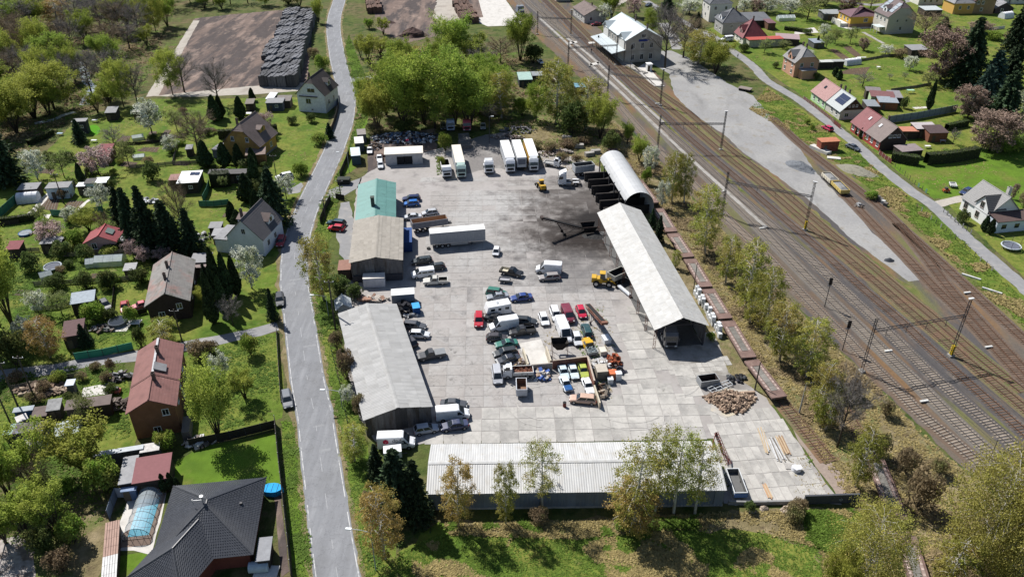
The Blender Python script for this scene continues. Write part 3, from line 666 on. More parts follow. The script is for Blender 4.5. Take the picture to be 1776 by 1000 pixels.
CLADD=M('weathered_cladding',(.12,.115,.115),.85,.2,.8,orand=.5,layers=[((.06,.045,.035),.5,.5,.68,(2,2,.3))])
CLADB=M('blue_grey_cladding',(.14,.16,.19),.7,.1,1,orand=.14)
BRICKD=M('dark_rendered_wall',(.2,.19,.175),.9,.15,1)

# long front shed, white ribbed roof
sh=thing('warehouse_shed','long low shed with gleaming white ribbed roof behind the row of birches','shed',(9.27,87.0,0),R(1.0))
sheet_roof(sh,43.0,9.6,3.6,4.7,.3,.2,1,1.05,ROOF_F,.035,6)
for f in 'RL':clad_wall(sh,f,43,9.6,3.6,4.7,CLADB,sw=1.35)
for f in 'NS':clad_wall(sh,f,43,9.6,3.6,4.7,CLADB)
b=MB();b.box(-21.6,21.6,-4.85,-4.7,0,.35);O('plinth',b,sh,mat=OLDC)
# grey gabled shed beside the road
sh=thing('storage_shed','long shed with pale grey sheet roof beside the main road','shed',(-23.18,113.88,0),R(107.5))
sheet_roof(sh,31.4,10.7,3.8,4.95,.3,.3,3,1.1,ROOF_L,.045,6)
for f in 'NSLR':clad_wall(sh,f,31.4,10.7,3.8,4.95,CLADD)
# brown-grey workshop and green-roofed office behind it
sh=thing('workshop_shed','shed with brownish grey sheet roof joined to the green roofed building','shed',(-29.6,154.8,0),R(96.2))
sheet_roof(sh,18.8,10.6,4.9,5.9,.3,.3,6,1.15,ROOF_B,.045,4)
for f in 'SLR':clad_wall(sh,f,18.8,10.6,4.9,5.9,CLADD)
b=MB();b.box(-9.75,-9.42,-5.2,5.2,0,1.6);O('door_row',b,sh,mat=plain((.05,.05,.06)))
sh=thing('yard_office','building with worn green metal roof and a dark chimney on the ridge','building',(-32.7,174.6,0),R(97))
sheet_roof(sh,20.4,8.7,4.5,5.75,.3,.1,2,1.1,ROOF_G,.05,4)
O('wall',wall_body(20.3,8.7,4.5,5.7,1,1),sh,mat=BRICKD)
ch=MB();ch.boxc((-4.6,.6,6.2),(1.0,.8,3.2));ch.boxc((-4.6,.6,7.85),(1.15,.95,.15));O('chimney',ch,sh,mat=plain((.06,.07,.06)))
for i in range(5):window(sh,'R',-8+i*3.8,2.2,1.6,1.2,20.3,8.7)
for i in range(4):window(sh,'L',-7+i*4,2.2,1.4,1.2,20.3,8.7)
# big open shed with white roof
sh=thing('open_hay_shed','tall open-ended shed with bright white roof and lattice posts by the flat wagons','shed',(28.24,144.9,0),R(97.5))
sheet_roof(sh,47.4,9.7,4.9,7.0,.35,.25,4,1.15,ROOF_W,.035,4)
posts(sh,47.4,9.7,4.8,(4.7,),9,.3,RUST,True);posts(sh,47.4,9.7,4.8,(-4.7,),9,.3,STEEL)
b=MB();b.box(-23.4,23.4,-4.9,-4.78,.2,4.6);O('rear_wall',b,sh,mat=CLADD)
b=MB()
for i in range(9):
 x=-23+i*5.75;b.boxc((x,2.35,5.9),(.12,5.2,.15),rx=-.41);b.boxc((x,-2.35,5.9),(.12,5.2,.15),rx=.41);b.boxc((x,0,4.85),(.12,9.4,.12))
O('roof_truss',b,sh,mat=STEEL)
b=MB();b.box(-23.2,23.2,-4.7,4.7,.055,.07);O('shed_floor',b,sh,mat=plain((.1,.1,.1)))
# vaulted coal store
va=thing('vaulted_coal_store','arched pale metal vault over coal bays beside the flat wagons','shed',(0,0,0))
A0,A1=G(1082,349,5.0),G(1037.5,275,5.0);B0=G(1131,366,.5);ax=(A1-A0);ax.z=0;Lv=ax.length;ang=math.atan2(ax.y,ax.x)
va.location=((A0.x+A1.x)/2,(A0.y+A1.y)/2,0);va.rotation_euler=(0,0,ang)
VAULT=M('pale_galvanised',(.43,.435,.44),.45,.05,1,orand=.04,spec=.4)
Wv=7.6;arc=[]
for k in range(15):
 t=math.pi*k/14;arc.append((-Wv/2+Wv/2*math.cos(t),2.6+(4.3*math.sin(t) if k<7 else 4.3*math.sin(t))+(2.1 if k<1 else 0)))
arc=[(-Wv/2+Wv/2*math.cos(math.pi*k/14),5.0*(1 if k<=7 else 1)*0+3.2+3.9*math.sin(math.pi*k/14)) for k in range(2,15)]+[(-Wv,.3)]
nv=20
for i in range(nv):
 m=MB();xa,xb=-Lv/2+Lv*i/nv,-Lv/2+Lv*(i+1)/nv;e=.008*(i % 2)
 for (ya,za),(yb,zb) in zip(arc,arc[1:]):m.quad((xa,ya,za+e),(xb,ya,za+e),(xb,yb,zb+e),(xa,yb,zb+e))
 m.quad((xa-.01,arc[0][0],arc[0][1]),(xa-.01,arc[0][0],arc[0][1]-.1),(xb,arc[0][0],arc[0][1]-.1),(xb,arc[0][0],arc[0][1]))
 O('vault_sheet',m,va,mat=VAULT)
m=MB();m.boxc((0,0,2.6),(.25,.25,5.2));pme=m.mesh('post',STEEL)
for i in range(6):O('post',pme,va,(-Lv/2+.3+(Lv-.6)*i/5,-.45,0))
BAYM=M('dark_bay_timber',(.035,.03,.028),.9,.3,1)
for i,x in enumerate((-10.5,-6.5,-2.5,2,6,10.2)):
 m=MB();m.box(x-.15,x+.15,-7.3,4.2-.5*i*0,.05,2.3);m.box(x-.18,x+.18,-7.3,4.22,2.3,2.36);O('bay_wall',m,va,mat=BAYM)
def heap(name,label,cat,x,y,rx,ry,h,mat,ang=0,rough=.25,group=None,parent=None,seed=0,n=26):
 g=G(x,y) if parent is None and y is not None else V(0,0,0)
 m=MB();rings=[]
 for k in range(8):
  f=k/7;r=1-f;ring=[]
  for i in range(n):
   a=2*math.pi*i/n;q=1+rough*(noise.noise(V(math.cos(a)*2+seed,math.sin(a)*2,f*3)));z=h*(1-(1-f)**1.3)*(1+.3*rough*noise.noise(V(math.cos(a)*3,math.sin(a)*3,seed+f*4)))
   ring.append((rx*r*q*math.cos(a),ry*r*q*math.sin(a),z if k else 0))
  rings.append(ring)
 m.loft(rings);o=O(name,m,parent,(g.x,g.y,.03),R(ang),mat=mat)
 if label:tag(o,label,cat,group)
 return o
COAL=M('coal',(.012,.012,.013),.75,.4,3,spec=.4,bump=.8,bscale=4)
for i,x in enumerate((-8.5,-4.5,0,4,8)):
 o=heap('coal_heap',None,None,0,None,1.9,4.2,1.9,COAL,parent=va,seed=i);o.location=(x,-2.5,.05)
c0=G(1085,300)
# north garage
gr=thing('garage_block','flat white roofed garage with two pale doors and a dark bay between','garage',(-30.15,208.9,0),R(6.5))
m=MB();m.box(-5.1,5.1,2.2,2.4,0,3.2);m.box(-5.1,-4.9,-2.3,2.2,0,3.2);m.box(4.9,5.1,-2.3,2.2,0,3.2);m.box(-4.9,-2.0,-2.3,-2.1,0,2.5);m.box(2.3,4.9,-2.3,-2.1,0,2.5);m.box(-5.1,5.1,-2.3,-2.05,2.5,3.2);O('wall',m,gr,mat=plain((.42,.42,.43)))
m=MB();m.box(-5.35,5.35,-2.6,2.6,3.2,3.42);O('roof',m,gr,mat=M('cream_flat_roof',(.62,.58,.52),.8,.08))
for x in (-.95,1.2):
 m=MB();m.box(x-1.0,x+1.0,-2.05,-1.98,0,2.4);O('dark_bay_panel',m,gr,mat=plain((.02,.02,.022)))  # near-black panels colour the bay dark between the pale doors
# dwelling houses
CREAM=plain((.62,.6,.55));WHITEW=plain((.7,.71,.73));OCHRE=M('ochre_render',(.42,.25,.07),.9,.18,1,layers=[((.3,.18,.07),.4,.5,.66)]);BRICKO=M('orange_brown_wall',(.2,.095,.05),.9,.15,1)
DKROOF=M('dark_brown_tiles',(.06,.05,.048),.8,.15,1.5,layers=[((0.042,0.035,0.034),.6,.5,.66),((0.104,0.095,0.093),1.5,.6,.76)]);BRTILE=M('brown_tiles',(.16,.125,.115),.85,.15,1.2,layers=[((.11,.085,.08),.5,.5,.66)]);REDTILE=M('red_brown_tiles',(.2,.095,.085),.75,.12,1.2,layers=[((0.140,0.066,0.059),.6,.5,.66),((0.230,0.136,0.127),1.5,.6,.76)]);GREYTILE=M('mossy_grey_tiles',(.2,.19,.18),.9,.2,.8,layers=[((.26,.16,.14),.3,.5,.68),((.12,.12,.1),.7,.55,.7)])
MAROON=M('maroon_roof',(.17,.045,.05),.6,.1,1.2,layers=[((0.119,0.032,0.035),.6,.5,.66),((0.203,0.090,0.095),1.5,.6,.76)]);SLATE=M('slate_roof',(.12,.125,.135),.8,.12,1.2,layers=[((0.084,0.087,0.095),.6,.5,.66),((0.158,0.163,0.172),1.5,.6,.76)]);GREYR=M('grey_roof_felt',(.24,.24,.25),.85,.12,1,layers=[((0.168,0.168,0.175),.6,.5,.66),((0.266,0.266,0.275),1.5,.6,.76)]);BLUEST=M('station_roof_metal',(.42,.47,.49),.5,.06,.8,spec=.4)
h1=house('family_house','white house with steep dark brown roof beside the road bend','house',(-63.0,253.5),78,10.5,9.4,6.2,11.0,WHITEW,DKROOF,tS=.72,chim=[(-1.5,1.5,11.6)],win=[('S',-.3,7.2,2.4,1.2),('S',1.0,3.6,1.6,1.6),('S',0,.9,.6,.5),('R',-2.5,3,1,1.4),('R',1.5,3,1,1.4)])
m=MB();m.boxc((-5.4,.8,5.2),(.7,6.2,.18));O('awning',m,h1,mat=DKROOF)
dormer(h1,1.2,-1,10.5,9.4,6.2,11.0,2.2,1.4,WHITEW,DKROOF,y0=.8)
h2=house('family_house','ochre yellow house with flared brown roof beside the road','house',(-74.6,215.5),78,10.5,10.4,5.0,10.2,OCHRE,BRTILE,tS=.7,oe=.8,chim=[(-3,1.2,11.2)],win=[('S',-2.2,6.0,.8,1.2),('S',2.2,6.0,.8,1.2),('S',1.6,1.5,1.4,1.6),('R',-2,2.2,1,1.3),('R',2,2.2,1,1.3)],plinth=plain((.2,.19,.18)))
dormer(h2,1,-1,10.5,10.4,5.0,10.2,3.2,1.2,OCHRE,BRTILE,y0=.75,peak=.5)
m=MB();m.box(-6.2,-1,5.6,9,2.5,2.65);m.box(-6,-1.2,5.6,8.8,0,2.5);O('annex',m,h2,mat=GREYR)
h3=house('family_house','white house with dark grey roof close behind the red car on the road','house',(-58.6,161.6),80,10.2,8.4,4.6,8.9,M('bluish_white_render',(.6,.63,.68),.9,.1,1),M('dark_grey_tiles',(.1,.095,.1),.8,.15,1.5),tS=1,chim=[(-.5,2.3,9)],win=[('S',0,5.9,.8,1.2),('R',-2.5,2.2),('R',1,2.2)])
dormer(h3,0.5,1,10.2,8.4,4.6,8.9,3.2,1.2,WHITEW,BRTILE,y0=.75,peak=.5);dormer(h3,1.5,-1,10.2,8.4,4.6,8.9,3.0,1.0,WHITEW,BRTILE,y0=.85,peak=1.2)
m=MB();m.box(-5.1,1.5,4.2,7.4,0,3.3);O('annex',m,h3,mat=WHITEW);m=MB();m.box(-5.3,1.6,4.2,7.6,3.3,3.5);O('terrace',m,h3,mat=GREYR)
house('family_house','dark timber house with mottled grey and pink roof','house',(-69.2,138.2),104.9,16.0,7.6,4.4,6.6,M('dark_timber_wall',(.045,.03,.025),.9,.2),GREYTILE,win=[('S',-2,3.2,.9,1.1),('R',3,2.4),('R',-3,2.4),('S',1.5,1.6)],chim=[(-2.5,.4,7.8),(2.2,.4,7.8)],step=.02)
h5=house('family_house','tall brick house with red brown roof and pale ridge flashing','house',(-59.6,105.6),105.4,16.6,6.8,5.9,7.75,BRICKO,REDTILE,win=[('S',-1.9,4.6,.9,1.1),('R',-5,4.3),('R',-1,4.3),('R',4,4.3),('S',0,1.2),('R',0,1.4),('R',5,1.4)],chim=[(-3.2,-.4,9.0),(4.3,-.3,9.0)],step=.02,door=('R',-3))
m=MB();al=math.atan2(1.85,3.4)
m.poly([(-2.0,-3.8,5.85),(-1.8,-3.8,5.85),(-1.8,0,7.9),(-2.0,0,7.9)]);m.poly([(-2.0,3.8,5.85),(-1.8,3.8,5.85),(-1.8,0,7.9),(-2.0,0,7.9)]);O('party_flashing',m,h5,mat=plain((.1,.05,.045)))
m=MB();m.box(-1.8,8.4,-.18,.18,7.78,7.92);O('ridge_flashing',m,h5,mat=plain((.42,.42,.43)))
m=MB();m.add([(-.8,-.1,8.1),(1.2,-.1,8.1),(1.2,-1.9,7.1),(-.8,-1.9,7.1),(-.8,-.1,7.5),(1.2,-.1,7.5)],[(0,1,2,3),(0,3,4),(1,5,2)]);O('roof_saddle',m,h5,mat=plain((.2,.2,.21)))
for q in ((-9,-4.5,1,4,1.2,2),(3,-4.2,1.2,3,1.6,2.4)):
 m=MB();m.boxc(q[:3],q[3:]);O('porch',m,h5,mat=plain((.12,.11,.1)))
# bungalow with dark hipped tile roof, tiles built one by one as geometry
TILE=M('anthracite_tiles',(.05,.053,.062),.42,.12,2,spec=.5,island=.12)
bu=thing('bungalow','bungalow with large dark hipped tile roof beside the pool enclosure','house',(0,0,0))
he=3.0
E=[G(301.6,844,he),G(461,826,he),G(434,979,he),G(266,962,he)]
cx=sum(E,Vector())/4;d=((E[0]-E[3])+(E[1]-E[2]))/2;L6=d.length;ang6=math.atan2(d.y,d.x);W6=((E[1]-E[0]).length+(E[2]-E[3]).length)/2
bu.location=(cx.x,cx.y,0);bu.rotation_euler=(0,0,ang6)
print('bungalow',L6,W6,math.degrees(ang6))
hr6=6.3
m=MB();m.box(-L6/2+.7,L6/2-.7,-W6/2+.7,W6/2-.7,0,he-.1);O('wall',m,bu,mat=M('red_brown_brick_wall',(.17,.05,.035),.85,.15,2))
m=MB();roof_rows(m,L6,W6,he,hr6,0.02,0,0,0,int(math.hypot(W6/2,3.3)/.36),.03,tiles=.31);rf6=O('roof_tiles',m,bu,mat=TILE,kind='stuff')
m=MB();W7,L7=8.6,9.5;roof_rows(m,L7,W7,he,he+2.5,.02,0,0,1,int(math.hypot(W7/2,2.5)/.36),.03,tiles=.31);o=O('wing_roof_tiles',m,bu,mat=TILE,kind='stuff');o.location=(-L6/2+.6,W6/2-3.6,-.01);
m=MB();m.box(-L7/2+.6,L7/2-1,-W7/2+.6,W7/2-.6,0,he-.1);o2=O('wing_wall',m,bu,mat=MATS['red_brown_brick_wall']);o2.location=o.location
m=MB();m.tube([(L6/2-W6/2-.4,.5,6),(L6/2-W6/2-.4,.5,7.3)],.09,8);m.cyl((L6/2-W6/2-.4,.5,7.4),.25,.22,10);m.tube([(L6/2-W6/2-.4,1.8,6),(L6/2-W6/2-.4,1.8,7.0)],.05);m.tube([(L6/2-W6/2-.4,.5,6.8),(L6/2-W6/2-.4,1.8,6.8)],.03);O('flue',m,bu,mat=CHROME)
m=MB();m.boxc((1,-W6/2+2.5,4.45),(.35,.35,.25));O('roof_vent',m,bu,mat=STEEL)
# wing rotates towards the garden
o.rotation_euler=o2.rotation_euler=(0,0,R(-28));
# station
st=house('railway_station','large station building with pale blue metal roof, platform canopy and blue sign','station',(46.6,315.5),104,25,14.5,8.6,12.4,M('grey_station_render',(.36,.33,.29),.9,.12,.8,layers=[((.44,.42,.39),.3,.5,.65)]),BLUEST,win=[('S',-3,6.2,1.2,2),('S',.6,6.2,1.1,2),('S',4.3,6.2,1.1,2),('S',-3,2,1.2,2),('S',.6,2,1.2,2),('S',4.3,2,1.2,2),('S',.4,9.7,1.6,1.3)]+[('L',-10+3*i,6.2,1.1,1.9) for i in range(8)],chim=[(3.5,-2.4,13.8),(-9.5,-2,13)],rows=6,step=.01)
for x in (-8.5,9.0):
 m=MB();z0,w=8.6,5.2
 m.poly([(x-w/2,7.5,0),(x+w/2,7.5,0),(x+w/2,7.5,z0),(x,7.5,z0+1.8),(x-w/2,7.5,z0)])
 for s in (-1,1):m.quad((x+s*w/2,7.5,0),(x+s*w/2,7.5,z0),(x+s*w/2,6.9,z0),(x+s*w/2,6.9,0))
 r=O('cross_gable',m,st,mat=M('white_station_render',(.6,.59,.56),.9,.08));m=MB()
 for s in (-1,1):
  q=[(x+s*(w/2+.4),8.0,z0-.15),(x,8.0,z0+2.0),(x,2.5,z0+2.0),(x+s*(w/2+.4),6.4,z0-.15)];m.poly(q);m.poly([(a,b,c-.12) for a,b,c in q]);m.quad(q[0],q[1],(q[1][0],q[1][1],q[1][2]-.2),(q[0][0],q[0][1],q[0][2]-.2))
 O('gable_roof',m,r,mat=BLUEST)
m=MB();m.quad((-12.4,7.3,4.9),(12.4,7.3,4.9),(12.4,12.6,3.9),(-12.4,12.6,3.9));m.quad((-12.4,7.3,4.7),(12.4,7.3,4.7),(12.4,12.6,3.7),(-12.4,12.6,3.7));m.quad((-12.4,12.6,3.7),(12.4,12.6,3.7),(12.4,12.6,3.9),(-12.4,12.6,3.9));m.quad((-12.4,7.3,4.7),(-12.4,12.6,3.7),(-12.4,12.6,3.9),(-12.4,7.3,4.9));O('platform_canopy',m,st,mat=BLUEST)
for i in range(6):
 m=MB();m.tube([(-11.5+i*4.6,11.8,0),(-11.5+i*4.6,11.8,3.9)],.1,6);O('canopy_post',m,st,mat=STEEL)
m=MB();m.box(-12.75,-12.6,-1.9,2.3,7.75,8.45);O('station_sign',m,st,mat=plain((.02,.04,.22)))
m=MB();m.box(-12.62,-12.55,-7.2,7.2,4.1,4.25);O('string_course',m,st,mat=plain((.3,.28,.25)))
# houses of the right-hand side
PINKR=M('faded_pink_tiles',(.33,.2,.19),.85,.1,1.2)
rg=house('row_house','pale green half of the house with pink and grey roof','house',(104.6,256.3),98,10.0,8.0,3.2,6.9,M('mint_render',(.42,.6,.36),.9,.08),PINKR,win=[('L',-3.5,1.7),('L',-.5,1.7),('L',2.8,1.7)],chim=[(-4,-.6,7.8)],step=.02)
m=MB();m.boxc((1.0,1.8,5.5),(.8,1.0,.1),rx=-.75);O('skylight',m,rg,mat=GLASS)
rg=house('row_house','white half house with grey roof, solar panels and brown gable','house',(106.1,246.6),98,9.4,8.0,3.1,6.8,M('offwhite_brown_wall',(.5,.48,.44),.9,.1),M('light_grey_sheet',(.34,.36,.36),.6,.06),win=[('L',-2.5,1.7),('L',.5,1.7),('S',1.8,1.5,1.2,1.2),('S',-1,4.4,.5,.6),('S',.2,4.4,.5,.6),('S',1.4,4.4,.5,.6)],chim=[(3.6,-.8,8.0),(1,-1.0,7.6)],step=.01)
gb=MB();gb.poly([(-4.74,-3.95,3.1),(-4.74,3.95,3.1),(-4.74,0,6.75)]);O('brown_gable',gb,rg,mat=plain((.07,.04,.03)))
sp=MB()
al=math.atan2(3.7,4.0)
for i in range(5):
 for j in range(2):
  s=MB();y=1.15+j*1.25;z=6.8-y*3.7/4+.12;s.boxc((-2.6+i*1.02,y,z),(.97,1.62,.04),rx=-al);O('solar_panel',s,rg,mat=M('solar_cell',(.02,.03,.07),.15,.05,spec=.7))
rr_=house('row_house','red walled half of the house with maroon roof and skylight','house',(107.6,228.9),99,7.9,8.0,3.2,7.2,plain((.3,.06,.05)),MAROON,win=[('L',-2.5,1.7),('L',0,1.7),('L',2.6,1.7)],step=.02)
m=MB();m.boxc((-1.2,1.7,5.75),(.8,1.1,.1),rx=-.75);O('skylight',m,rr_,mat=plain((.6,.6,.62)))
rr_=house('row_house','red walled half house with grey brown roof next to the hedge','house',(108.9,221.0),99,8.1,8.0,3.2,7.1,plain((.33,.06,.05)),M('grey_brown_tiles',(.19,.155,.145),.85,.1,1.2),win=[('L',-2.8,1.7),('L',.2,1.7),('L',2.8,1.7),('S',-1.2,4.3,.8,.8),('S',0.1,4.3,.8,.8),('S',1.4,4.3,.8,.8)],chim=[(2,-.9,8)],step=.02)
gb=MB();gb.poly([(-4.1,-3.95,0),(-4.1,3.95,0),(-4.1,3.95,3.1),(-4.1,0,7.0),(-4.1,-3.95,3.1)]);O('dark_gable',gb,rr_,mat=plain((.06,.04,.035)))
m=MB();m.boxc((1.2,1.7,5.65),(.8,1.1,.1),rx=-.75);O('skylight',m,rr_,mat=plain((.6,.6,.62)))
pk=house('villa','salmon pink villa with half hipped grey roof beside the lane','house',(0,0),100,9.0,9.0,5.6,9.6,M('salmon_render',(.5,.28,.2),.9,.08),M('grey_villa_tiles',(.22,.215,.215),.8,.12,1.2),tS=.45,tN=.45,win=[('S',-2,4.3),('S',2,4.3),('L',-2.5,1.8),('L',2.5,1.8),('L',-2.5,4.4),('L',2.5,4.4)],chim=[(1.5,-.6,10.8),(-.5,-.9,10.6)])
g=G(1383,132);pk.location=(g.x+1.5,g.y+3.5,0);dormer(pk,0,1,9,9,5.6,9.6,3.4,1.3,MATS['salmon_render'],MATS['grey_villa_tiles'],y0=1.0,peak=1.8)
m=MB();m.box(-7.3,-4.5,-2.5,2.8,0,2.9);m.box(-7.5,-4.5,-2.7,3,2.9,3.1);O('porch',m,pk,mat=MATS['salmon_render'])
m=MB();m.box(-7.6,-4.5,-2.8,3.1,3.1,3.2);O('porch_roof',m,pk,mat=GREYR)
def at(o,x,y,dx=0,dy=0):
 g=G(x,y);o.location=(g.x+dx,g.y+dy,0);return o
wh=at(house('villa','tall white villa with dark pyramid roof behind the grey house','house',(0,0),98,9.5,10.0,8.0,11.2,M('white_villa_render',(.62,.6,.56),.9,.06),SLATE,tS=0,tN=0,win=[('S',-2.4,5.8),('S',2.4,5.8),('L',-2.5,5.8),('L',2.5,5.8),('L',0,2.4),('S',2,2.4)]),1241,38,1,5)
gy=at(house('villa','grey house with slate half hipped roof and white window bay','house',(0,0),98,9.5,11.5,5.2,9.6,M('grey_render',(.34,.33,.32),.9,.08),SLATE,tS=0,tN=.3,win=[('S',-2,3.4),('S',2,3.4),('L',-2,2),('L',2,2)],chim=[(0,-1,10.2)]),1268,60,1,5)
dormer(gy,0,1,9.5,11.5,5.2,9.6,3.5,1.5,WHITEW,SLATE,y0=.95,peak=1.2)
rh=at(house('villa','house with steep wine red roof and flat red roofed extension','house',(0,0),98,9.0,10.0,3.2,8.8,CREAM,MAROON,tS=0,tN=.3,win=[('L',-2,1.8),('L',2,1.8)],chim=[(1,-.5,9.8)]),1306,78,0,5)
dormer(rh,0,1,9,10,3.2,8.8,3,1.5,PINKR,MAROON,y0=.9,peak=1.6)
m=MB();m.box(-8.5,-4.5,-10,4,0,2.9);O('extension',m,rh,mat=plain((.4,.4,.33)));m=MB();m.box(-8.8,-4.3,-10.3,4.3,2.9,3.1);O('extension_roof',m,rh,mat=M('bright_red_roof',(.36,.07,.055),.7,.08))
yl=at(house('villa','yellow bungalow with purple brown hipped roof and pale terrace','house',(0,0),98,11,14,4.6,7.4,M('warm_yellow_render',(.6,.38,.07),.9,.05),M('purple_brown_tiles',(.15,.085,.1),.7,.08),tS=0,tN=0,win=[('S',0,2.9,1.6,1.4),('S',-4.6,2.9,1.6,1.4),('L',0,2.9),('L',3,2.9),('L',-3,2.9)],plinth=None),1490,47,1.5,5.5)
m=MB();m.box(-5.6,5.6,-7.1,7.1,0,1.5);O('stone_base',m,yl,mat=plain((.26,.17,.12)));m=MB();m.box(-4,4,7.05,10.5,0,1.4);m.box(-4,4,10.3,10.5,1.4,2.3);O('terrace',m,yl,mat=CREAM)
gh=at(house('villa','large cream gabled house with solar panels and glass porch','house',(0,0),98,11,12.5,7.4,12.6,M('cream_grey_render',(.5,.47,.42),.9,.08),M('dark_red_grey_tiles',(.13,.1,.1),.75,.1),tS=.65,tN=.65,win=[('L',-3,2.2),('L',0,5.4),('L',3,5.4),('L',-3,5.4),('S',2,5.4,.8,1),('S',-2,5.4,.8,1),('S',0,2.2)],chim=[(2,-.3,13.6)]),1551,60,1.5,6.5)
dormer(gh,0,1,11,12.5,7.4,12.6,3,1.6,WHITEW,MATS['dark_red_grey_tiles'],y0=.85,peak=1.0)
al=math.atan2(5.2,6.25)
for i in range(3):
 for sx in (-1,1):
  s=MB();y=1.6+i*1.35;s.boxc((sx*3.4,y,12.6-y*5.2/6.25+.2),(2.6,1.6,.05),rx=-al);O('solar_panel',s,gh,mat=M('pale_solar',(.28,.32,.36),.25,.05,spec=.6))
m=MB();m.box(-4.5,.5,6.2,9.6,2.7,2.8)
for x in (-4.4,-2,.4):m.box(x-.06,x+.06,9.4,9.55,0,2.7)
O('glass_porch',m,gh,mat=plain((.45,.5,.5)))
ye=at(house('villa','orange yellow house with grey roof partly behind the tall fir','house',(0,0),95,9,10,5,8.5,M('orange_yellow_render',(.55,.33,.09),.9,.06),GREYR,tS=0,tN=0,win=[('S',2,2.8),('S',-2,2.8)]),1667,24,0,4)
at(house('villa','olive brown gabled house beyond the tall fir by the lime lawn','house',(0,0),85,9,9,6,9.5,plain((.24,.17,.09)),plain((.1,.06,.06)),win=[('S',1,5),('S',3,5),('S',1,2)]),1704,24,0,4)
at(house('bungalow','black gabled chalet with grey roof at the top edge beside the fir','house',(0,0),85,8,8,2.6,5,plain((.05,.04,.04)),GREYR,win=[('S',1,1.5)]),1741,24,0,4)
at(house('house','blue white house with maroon roof cut by the picture edge','house',(0,0),98,9,8,3.8,6,plain((.5,.55,.62)),MAROON,win=[('S',1,2)]),1786,72,0,2)
for i,(x,y,r,lb) in enumerate([(1610,8,MAROON,'distant house with wine red roof above the orchard'),(1770,6,SLATE,'distant house with blue grey roof at the far corner'),(1725,6,M('brick_orange_roof',(.4,.15,.07),.8,.1),'distant low house with orange roof beyond the chalet'),(1395,-4,GREYR,'distant farm building with grey roof behind the willows'),(1310,-8,SLATE,'distant house with slate roof behind the blossom trees')]):
 at(house('distant_house',lb,'house',(0,0),5,12,8,3.5,6,CREAM,r,win=[('R',-3,2),('R',0,2),('R',3,2)]),x,y,0,3)
lb=at(house('goods_office','low white building with brown roof beside the station tracks','building',(0,0),104,16,10,3.6,6.0,M('stained_white_wall',(.45,.44,.42),.9,.15,.6),BRTILE,win=[('S',2,1.8),('L',-4,1.8),('L',0,1.8),('L',4,1.8)],chim=[(0,-1,6.8)]),1016,38,2,6)
at(house('goods_office','small dark roofed building at the head of the station tracks','building',(0,0),104,10,7,3,4.6,plain((.4,.35,.3)),DKROOF),965,2,2,4)
# white house with cross gable on the right
wr=thing('family_house','white house with steep cross gable and chimney beside the trampoline','house',(0,0,0),R(100));g=G(1722,392);wr.location=(g.x+1.2,g.y+5.2,0)
WR=M('bright_white_render',(.72,.72,.71),.9,.05);GT=M('grey_speckled_tiles',(.25,.245,.24),.9,.12,3)
O('wall',wall_body(9.5,8.4,3.4,7.4,1,1),wr,mat=WR);m=MB();roof_rows(m,9.5,8.4,3.4,7.4,.35,.3,1,1,14,.03);r=O('roof',m,wr,mat=GT);chimney(r,-1.5,-2.2,4,8.3,plain((.5,.48,.45)),.8)
m=MB();m.poly([(-4.6,4.5,0),(-.2,4.5,0),(-.2,4.5,4.4),(-2.4,4.5,6.9),(-4.6,4.5,4.4)]);m.quad((-4.6,4.5,0),(-4.6,4.5,4.4),(-4.6,0,4.4),(-4.6,0,0));m.quad((-.2,4.5,0),(-.2,4.5,4.4),(-.2,0,4.4),(-.2,0,0));cg=O('cross_gable',m,wr,mat=WR)
m=MB()
for s in (-1,1):
 q=[V(-2.4+s*2.6,4.8,4.1),V(-2.4,4.8,7.1),V(-2.4,0,7.1),V(-2.4+s*2.6,0,4.1)];nr=V(s*3,0,2.6).normalized()
 for i in range(9):
  a,b,c,d=q[0].lerp(q[1],i/9),q[3].lerp(q[2],i/9),q[3].lerp(q[2],(i+1)/9),q[0].lerp(q[1],(i+1)/9);m.quad(a+nr*.06,b+nr*.06,c+nr*.03,d+nr*.03)
 m.poly(q);m.quad(q[0],q[1],q[1]+nr*.08,q[0]+nr*.08)
O('gable_roof',m,cg,mat=M('dark_speckled_tiles',(.12,.115,.115),.9,.12,3))
for f,u,z in (('L',3,1.9),):window(wr,f,u,z,1.2,1.5,9.5,8.4,(.3,.25,.22))
for u,z in ((-1.6,1.8),(-2.3,4.7)):window(cg,'L',u,z,1.1,1.4,9,9.0,(.3,.25,.22))
m=MB();m.box(-8.2,-4.7,-7.5,4.2,0,2.9);ex=O('extension',m,wr,mat=M('bluish_white_wall',(.55,.62,.7),.9,.05));m=MB();m.add([(-8.5,-7.7,2.9),(-4.6,-7.7,3.7),(-4.6,4.4,3.7),(-8.5,4.4,2.9),(-8.5,-7.7,3.05),(-4.6,-7.7,3.85),(-4.6,4.4,3.85),(-8.5,4.4,3.05)],[(0,3,2,1),(4,5,6,7),(0,1,5,4),(1,2,6,5),(2,3,7,6),(3,0,4,7)]);O('extension_roof',m,ex,mat=plain((.09,.06,.055)))
for u in (2.2,-1.2):
 m=MB();m.box(-8.26,-8.18,u-.6,u+.6,1,2.1);O('pane',m,ex,mat=GLASS)
# pink-red garden house
ph=house('garden_house','pink garden house with bright red edged roof','house',(-93.0,160.6),97,5.2,6.6,2.6,4.2,M('dusty_pink_wall',(.36,.24,.24),.9,.08),M('dull_red_roof',(.23,.05,.055),.6,.08),win=[('S',1.5,1.5)],step=.0)
m=MB();m.boxc((.3,-1.6,3.65),(2.2,1.6,.05),rx=.45);O('roof_light',m,ph,mat=plain((.12,.16,.15)))
m=MB();m.box(-3.0,3.0,-.12,.12,4.22,4.34);O('ridge_cap',m,ph,mat=plain((.55,.08,.08)))
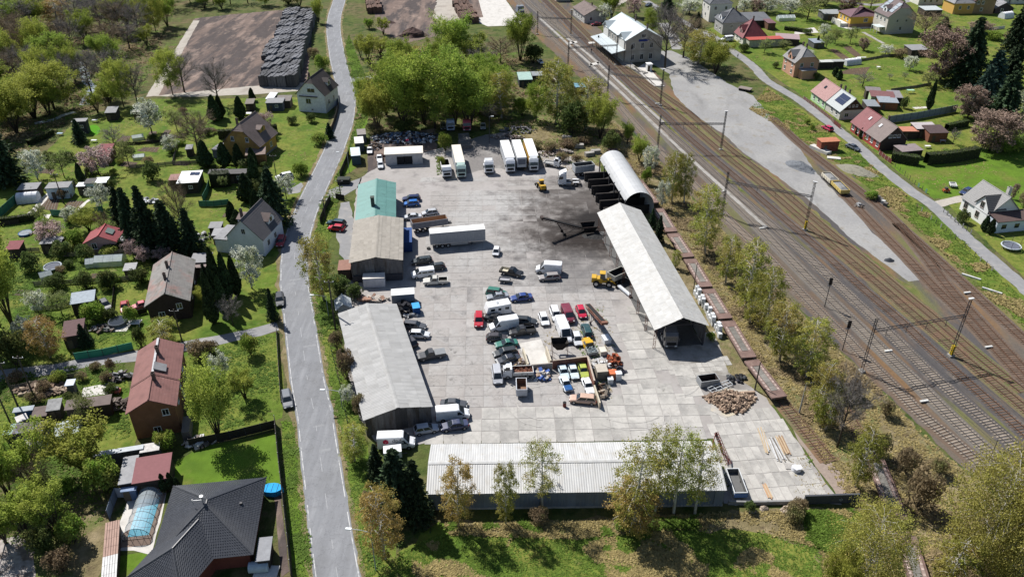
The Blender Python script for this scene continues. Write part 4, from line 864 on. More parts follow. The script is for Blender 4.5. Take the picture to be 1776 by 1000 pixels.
# ================================================================ VEHICLES
ZY=.06                                    # top of the yard paving
CAR=dict(# L, W, H, belt, windscreen base, roof front, roof rear, rear glass base, boot height
 hatch=(4.05,1.72,1.48,.92,1.05,.35,-1.45,-1.92,.92),estate=(4.65,1.78,1.47,.93,1.15,.45,-1.85,-2.22,.93),
 sedan=(4.6,1.76,1.42,.92,1.1,.35,-.9,-1.6,.95),coupe=(4.4,1.78,1.34,.88,.95,.15,-.6,-1.55,.9),
 suv=(4.5,1.84,1.75,1.05,1.2,.6,-1.8,-2.12,1.05),minivan=(4.75,1.85,1.78,1.0,1.65,.8,-1.95,-2.28,1.0),
 oldcar=(4.2,1.62,1.4,.86,.75,.3,-.85,-1.25,.86),microcar=(2.9,1.6,1.5,.9,.9,.35,-1.1,-1.38,.9))
CAR_ME={}
def car_meshes(kind):
 if kind in CAR_ME:return CAR_ME[kind]
 L,W,H,zb,xw,rf,rr,xb,bz=CAR[kind];w=W/2;X=L/2;parts=[]
 b=MB()
 def ring(x,zl,zt,k):return [(x,s*q*k*w,z) for s,q,z in ((-1,.8,zl),(-1,1,zl+.22),(-1,.99,zt-.14),(-1,.86,zt),(1,.86,zt),(1,.99,zt-.14),(1,1,zl+.22),(1,.8,zl))]
 b.loft([ring(-X,.35,bz-.14,.86),ring(-X+.12,.26,bz-.03,.95),ring(xb+.05,.22,bz if bz>zb-.01 else zb,1),ring(xw-.4,.22,zb,1),ring(xw+.1,.22,zb-.04,1),ring(X-.35,.24,zb-.16,.96),ring(X-.08,.28,zb-.26,.88),ring(X,.35,zb-.42,.78)])
 wb,wr=.87*w,.7*w
 base=[V(xb,-wb,zb-.02),V(xw,-wb,zb-.02),V(xw,wb,zb-.02),V(xb,wb,zb-.02)];top=[V(rr,-wr,H-.05),V(rf,-wr,H-.05),V(rf,wr,H-.05),V(rr,wr,H-.05)]
 cr=[V(rr+.12,-wr+.1,H),V(rf-.12,-wr+.1,H),V(rf-.12,wr-.1,H),V(rr+.12,wr-.1,H)]
 b.loft([base,top,cr])
 # wheel arches
 for sx in (X-.82,-X+.78):
  for s in (-1,1):b.cyl((sx,s*(w-.05),.33),.36,.13,14,1,'y')
 parts.append(('body',b.mesh('body',[BLACK,BLACK],False),(0,0,0),True))
 def pane(nm,a,c,d,e,ins=.1,off=.012):
  n=(c-a).cross(e-a).normalized();m=(a+c+d+e)/4
  if n.dot(m-V(0,0,zb*.6))<0:n=-n
  q=[p+(m-p)*ins*(1 if i else 1)+n*off for i,p in enumerate((a,c,d,e))]
  g=MB();g.poly(q);me=g.mesh(nm,GLASS);parts.append((nm,me,(0,0,0),False))
 pane('windscreen',base[1],base[2],top[2],top[1],.09);pane('rear_window',base[0],base[3],top[3],top[0],.13)
 for s,i,j in ((0,0,1),(1,3,2)):
  f=.52;bm,tm=base[i].lerp(base[j],f),top[i].lerp(top[j],f-.05)
  pane('side_window',base[i],bm,tm,top[i],.13);pane('side_window',bm,base[j],top[j],tm,.13)
 wh=MB();wh.cyl((0,0,0),.315,.2,14,0,'y');whm=wh.mesh('wheel',BLACK);ri=MB();ri.cyl((0,0,0),.19,.215,10,0,'y');rim=ri.mesh('rim',CHROME)
 for sx in (X-.82,-X+.78):
  for s in (-1,1):parts.append(('wheel',whm,(sx,s*(w-.085),.315),rim))
 hl=MB();hl.box(-.06,.05,-.17,.17,-.07,.07);hlm=hl.mesh('headlight',LAMP);tl=MB();tl.box(-.04,.05,-.13,.13,-.12,.12);tlm=tl.mesh('tail_light',REDLENS)
 for s in (-1,1):parts.append(('headlight',hlm,(X-.05,s*.6*w,zb-.34),False));parts.append(('tail_light',tlm,(-X+.05,s*.74*w,bz-.22),False))
 mi=MB();mi.box(-.07,.07,-.09,.09,-.06,.06);mim=mi.mesh('mirror',STEEL)
 for s in (-1,1):parts.append(('mirror',mim,(xw-.25,s*(w+.06),zb+.06),False))
 bp=MB();bp.box(-.06,.07,-.8*w,.8*w,-.08,.08);bpm=bp.mesh('bumper',STEEL)
 parts.append(('bumper',bpm,(X-.03,0,.42),False));parts.append(('bumper',bpm,(-X,0,.42),False))
 CAR_ME[kind]=parts;return parts
def spawn(parts,root,bodym):
 for nm,me,loc,fl in parts:
  o=O(nm,me,root,loc)
  if fl is True:
   o.material_slots[0].link='OBJECT';o.material_slots[0].material=bodym
  elif fl is not False and fl is not None:O('rim',fl,o)
def pose(front,rear,h=.5,z=None):
 a,b=G(*front,h),G(*rear,h);c=(a+b)/2;d=a-b
 return (c.x,c.y,ZY if z is None else z),math.atan2(d.y,d.x),d.length
def car(kind,front,rear,color,label,name='parked_car',cat='car',group=None,z=None,matte=False,extra=None):
 loc,rz,_=pose(front,rear,z=z);t=thing(name,label,cat,loc,rz,group)
 spawn(car_meshes(kind),t,plain(color) if matte else paint(color))
 return t
VAN_ME={}
def van(front,rear,color,label,L=5.6,W=2.0,H=2.5,windows=False,name='delivery_van',z=None,group=None):
 loc,rz,_=pose(front,rear,1.0,z);t=thing(name,label,'van',loc,rz,group);k=(L,W,H,windows)
 if k not in VAN_ME:
  X,w=L/2,W/2;b=MB();parts=[]
  def ring(x,zl,zt,kb,kt):return [(x,s*q,z) for s,q,z in ((-1,w*.92*kb,zl),(-1,w*kb,zl+.25),(-1,w*kb,zl+.6*(zt-zl)),(-1,w*kt*.95,zt-.12),(-1,w*kt*.82,zt),(1,w*kt*.82,zt),(1,w*kt*.95,zt-.12),(1,w*kb,zl+.6*(zt-zl)),(1,w*kb,zl+.25),(1,w*.92*kb,zl))]
  b.loft([ring(-X,.35,H-.06,.98,.97),ring(-X+.1,.28,H,1,1),ring(X-2.0,.28,H,1,1),ring(X-1.75,.28,H-.1,1,.96),ring(X-.85,.28,1.28,1,1.0),ring(X-.2,.3,1.02,.95,1),ring(X,.35,.8,.85,.95)])
  for sx in (X-.95,-X+1.1):
   for s in (-1,1):b.cyl((sx,s*(w-.05),.36),.4,.14,14,1,'y')
  parts.append(('body',b.mesh('body',[BLACK,BLACK]),(0,0,0),True))
  def pn(nm,pts):
   g=MB();g.poly(pts);parts.append((nm,g.mesh(nm,GLASS),(0,0,0),False))
  x0,z0,x1,z1=X-1.72,H-.14,X-.88,1.34
  pn('windscreen',[(x1+.03,-.86*w,z1),(x1+.03,.86*w,z1),(x0+.04,.76*w,z0),(x0+.04,-.76*w,z0)])
  for s in (-1,1):
   pn('side_window',[(X-1.15,s*(w+.012),1.3),(X-2.05,s*(w+.012),1.3),(X-2.05,s*(w*.965+.012),min(H-.25,1.95)),(X-1.6,s*(w*.965+.012),min(H-.25,1.95))])
   if windows:
    for q in range(2):
     xa=X-2.25-q*1.25;pn('side_window',[(xa,s*(w+.012),1.3),(xa-1.1,s*(w+.012),1.3),(xa-1.1,s*(w*.97+.012),H-.3),(xa,s*(w*.97+.012),H-.3)])
  pn('rear_window',[(-X-.012,-.7*w,1.4),(-X-.012,.7*w,1.4),(-X-.012,.65*w,min(H-.3,2)),(-X-.012,-.65*w,min(H-.3,2))])
  wh=MB();wh.cyl((0,0,0),.35,.22,14,0,'y');whm=wh.mesh('wheel',BLACK);ri=MB();ri.cyl((0,0,0),.2,.235,10,0,'y');rim=ri.mesh('rim',CHROME)
  for sx in (X-.95,-X+1.1):
   for s in (-1,1):parts.append(('wheel',whm,(sx,s*(w-.09),.35),rim))
  hl=MB();hl.box(-.08,.06,-.16,.16,-.12,.12);hlm=hl.mesh('headlight',LAMP);tl=MB();tl.box(-.04,.04,-.08,.08,-.3,.3);tlm=tl.mesh('tail_light',REDLENS);mi=MB();mi.box(-.08,.08,-.1,.1,-.16,.16);mim=mi.mesh('mirror',STEEL)
  for s in (-1,1):
   parts+=[('headlight',hlm,(X-.06,s*.66*w,.82),False),('tail_light',tlm,(-X,s*.88*w,1.1),False),('mirror',mim,(X-1.1,s*(w+.12),1.4),False)]
  bp=MB();bp.box(-.08,.08,-.88*w,.88*w,-.12,.12);bpm=bp.mesh('bumper',STEEL);parts+=[('bumper',bpm,(X-.02,0,.46),False),('bumper',bpm,(-X,0,.46),False)]
  VAN_ME[k]=parts
 spawn(VAN_ME[k],t,paint(color));return t
def wheels(t,xs,w,r=.5,wd=.3,name='wheel'):
 k=('W',r,wd)
 if k not in VAN_ME:
  a=MB();a.cyl((0,0,0),r,wd,14,0,'y');c=MB();c.cyl((0,0,0),r*.55,wd+.03,10,0,'y');VAN_ME[k]=(a.mesh('wheel',BLACK),c.mesh('rim',CHROME))
 for x in xs:
  for s in (-1,1):
   o=O(name,VAN_ME[k][0],t,(x,s*(w-wd/2),r));O('rim',VAN_ME[k][1],o)
def truck_cab(t,x0,color,W=2.45,H=3.6,z0=.9,L=2.1,deflector=True):
 """cab with its front at local x0"""
 w=W/2;b=MB()
 rg=lambda x,zt,k:[(x,-w*k,z0-.35),(x,w*k,z0-.35),(x,w*k,zt),(x,-w*k,zt)]
 b.loft([rg(x0-L,H,1),rg(x0-.75,H,1),rg(x0-.28,H-.55,.98),rg(x0-.05,1.95,.97),rg(x0,1.2,.93)]);c=O('cab',b,t,mat=paint(color))
 g=MB();g.poly([(x0-.03,-w*.88,2.0),(x0-.03,w*.88,2.0),(x0-.25,w*.86,H-.68),(x0-.25,-w*.86,H-.68)]);O('windscreen',g,c,mat=GLASS)
 for s in (-1,1):
  g=MB();g.poly([(x0-.3,s*(w+.012),2.0),(x0-1.25,s*(w+.012),2.0),(x0-1.25,s*(w+.012),2.75),(x0-.45,s*(w+.012),2.75)]);O('side_window',g,c,mat=GLASS)
  m=MB();m.box(x0-.35,x0-.15,s*w+(.05 if s>0 else-.3),s*w+(.3 if s>0 else-.05),2.0,2.6);O('mirror',m,c,mat=STEEL)
  m=MB();m.box(x0-.1,x0+.04,s*.7*w-.2,s*.7*w+.2,.75,.98);O('headlight',m,c,mat=LAMP)
 m=MB();m.box(x0-.3,x0+.06,-w*.95,w*.95,.4,.75);O('bumper',m,c,mat=STEEL);m=MB();m.box(x0-.04,x0+.012,-w*.7,w*.7,1.05,1.7);O('grille',m,c,mat=BLACK)
 if deflector:
  m=MB();m.loft([[(x0-L,-w*.9,H),(x0-L,w*.9,H),(x0-L,w*.85,H+.55),(x0-L,-w*.85,H+.55)],[(x0-1.0,-w*.85,H),(x0-1.0,w*.85,H),(x0-1.0,w*.8,H+.15),(x0-1.0,-w*.8,H+.15)]]);O('roof_deflector',m,c,mat=paint(color))
 return c
def tractor_unit(front,rear,color,label,name='truck_tractor',H=3.5,defl=True,h=1.0):
 loc,rz,_=pose(front,rear,h);t=thing(name,label,'truck',loc,rz)
 truck_cab(t,2.95,color,H=H,deflector=defl)
 m=MB();m.box(-2.9,1.2,-.45,.45,.75,1.0);m.box(-2.9,-2.7,-1.1,1.1,.7,.9);O('chassis',m,t,mat=STEEL)
 m=MB();m.cyl((-1.3,0,1.1),.5,.14,14);O('fifth_wheel',m,t,mat=BLACK)
 for s in (-1,1):
  m=MB();m.box(-.4,.8,s*1.15-.22,s*1.15+.22,.5,1.05);O('fuel_tank',m,t,mat=CHROME);m=MB();m.box(-2.5,-.9,s*.95-.25,s*.95+.25,1.05,1.1);O('mudguard',m,t,mat=paint(color))
 wheels(t,(1.75,-1.6),1.22);return t
def semi_trailer(front,rear,roofm,sidem,label,L=13.2,H=4.0,h=4.0,name='semi_trailer',reefer=False,ribs=12,nosed=True,zf=1.15):
 loc,rz,ln=pose(front,rear,h);t=thing(name,label,'trailer',loc,rz);X=L/2
 m=MB();m.box(-X,X,-1.25,1.25,zf,H-.06);O('box',m,t,mat=sidem);m=MB();m.box(-X,X,-1.27,1.27,H-.06,H);O('roof_sheet',m,t,mat=roofm)
 for s in (-1,1):
  m=MB();m.box(-X,X,s*1.262-.012,s*1.262+.012,zf-.12,zf+.1);O('side_rail',m,t,mat=CHROME)
  m=MB()
  for i in range(ribs):m.box(-X+L*(i+.5)/ribs-.03,-X+L*(i+.5)/ribs+.03,s*1.26-.01,s*1.26+.01,zf+.1,H-.1)
  O('curtain_straps',m,t,mat=plain((.3,.31,.33)),kind='stuff')
  m=MB();m.box(-X-.02,-X+.02,min(0,s*1.22),max(0,s*1.22),zf+.05,H-.12);O('rear_door',m,t,mat=sidem)
  m=MB();m.box(X-3.2,X-3.05,s*.8-.06,s*.8+.06,.1,zf);O('landing_leg',m,t,mat=STEEL)
  m=MB();m.box(-X+4.6,X-4,s*1.18-.02,s*1.18+.02,.5,.95);O('side_guard',m,t,mat=CHROME)
 m=MB();m.box(-X+.2,X-.8,-.5,.5,zf-.35,zf);O('chassis',m,t,mat=STEEL)
 if reefer:m=MB();m.box(X,X+.45,-.95,.95,2.1,3.7);O('cooling_unit',m,t,mat=plain((.12,.13,.16)))
 wheels(t,(-X+1.4,-X+2.7,-X+4.0),1.22);return t
def tipper_body(t,x0,x1,w,z0,z1,mat,inner,name='tipping_body',rim=.12):
 m=MB();a=.12
 m.box(x0,x1,-w,-w+a,z0,z1);m.box(x0,x1,w-a,w,z0,z1);m.box(x0,x0+a,-w+a,w-a,z0,z1-.003);m.box(x1-a,x1,-w+a,w-a,z0,z1-.003)
 n=max(2,int((x1-x0)/1.1))
 for i in range(n):
  x=x0+(x1-x0)*(i+.5)/n
  for s in (-1,1):m.box(x-.05,x+.05,s*w-.06,s*w+.06,z0,z1-.1)
 o=O(name,m,t,mat=mat);m=MB();m.box(x0+a,x1-a,-w+a,w-a,z0,z0+.12);O('bed_floor',m,o,mat=inner)
 m=MB();m.box(x0+a,x1-a,w-a-.03,w-a,z0+.12,z1-.05);m.box(x0+a,x1-a,-w+a,-w+a+.03,z0+.12,z1-.05);m.box(x0+a,x0+a+.03,-w+a+.03,w-a-.03,z0+.12,z1-.05);m.box(x1-a-.03,x1-a,-w+a+.03,w-a-.03,z0+.12,z1-.05);O('lining',m,o,mat=inner,kind='stuff');return o
NAVY=(.02,.03,.09);DKBLUE=(.015,.02,.045);BLUE=(.02,.1,.38);SILVER=(.42,.43,.45);WHITE=(.72,.73,.75);DKGREEN=(.012,.05,.035);BLK=(.014,.015,.018);DKGREY=(.05,.053,.06);RED=(.42,.012,.03);MAR=(.16,.02,.035)
CARS=[# kind, front px, rear px, colour, label
 ('estate',(700,345.5),(727,344),NAVY,'dark navy car nosed up to the green roofed office'),
 ('hatch',(700,354.5),(726.5,352.5),(.02,.13,.42),'bright blue hatchback beside the navy car at the office'),
 ('sedan',(703,377.5),(727,376),(.45,.47,.5),'pale car nosed in behind the brown tipper trailer by the office'),
 ('hatch',(732.5,371),(759,368),SILVER,'silver hatchback just beyond the brown lined tipper trailer'),
 ('microcar',(859,444),(862.5,431),WHITE,'small white car alone behind the white box trailer'),
 ('estate',(717,454.5),(746.5,451),(.03,.04,.045),'dark grey estate nearest the brown roofed workshop'),
 ('hatch',(742,465.5),(771,462),(.025,.032,.05),'dark blue grey car tucked behind the white minibus'),
 ('estate',(736,567),(701.5,563.5),(.08,.085,.095),'grey estate backed against the long grey shed'),
 ('hatch',(741.5,581),(713,580),(.6,.62,.64),'white hatchback backed against the long grey shed'),
 ('suv',(875,511),(848,507.5),(.04,.16,.12),'green off-roader parked at the far side of the caravan'),
 ('sedan',(849,516),(877,513),(.25,.27,.3),'silver grey saloon squeezed between the green off-roader and the caravan'),
 ('sedan',(886.5,518.5),(921.5,514.5),(.02,.05,.2),'royal blue saloon parked alone near the middle of the yard'),
 ('sedan',(876,553.5),(846,550.5),BLK,'black car squeezed between the caravan and the white van'),
 ('estate',(926,558.5),(896,556),(.035,.04,.045),'charcoal estate behind the white van in the car cluster'),
 ('hatch',(878,586),(845,586.5),(.06,.055,.06),'dark hatchback with pale silver roof at the edge of the cluster'),
 ('coupe',(859.5,599),(897,594),(.03,.15,.115),'metallic green coupe in the car cluster'),
 ('estate',(859,615),(894,609),(.035,.037,.042),'dark grey estate between the green coupe and the black saloon'),
 ('sedan',(866.5,627),(895,621),(.025,.03,.045),'blackish saloon closest to the white flatbed truck'),
 ('minivan',(864,663),(861,640),(.4,.41,.44),'silver people carrier at the corner beside the white flatbed truck'),
 ('suv',(830.5,568),(831,544.5),RED,'bright red car standing alone in the yard'),
 ('hatch',(947,564),(940,544.5),WHITE,'white hatchback at the outer end of the row of nose-forward cars'),
 ('suv',(967,557),(960,535.5),WHITE,'white off-roader tucked behind the long white van'),
 ('hatch',(1012,552),(1004,531.5),(.45,.015,.05),'crimson hatchback beside the rusty loading conveyor'),
 ('estate',(1014,563),(1021,585),(.02,.06,.065),'dark teal estate behind the yellow cabbed pickup'),
 ('hatch',(1004,598),(998,579),(.55,.57,.6),'white and silver car between the long white van and the yellow cab'),
 ('oldcar',(980.5,654),(974,636.5),(.5,.6,.66),'pale blue old saloon in the walled bay, behind the blue bonneted car'),
 ('oldcar',(998,655),(991,634),(.55,.63,.66),'icy white old saloon in the middle of the walled bay'),
 ('oldcar',(1015,653),(1008.5,632.5),(.36,.42,.08),'lime green old saloon against the rusty wall'),
 ('oldcar',(1024,680),(1015.5,659),WHITE,'plain white old saloon in front of the lime green one'),
 ('estate',(997,691.5),(1025,694),(.5,.34,.26),'sun faded beige car without wheels trim beside the barrel'),
 ('sedan',(806,701.5),(768,700.5),(.07,.075,.085),'grey car partly hidden behind the white van at the shed corner'),
 ('sedan',(769.5,741),(807,735.5),(.04,.05,.1),'dark blue saloon in front of the white van at the shed corner'),
 ('estate',(936.5,482.5),(968.5,480),(.28,.26,.25),'silver brown estate with roof bars alongside the white panel van'),
 ('hatch',(760,741),(718,748),(.4,.43,.48),'silver car half in shade at the corner of the grey shed'),
 ('hatch',(707,588),(715,596),(.05,.05,.06),'dark car almost hidden under the eaves of the grey shed'),
 ('oldcar',(641.5,268),(641,255),WHITE,'white car by the scrap heap and the site containers'),
 ('oldcar',(660.5,292.5),(659.5,280.5),(.55,.57,.6),'silver white car nose out beside the garage block'),
 ('oldcar',(658.5,279),(658,271),WHITE,'white car tail to tail behind the silver one at the garage block'),
 ('estate',(769,227),(768,212),BLK,'dark car in the shade of the trees beside the blue lorry'),
 ('sedan',(838,225),(837,214),(.2,.22,.25),'grey car with raised bonnet left on the grass behind the log stack'),
]
for k,f,r,c,lb in CARS:car(k,f,r,c,lb)
o=car('oldcar',(985.5,675),(977,656.5),(.62,.68,.72),'white old estate with dark blue bonnet at the front of the walled bay')
m=MB();m.boxc((1.45,0,.84),(1.15,1.32,.05),ry=.12);O('bonnet',m,o,mat=paint((.02,.09,.26)))['label']='dark blue bonnet'
for k,f,r,c,lb,z in [
 ('estate',(484.5,427),(490,411),(.3,.02,.045),'dark red car parked on the road edge by the white house',.05),
 ('estate',(486,530.5),(484.5,509.5),DKGREY,'dark car parked on the road edge by the tall spruce',.05),
 ('estate',(500.5,706.5),(495.5,679),(.13,.14,.16),'grey estate parked on the verge beside the road',.04),
 ('estate',(569,385.5),(598,388.5),(.015,.05,.07),'dark teal car next to the red one on the gravel by the workshop',.05),
 ('hatch',(569,394.5),(598,397.5),RED,'red car on the gravel strip behind the workshop',.05),
 ('estate',(484,307.5),(502,304),WHITE,'white estate beside the big spruce above the road',.02),
 ('hatch',(1427.5,219),(1442.5,226.5),(.45,.012,.07),'bright red car on the lane in front of the row houses',.05),
 ('sedan',(1487.5,259.5),(1471.5,252.5),(.06,.075,.1),'dark blue grey car on the lane below the red row house',.05),
 ('oldcar',(216.5,541),(216,523),(.3,.02,.03),'dark red old car on the lawn beside the timber house',.02),
 ('oldcar',(232,533),(255,527),(.5,.12,.14),'pink and white old car by the hedge of the timber house',.02),
 ('hatch',(187,534),(179,524),(.05,.055,.06),'black and silver car parked by the blue roofed shed',.02),
 ('sedan',(1027,43),(1040,42),MAR,'maroon car parked by the low goods office',.03),
 ('oldcar',(941,111),(934,104.5),WHITE,'white car on the grass track beside the thicket',.02),
 ('sedan',(1122,10),(1128,8),(.03,.05,.08),'dark car beyond the station on the pale lane',.04),
 ('hatch',(1671,334.5),(1680,331),(.03,.05,.12),'blue car behind the white gabled house',.04),
 ]:car(k,f,r,c,lb,z=z)
van((716.5,475),(750,471),WHITE,'white minibus with dark side windows near the workshop',4.9,1.9,2.0,True,'minibus')
van((852,566),(895,559.5),WHITE,'white high roofed panel van in the middle of the car cluster')
van((990,556),(980,533),(.17,.03,.05),'maroon van in the row beside the crimson hatchback',5.0,1.9,2.0,True,'minibus')
van((985,592),(970,556),WHITE,'long white van facing the hopper',6.6,2.05,2.6)
van((812,714),(758,719),WHITE,'white van parked between two dark cars at the shed corner',5.6,2.0,2.3)
van((931,464),(973,467),WHITE,'white panel van next to the silver brown estate in open yard',5.6,2.05,2.5)
van((1247,68.5),(1275,66),WHITE,'white camper van on the forecourt of the wine red roofed house',5.2,1.9,2.1,True,'minibus',.05)
dp=van((713,764),(662,766),WHITE,'white courier van with red cube logo and dpd lettering',5.9,2.05,2.6,z=.04)
# courier emblem and letters on the van's side that faces the camera
tx=bpy.data.curves.new('lettering','FONT');tx.body='dpd';tx.size=1.0;tx.extrude=.008;tx.align_x='CENTER'
tob=bpy.data.objects.new('tmp',tx);col.objects.link(tob);bpy.context.view_layer.update()
tme=bpy.data.meshes.new_from_object(tob.evaluated_get(bpy.context.evaluated_depsgraph_get()));bpy.data.objects.remove(tob);tme.name='lettering';tme.materials.clear();tme.materials.append(plain((.06,.06,.065)))
o=O('lettering',tme,dp,(.2,-1.035,1.72));o.rotation_euler=(R(90),0,0);o['label']='dark grey dpd lettering'
m=MB();cxx,cz,r=-1.55,1.85,.52;hx=[(cxx+r*math.cos(R(90+60*i)),cz+r*math.sin(R(90+60*i))) for i in range(6)];ctr=(cxx,cz)
for a,b_,c in ((0,1,5),(1,2,None),(4,5,None)):pass
for idx,(sx) in enumerate([(5,0,1),(1,2,3),(3,4,5)]):
 q=[hx[sx[0]],hx[sx[1]],hx[sx[2]],ctr];gx=sum(p[0] for p in q)/4;gz=sum(p[1] for p in q)/4
 m.poly([((p[0]-gx)*.92+gx,-1.04,(p[1]-gz)*.92+gz) for p in q])
O('red_cube_emblem',m,dp,mat=plain((.45,.01,.05)))
# pickups
def pickup(front,rear,color,label,cover=None,bedm=None,z=None,name='pickup_truck',load=None):
 loc,rz,_=pose(front,rear,.6,z);t=thing(name,label,'pickup',loc,rz);X=2.6;w=.92;b=MB()
 rg=lambda x,zl,zt,k:[(x,-w*k,zl),(x,w*k,zl),(x,w*k,zt),(x,-w*k,zt)]
 b.loft([rg(-.55,.4,1.05,1),rg(1.0,.4,1.05,1),rg(2.2,.42,.95,.96),rg(X,.5,.8,.86)])
 b.loft([[(-.5,-.88,1.03),(1.15,-.88,1.03),(1.15,.88,1.03),(-.5,.88,1.03)],[(-.35,-.72,1.72),(.5,-.72,1.72),(.5,.72,1.72),(-.35,.72,1.72)]])
 c=O('cab',b,t,mat=paint(color))
 for nm,pts in (('windscreen',[(1.1,-.78,1.1),(1.1,.78,1.1),(.56,.66,1.66),(.56,-.66,1.66)]),('rear_window',[(-.5,-.7,1.15),(-.5,.7,1.15),(-.39,.6,1.6),(-.39,-.6,1.6)]),('side_window',[(-.38,-.86,1.12),(.9,-.86,1.12),(.48,-.76,1.64),(-.3,-.76,1.64)]),('side_window',[(-.38,.86,1.12),(.9,.86,1.12),(.48,.76,1.64),(-.3,.76,1.64)])):
  g=MB();g.poly([(p[0]+(.02 if nm=='windscreen' else-.02 if nm=='rear_window' else 0),p[1]*1.02,p[2]) for p in pts]);O(nm,g,c,mat=GLASS)
 bd=tipper_body(t,-X,-.6,.92,.55,1.1,bedm or paint(color),plain((.02,.02,.02)) if load is None else load,'cargo_bed')
 if cover:m=MB();m.box(-X,-.6,-.9,.9,1.1,1.55 if cover[1] else 1.16);O('bed_cover',m,t,mat=plain(cover[0]))
 m=MB();m.box(-X+.1,1,-.5,.5,.35,.55);O('chassis',m,t,mat=STEEL)
 for s in (-1,1):m=MB();m.box(X-.1,X+.02,s*.6-.15,s*.6+.15,.65,.82);O('headlight',m,c,mat=LAMP)
 wheels(t,(1.65,-1.5),.9,.36,.24);return t
pickup((734.5,488.5),(776,487),(.5,.49,.45),'silver white double cab pickup with open dark bed')
pickup((725.5,619.5),(771,612),(.06,.062,.068),'dark pickup with flat grey bed cover by the long grey shed',((.2,.21,.22),False))
pickup((883,577),(929,572),(.022,.023,.028),'black pickup with silver rails in the car cluster')
pickup((910,477),(865,468),(.013,.014,.016),'black off-road pickup with wooden cargo bed in the open yard',None,plain((.11,.1,.085)),load=plain((.5,.46,.36)))
yp=pickup((1013,586),(1030,616),(.55,.33,.02),'pickup with yellow cab and a bed of scrap',None,plain((.25,.27,.27)),load=plain((.1,.12,.11)))
# lorries along the north edge of the yard
tw=tractor_unit((777,310),(770.5,284),WHITE,'white tipper lorry with dark empty body next to the white articulated lorry','tipper_lorry',3.1,False)
tipper_body(tw,-4.6,.7,1.22,1.1,2.5,plain((.5,.49,.47)),plain((.03,.025,.02)));wheels(tw,(-3.2,),1.22)
TRW=M('white_trailer_roof',(.7,.7,.69),.6,.05);TRS=M('white_trailer_side',(.55,.57,.6),.5,.06)
semi_trailer((798,281),(791,252),M('cream_trailer_roof',(.62,.58,.5),.6,.05),TRS,'cream roofed white trailer behind the pale green lorry cab',12.5)
tractor_unit((801,306),(798,289),(.42,.55,.5),'pale green lorry cab coupled to the cream roofed trailer')
tractor_unit((849,300.5),(845,280),WHITE,'white lorry cab parked alone on the dark gravel')
semi_trailer((884.5,273),(875,244),TRW,TRS,'white trailer behind the white and navy lorry cab',12.5)
tractor_unit((886,297),(881.5,280),(.6,.62,.66),'white lorry cab with navy front beside the refrigerated trailer')
semi_trailer((905,273),(895,243),TRW,TRS,'white refrigerated trailer standing without a lorry',12.8,reefer=True)
semi_trailer((925.5,270),(915.5,241.5),TRW,M('yellow_trailer_side',(.6,.36,.06),.5,.06),'white roofed trailer with yellow sides at the end of the row',12.5)
tractor_unit((926.5,295),(922,277),(.58,.6,.62),'white lorry cab coupled to the yellow sided trailer')
tractor_unit((971.5,314),(1003,314),WHITE,'white lorry cab without trailer beside the arched coal store',H=3.6)
tractor_unit((782,226),(780,210),(.3,.36,.48),'blue white lorry in the shade below the thicket',defl=False);tractor_unit((810,226),(809,211),(.35,.05,.08),'red and white lorry cab behind the log stack',defl=False)
ts=semi_trailer((839.5,393),(745.5,401),TRW,M('grey_trailer_curtain',(.3,.31,.33),.7,.08,orand=0,streak=(3,(4,.1,.3),.12)),'white roofed grey sided box trailer standing alone in the yard',12.6,4.0,ribs=26)
tr=thing('tipper_trailer','grey tipper trailer with rusty brown interior beside the workshop','trailer',*pose((773,378),(717,386),2.4)[:2])
tipper_body(tr,-4.4,4.2,1.24,1.2,2.75,plain((.2,.2,.22)),plain((.36,.23,.14)));m=MB();m.box(-4,5.2,-.5,.5,.85,1.2);O('chassis',m,tr,mat=STEEL);wheels(tr,(-3.2,-1.9,-.6),1.22)
for s in (-1,1):m=MB();m.box(3,3.15,s*.7-.06,s*.7+.06,.05,1.0);O('landing_leg',m,tr,mat=STEEL)
tr=thing('tipper_trailer','large grey open tipper trailer beside the arched coal store','trailer',*pose((1029,286),(995,290),2.4)[:2])
tipper_body(tr,-2.8,2.8,1.3,1.1,3.0,plain((.36,.38,.4)),plain((.1,.1,.1)));m=MB();m.box(-2.7,2.9,-.5,.5,.75,1.1);O('chassis',m,tr,mat=STEEL);wheels(tr,(-1.8,-.6),1.22)
# small crew lorry
fl=thing('flatbed_lorry','small white dropside lorry at the rubble edge of the yard','lorry',*pose((968,284),(949,281),1)[:2]);truck_cab(fl,2.2,WHITE,1.9,2.3,.8,1.6,False);tipper_body(fl,-2.4,.5,.95,.8,1.15,plain((.5,.5,.5)),plain((.3,.3,.3)));wheels(fl,(1.4,-1.5),.95,.38,.25)
fl=thing('flatbed_lorry','white dropside lorry loaded with rusty scrap','lorry',*pose((873.5,645),(922,643),1)[:2]);truck_cab(fl,2.65,WHITE,2.0,2.3,.8,1.6,False);tipper_body(fl,-2.8,.95,1.05,.85,1.5,plain((.5,.5,.49)),RUST);wheels(fl,(1.8,-1.7),1.0,.42,.28)
m=MB();m.box(-2.5,2.2,-.45,.45,.5,.85);O('chassis',m,fl,mat=STEEL)
rs=random.Random(2);m=MB()
for i in range(26):m.boxc((rs.uniform(-2.5,.7),rs.uniform(-.8,.8),rs.uniform(1,1.25)),(rs.uniform(.3,1.3),.12,.1),rs.uniform(0,3))
O('scrap_load',m,fl,mat=RUST,kind='stuff')
m=MB()
for i in range(40):m.boxc((rs.uniform(-2.4,-.8),rs.uniform(-.75,.75),rs.uniform(.75,1.15)),(rs.uniform(.2,.6),.2,.15),rs.uniform(0,3),ry=rs.uniform(-.5,.5))
O('scrap_load',m,yp,mat=plain((.16,.19,.2),var=.5),kind='stuff')
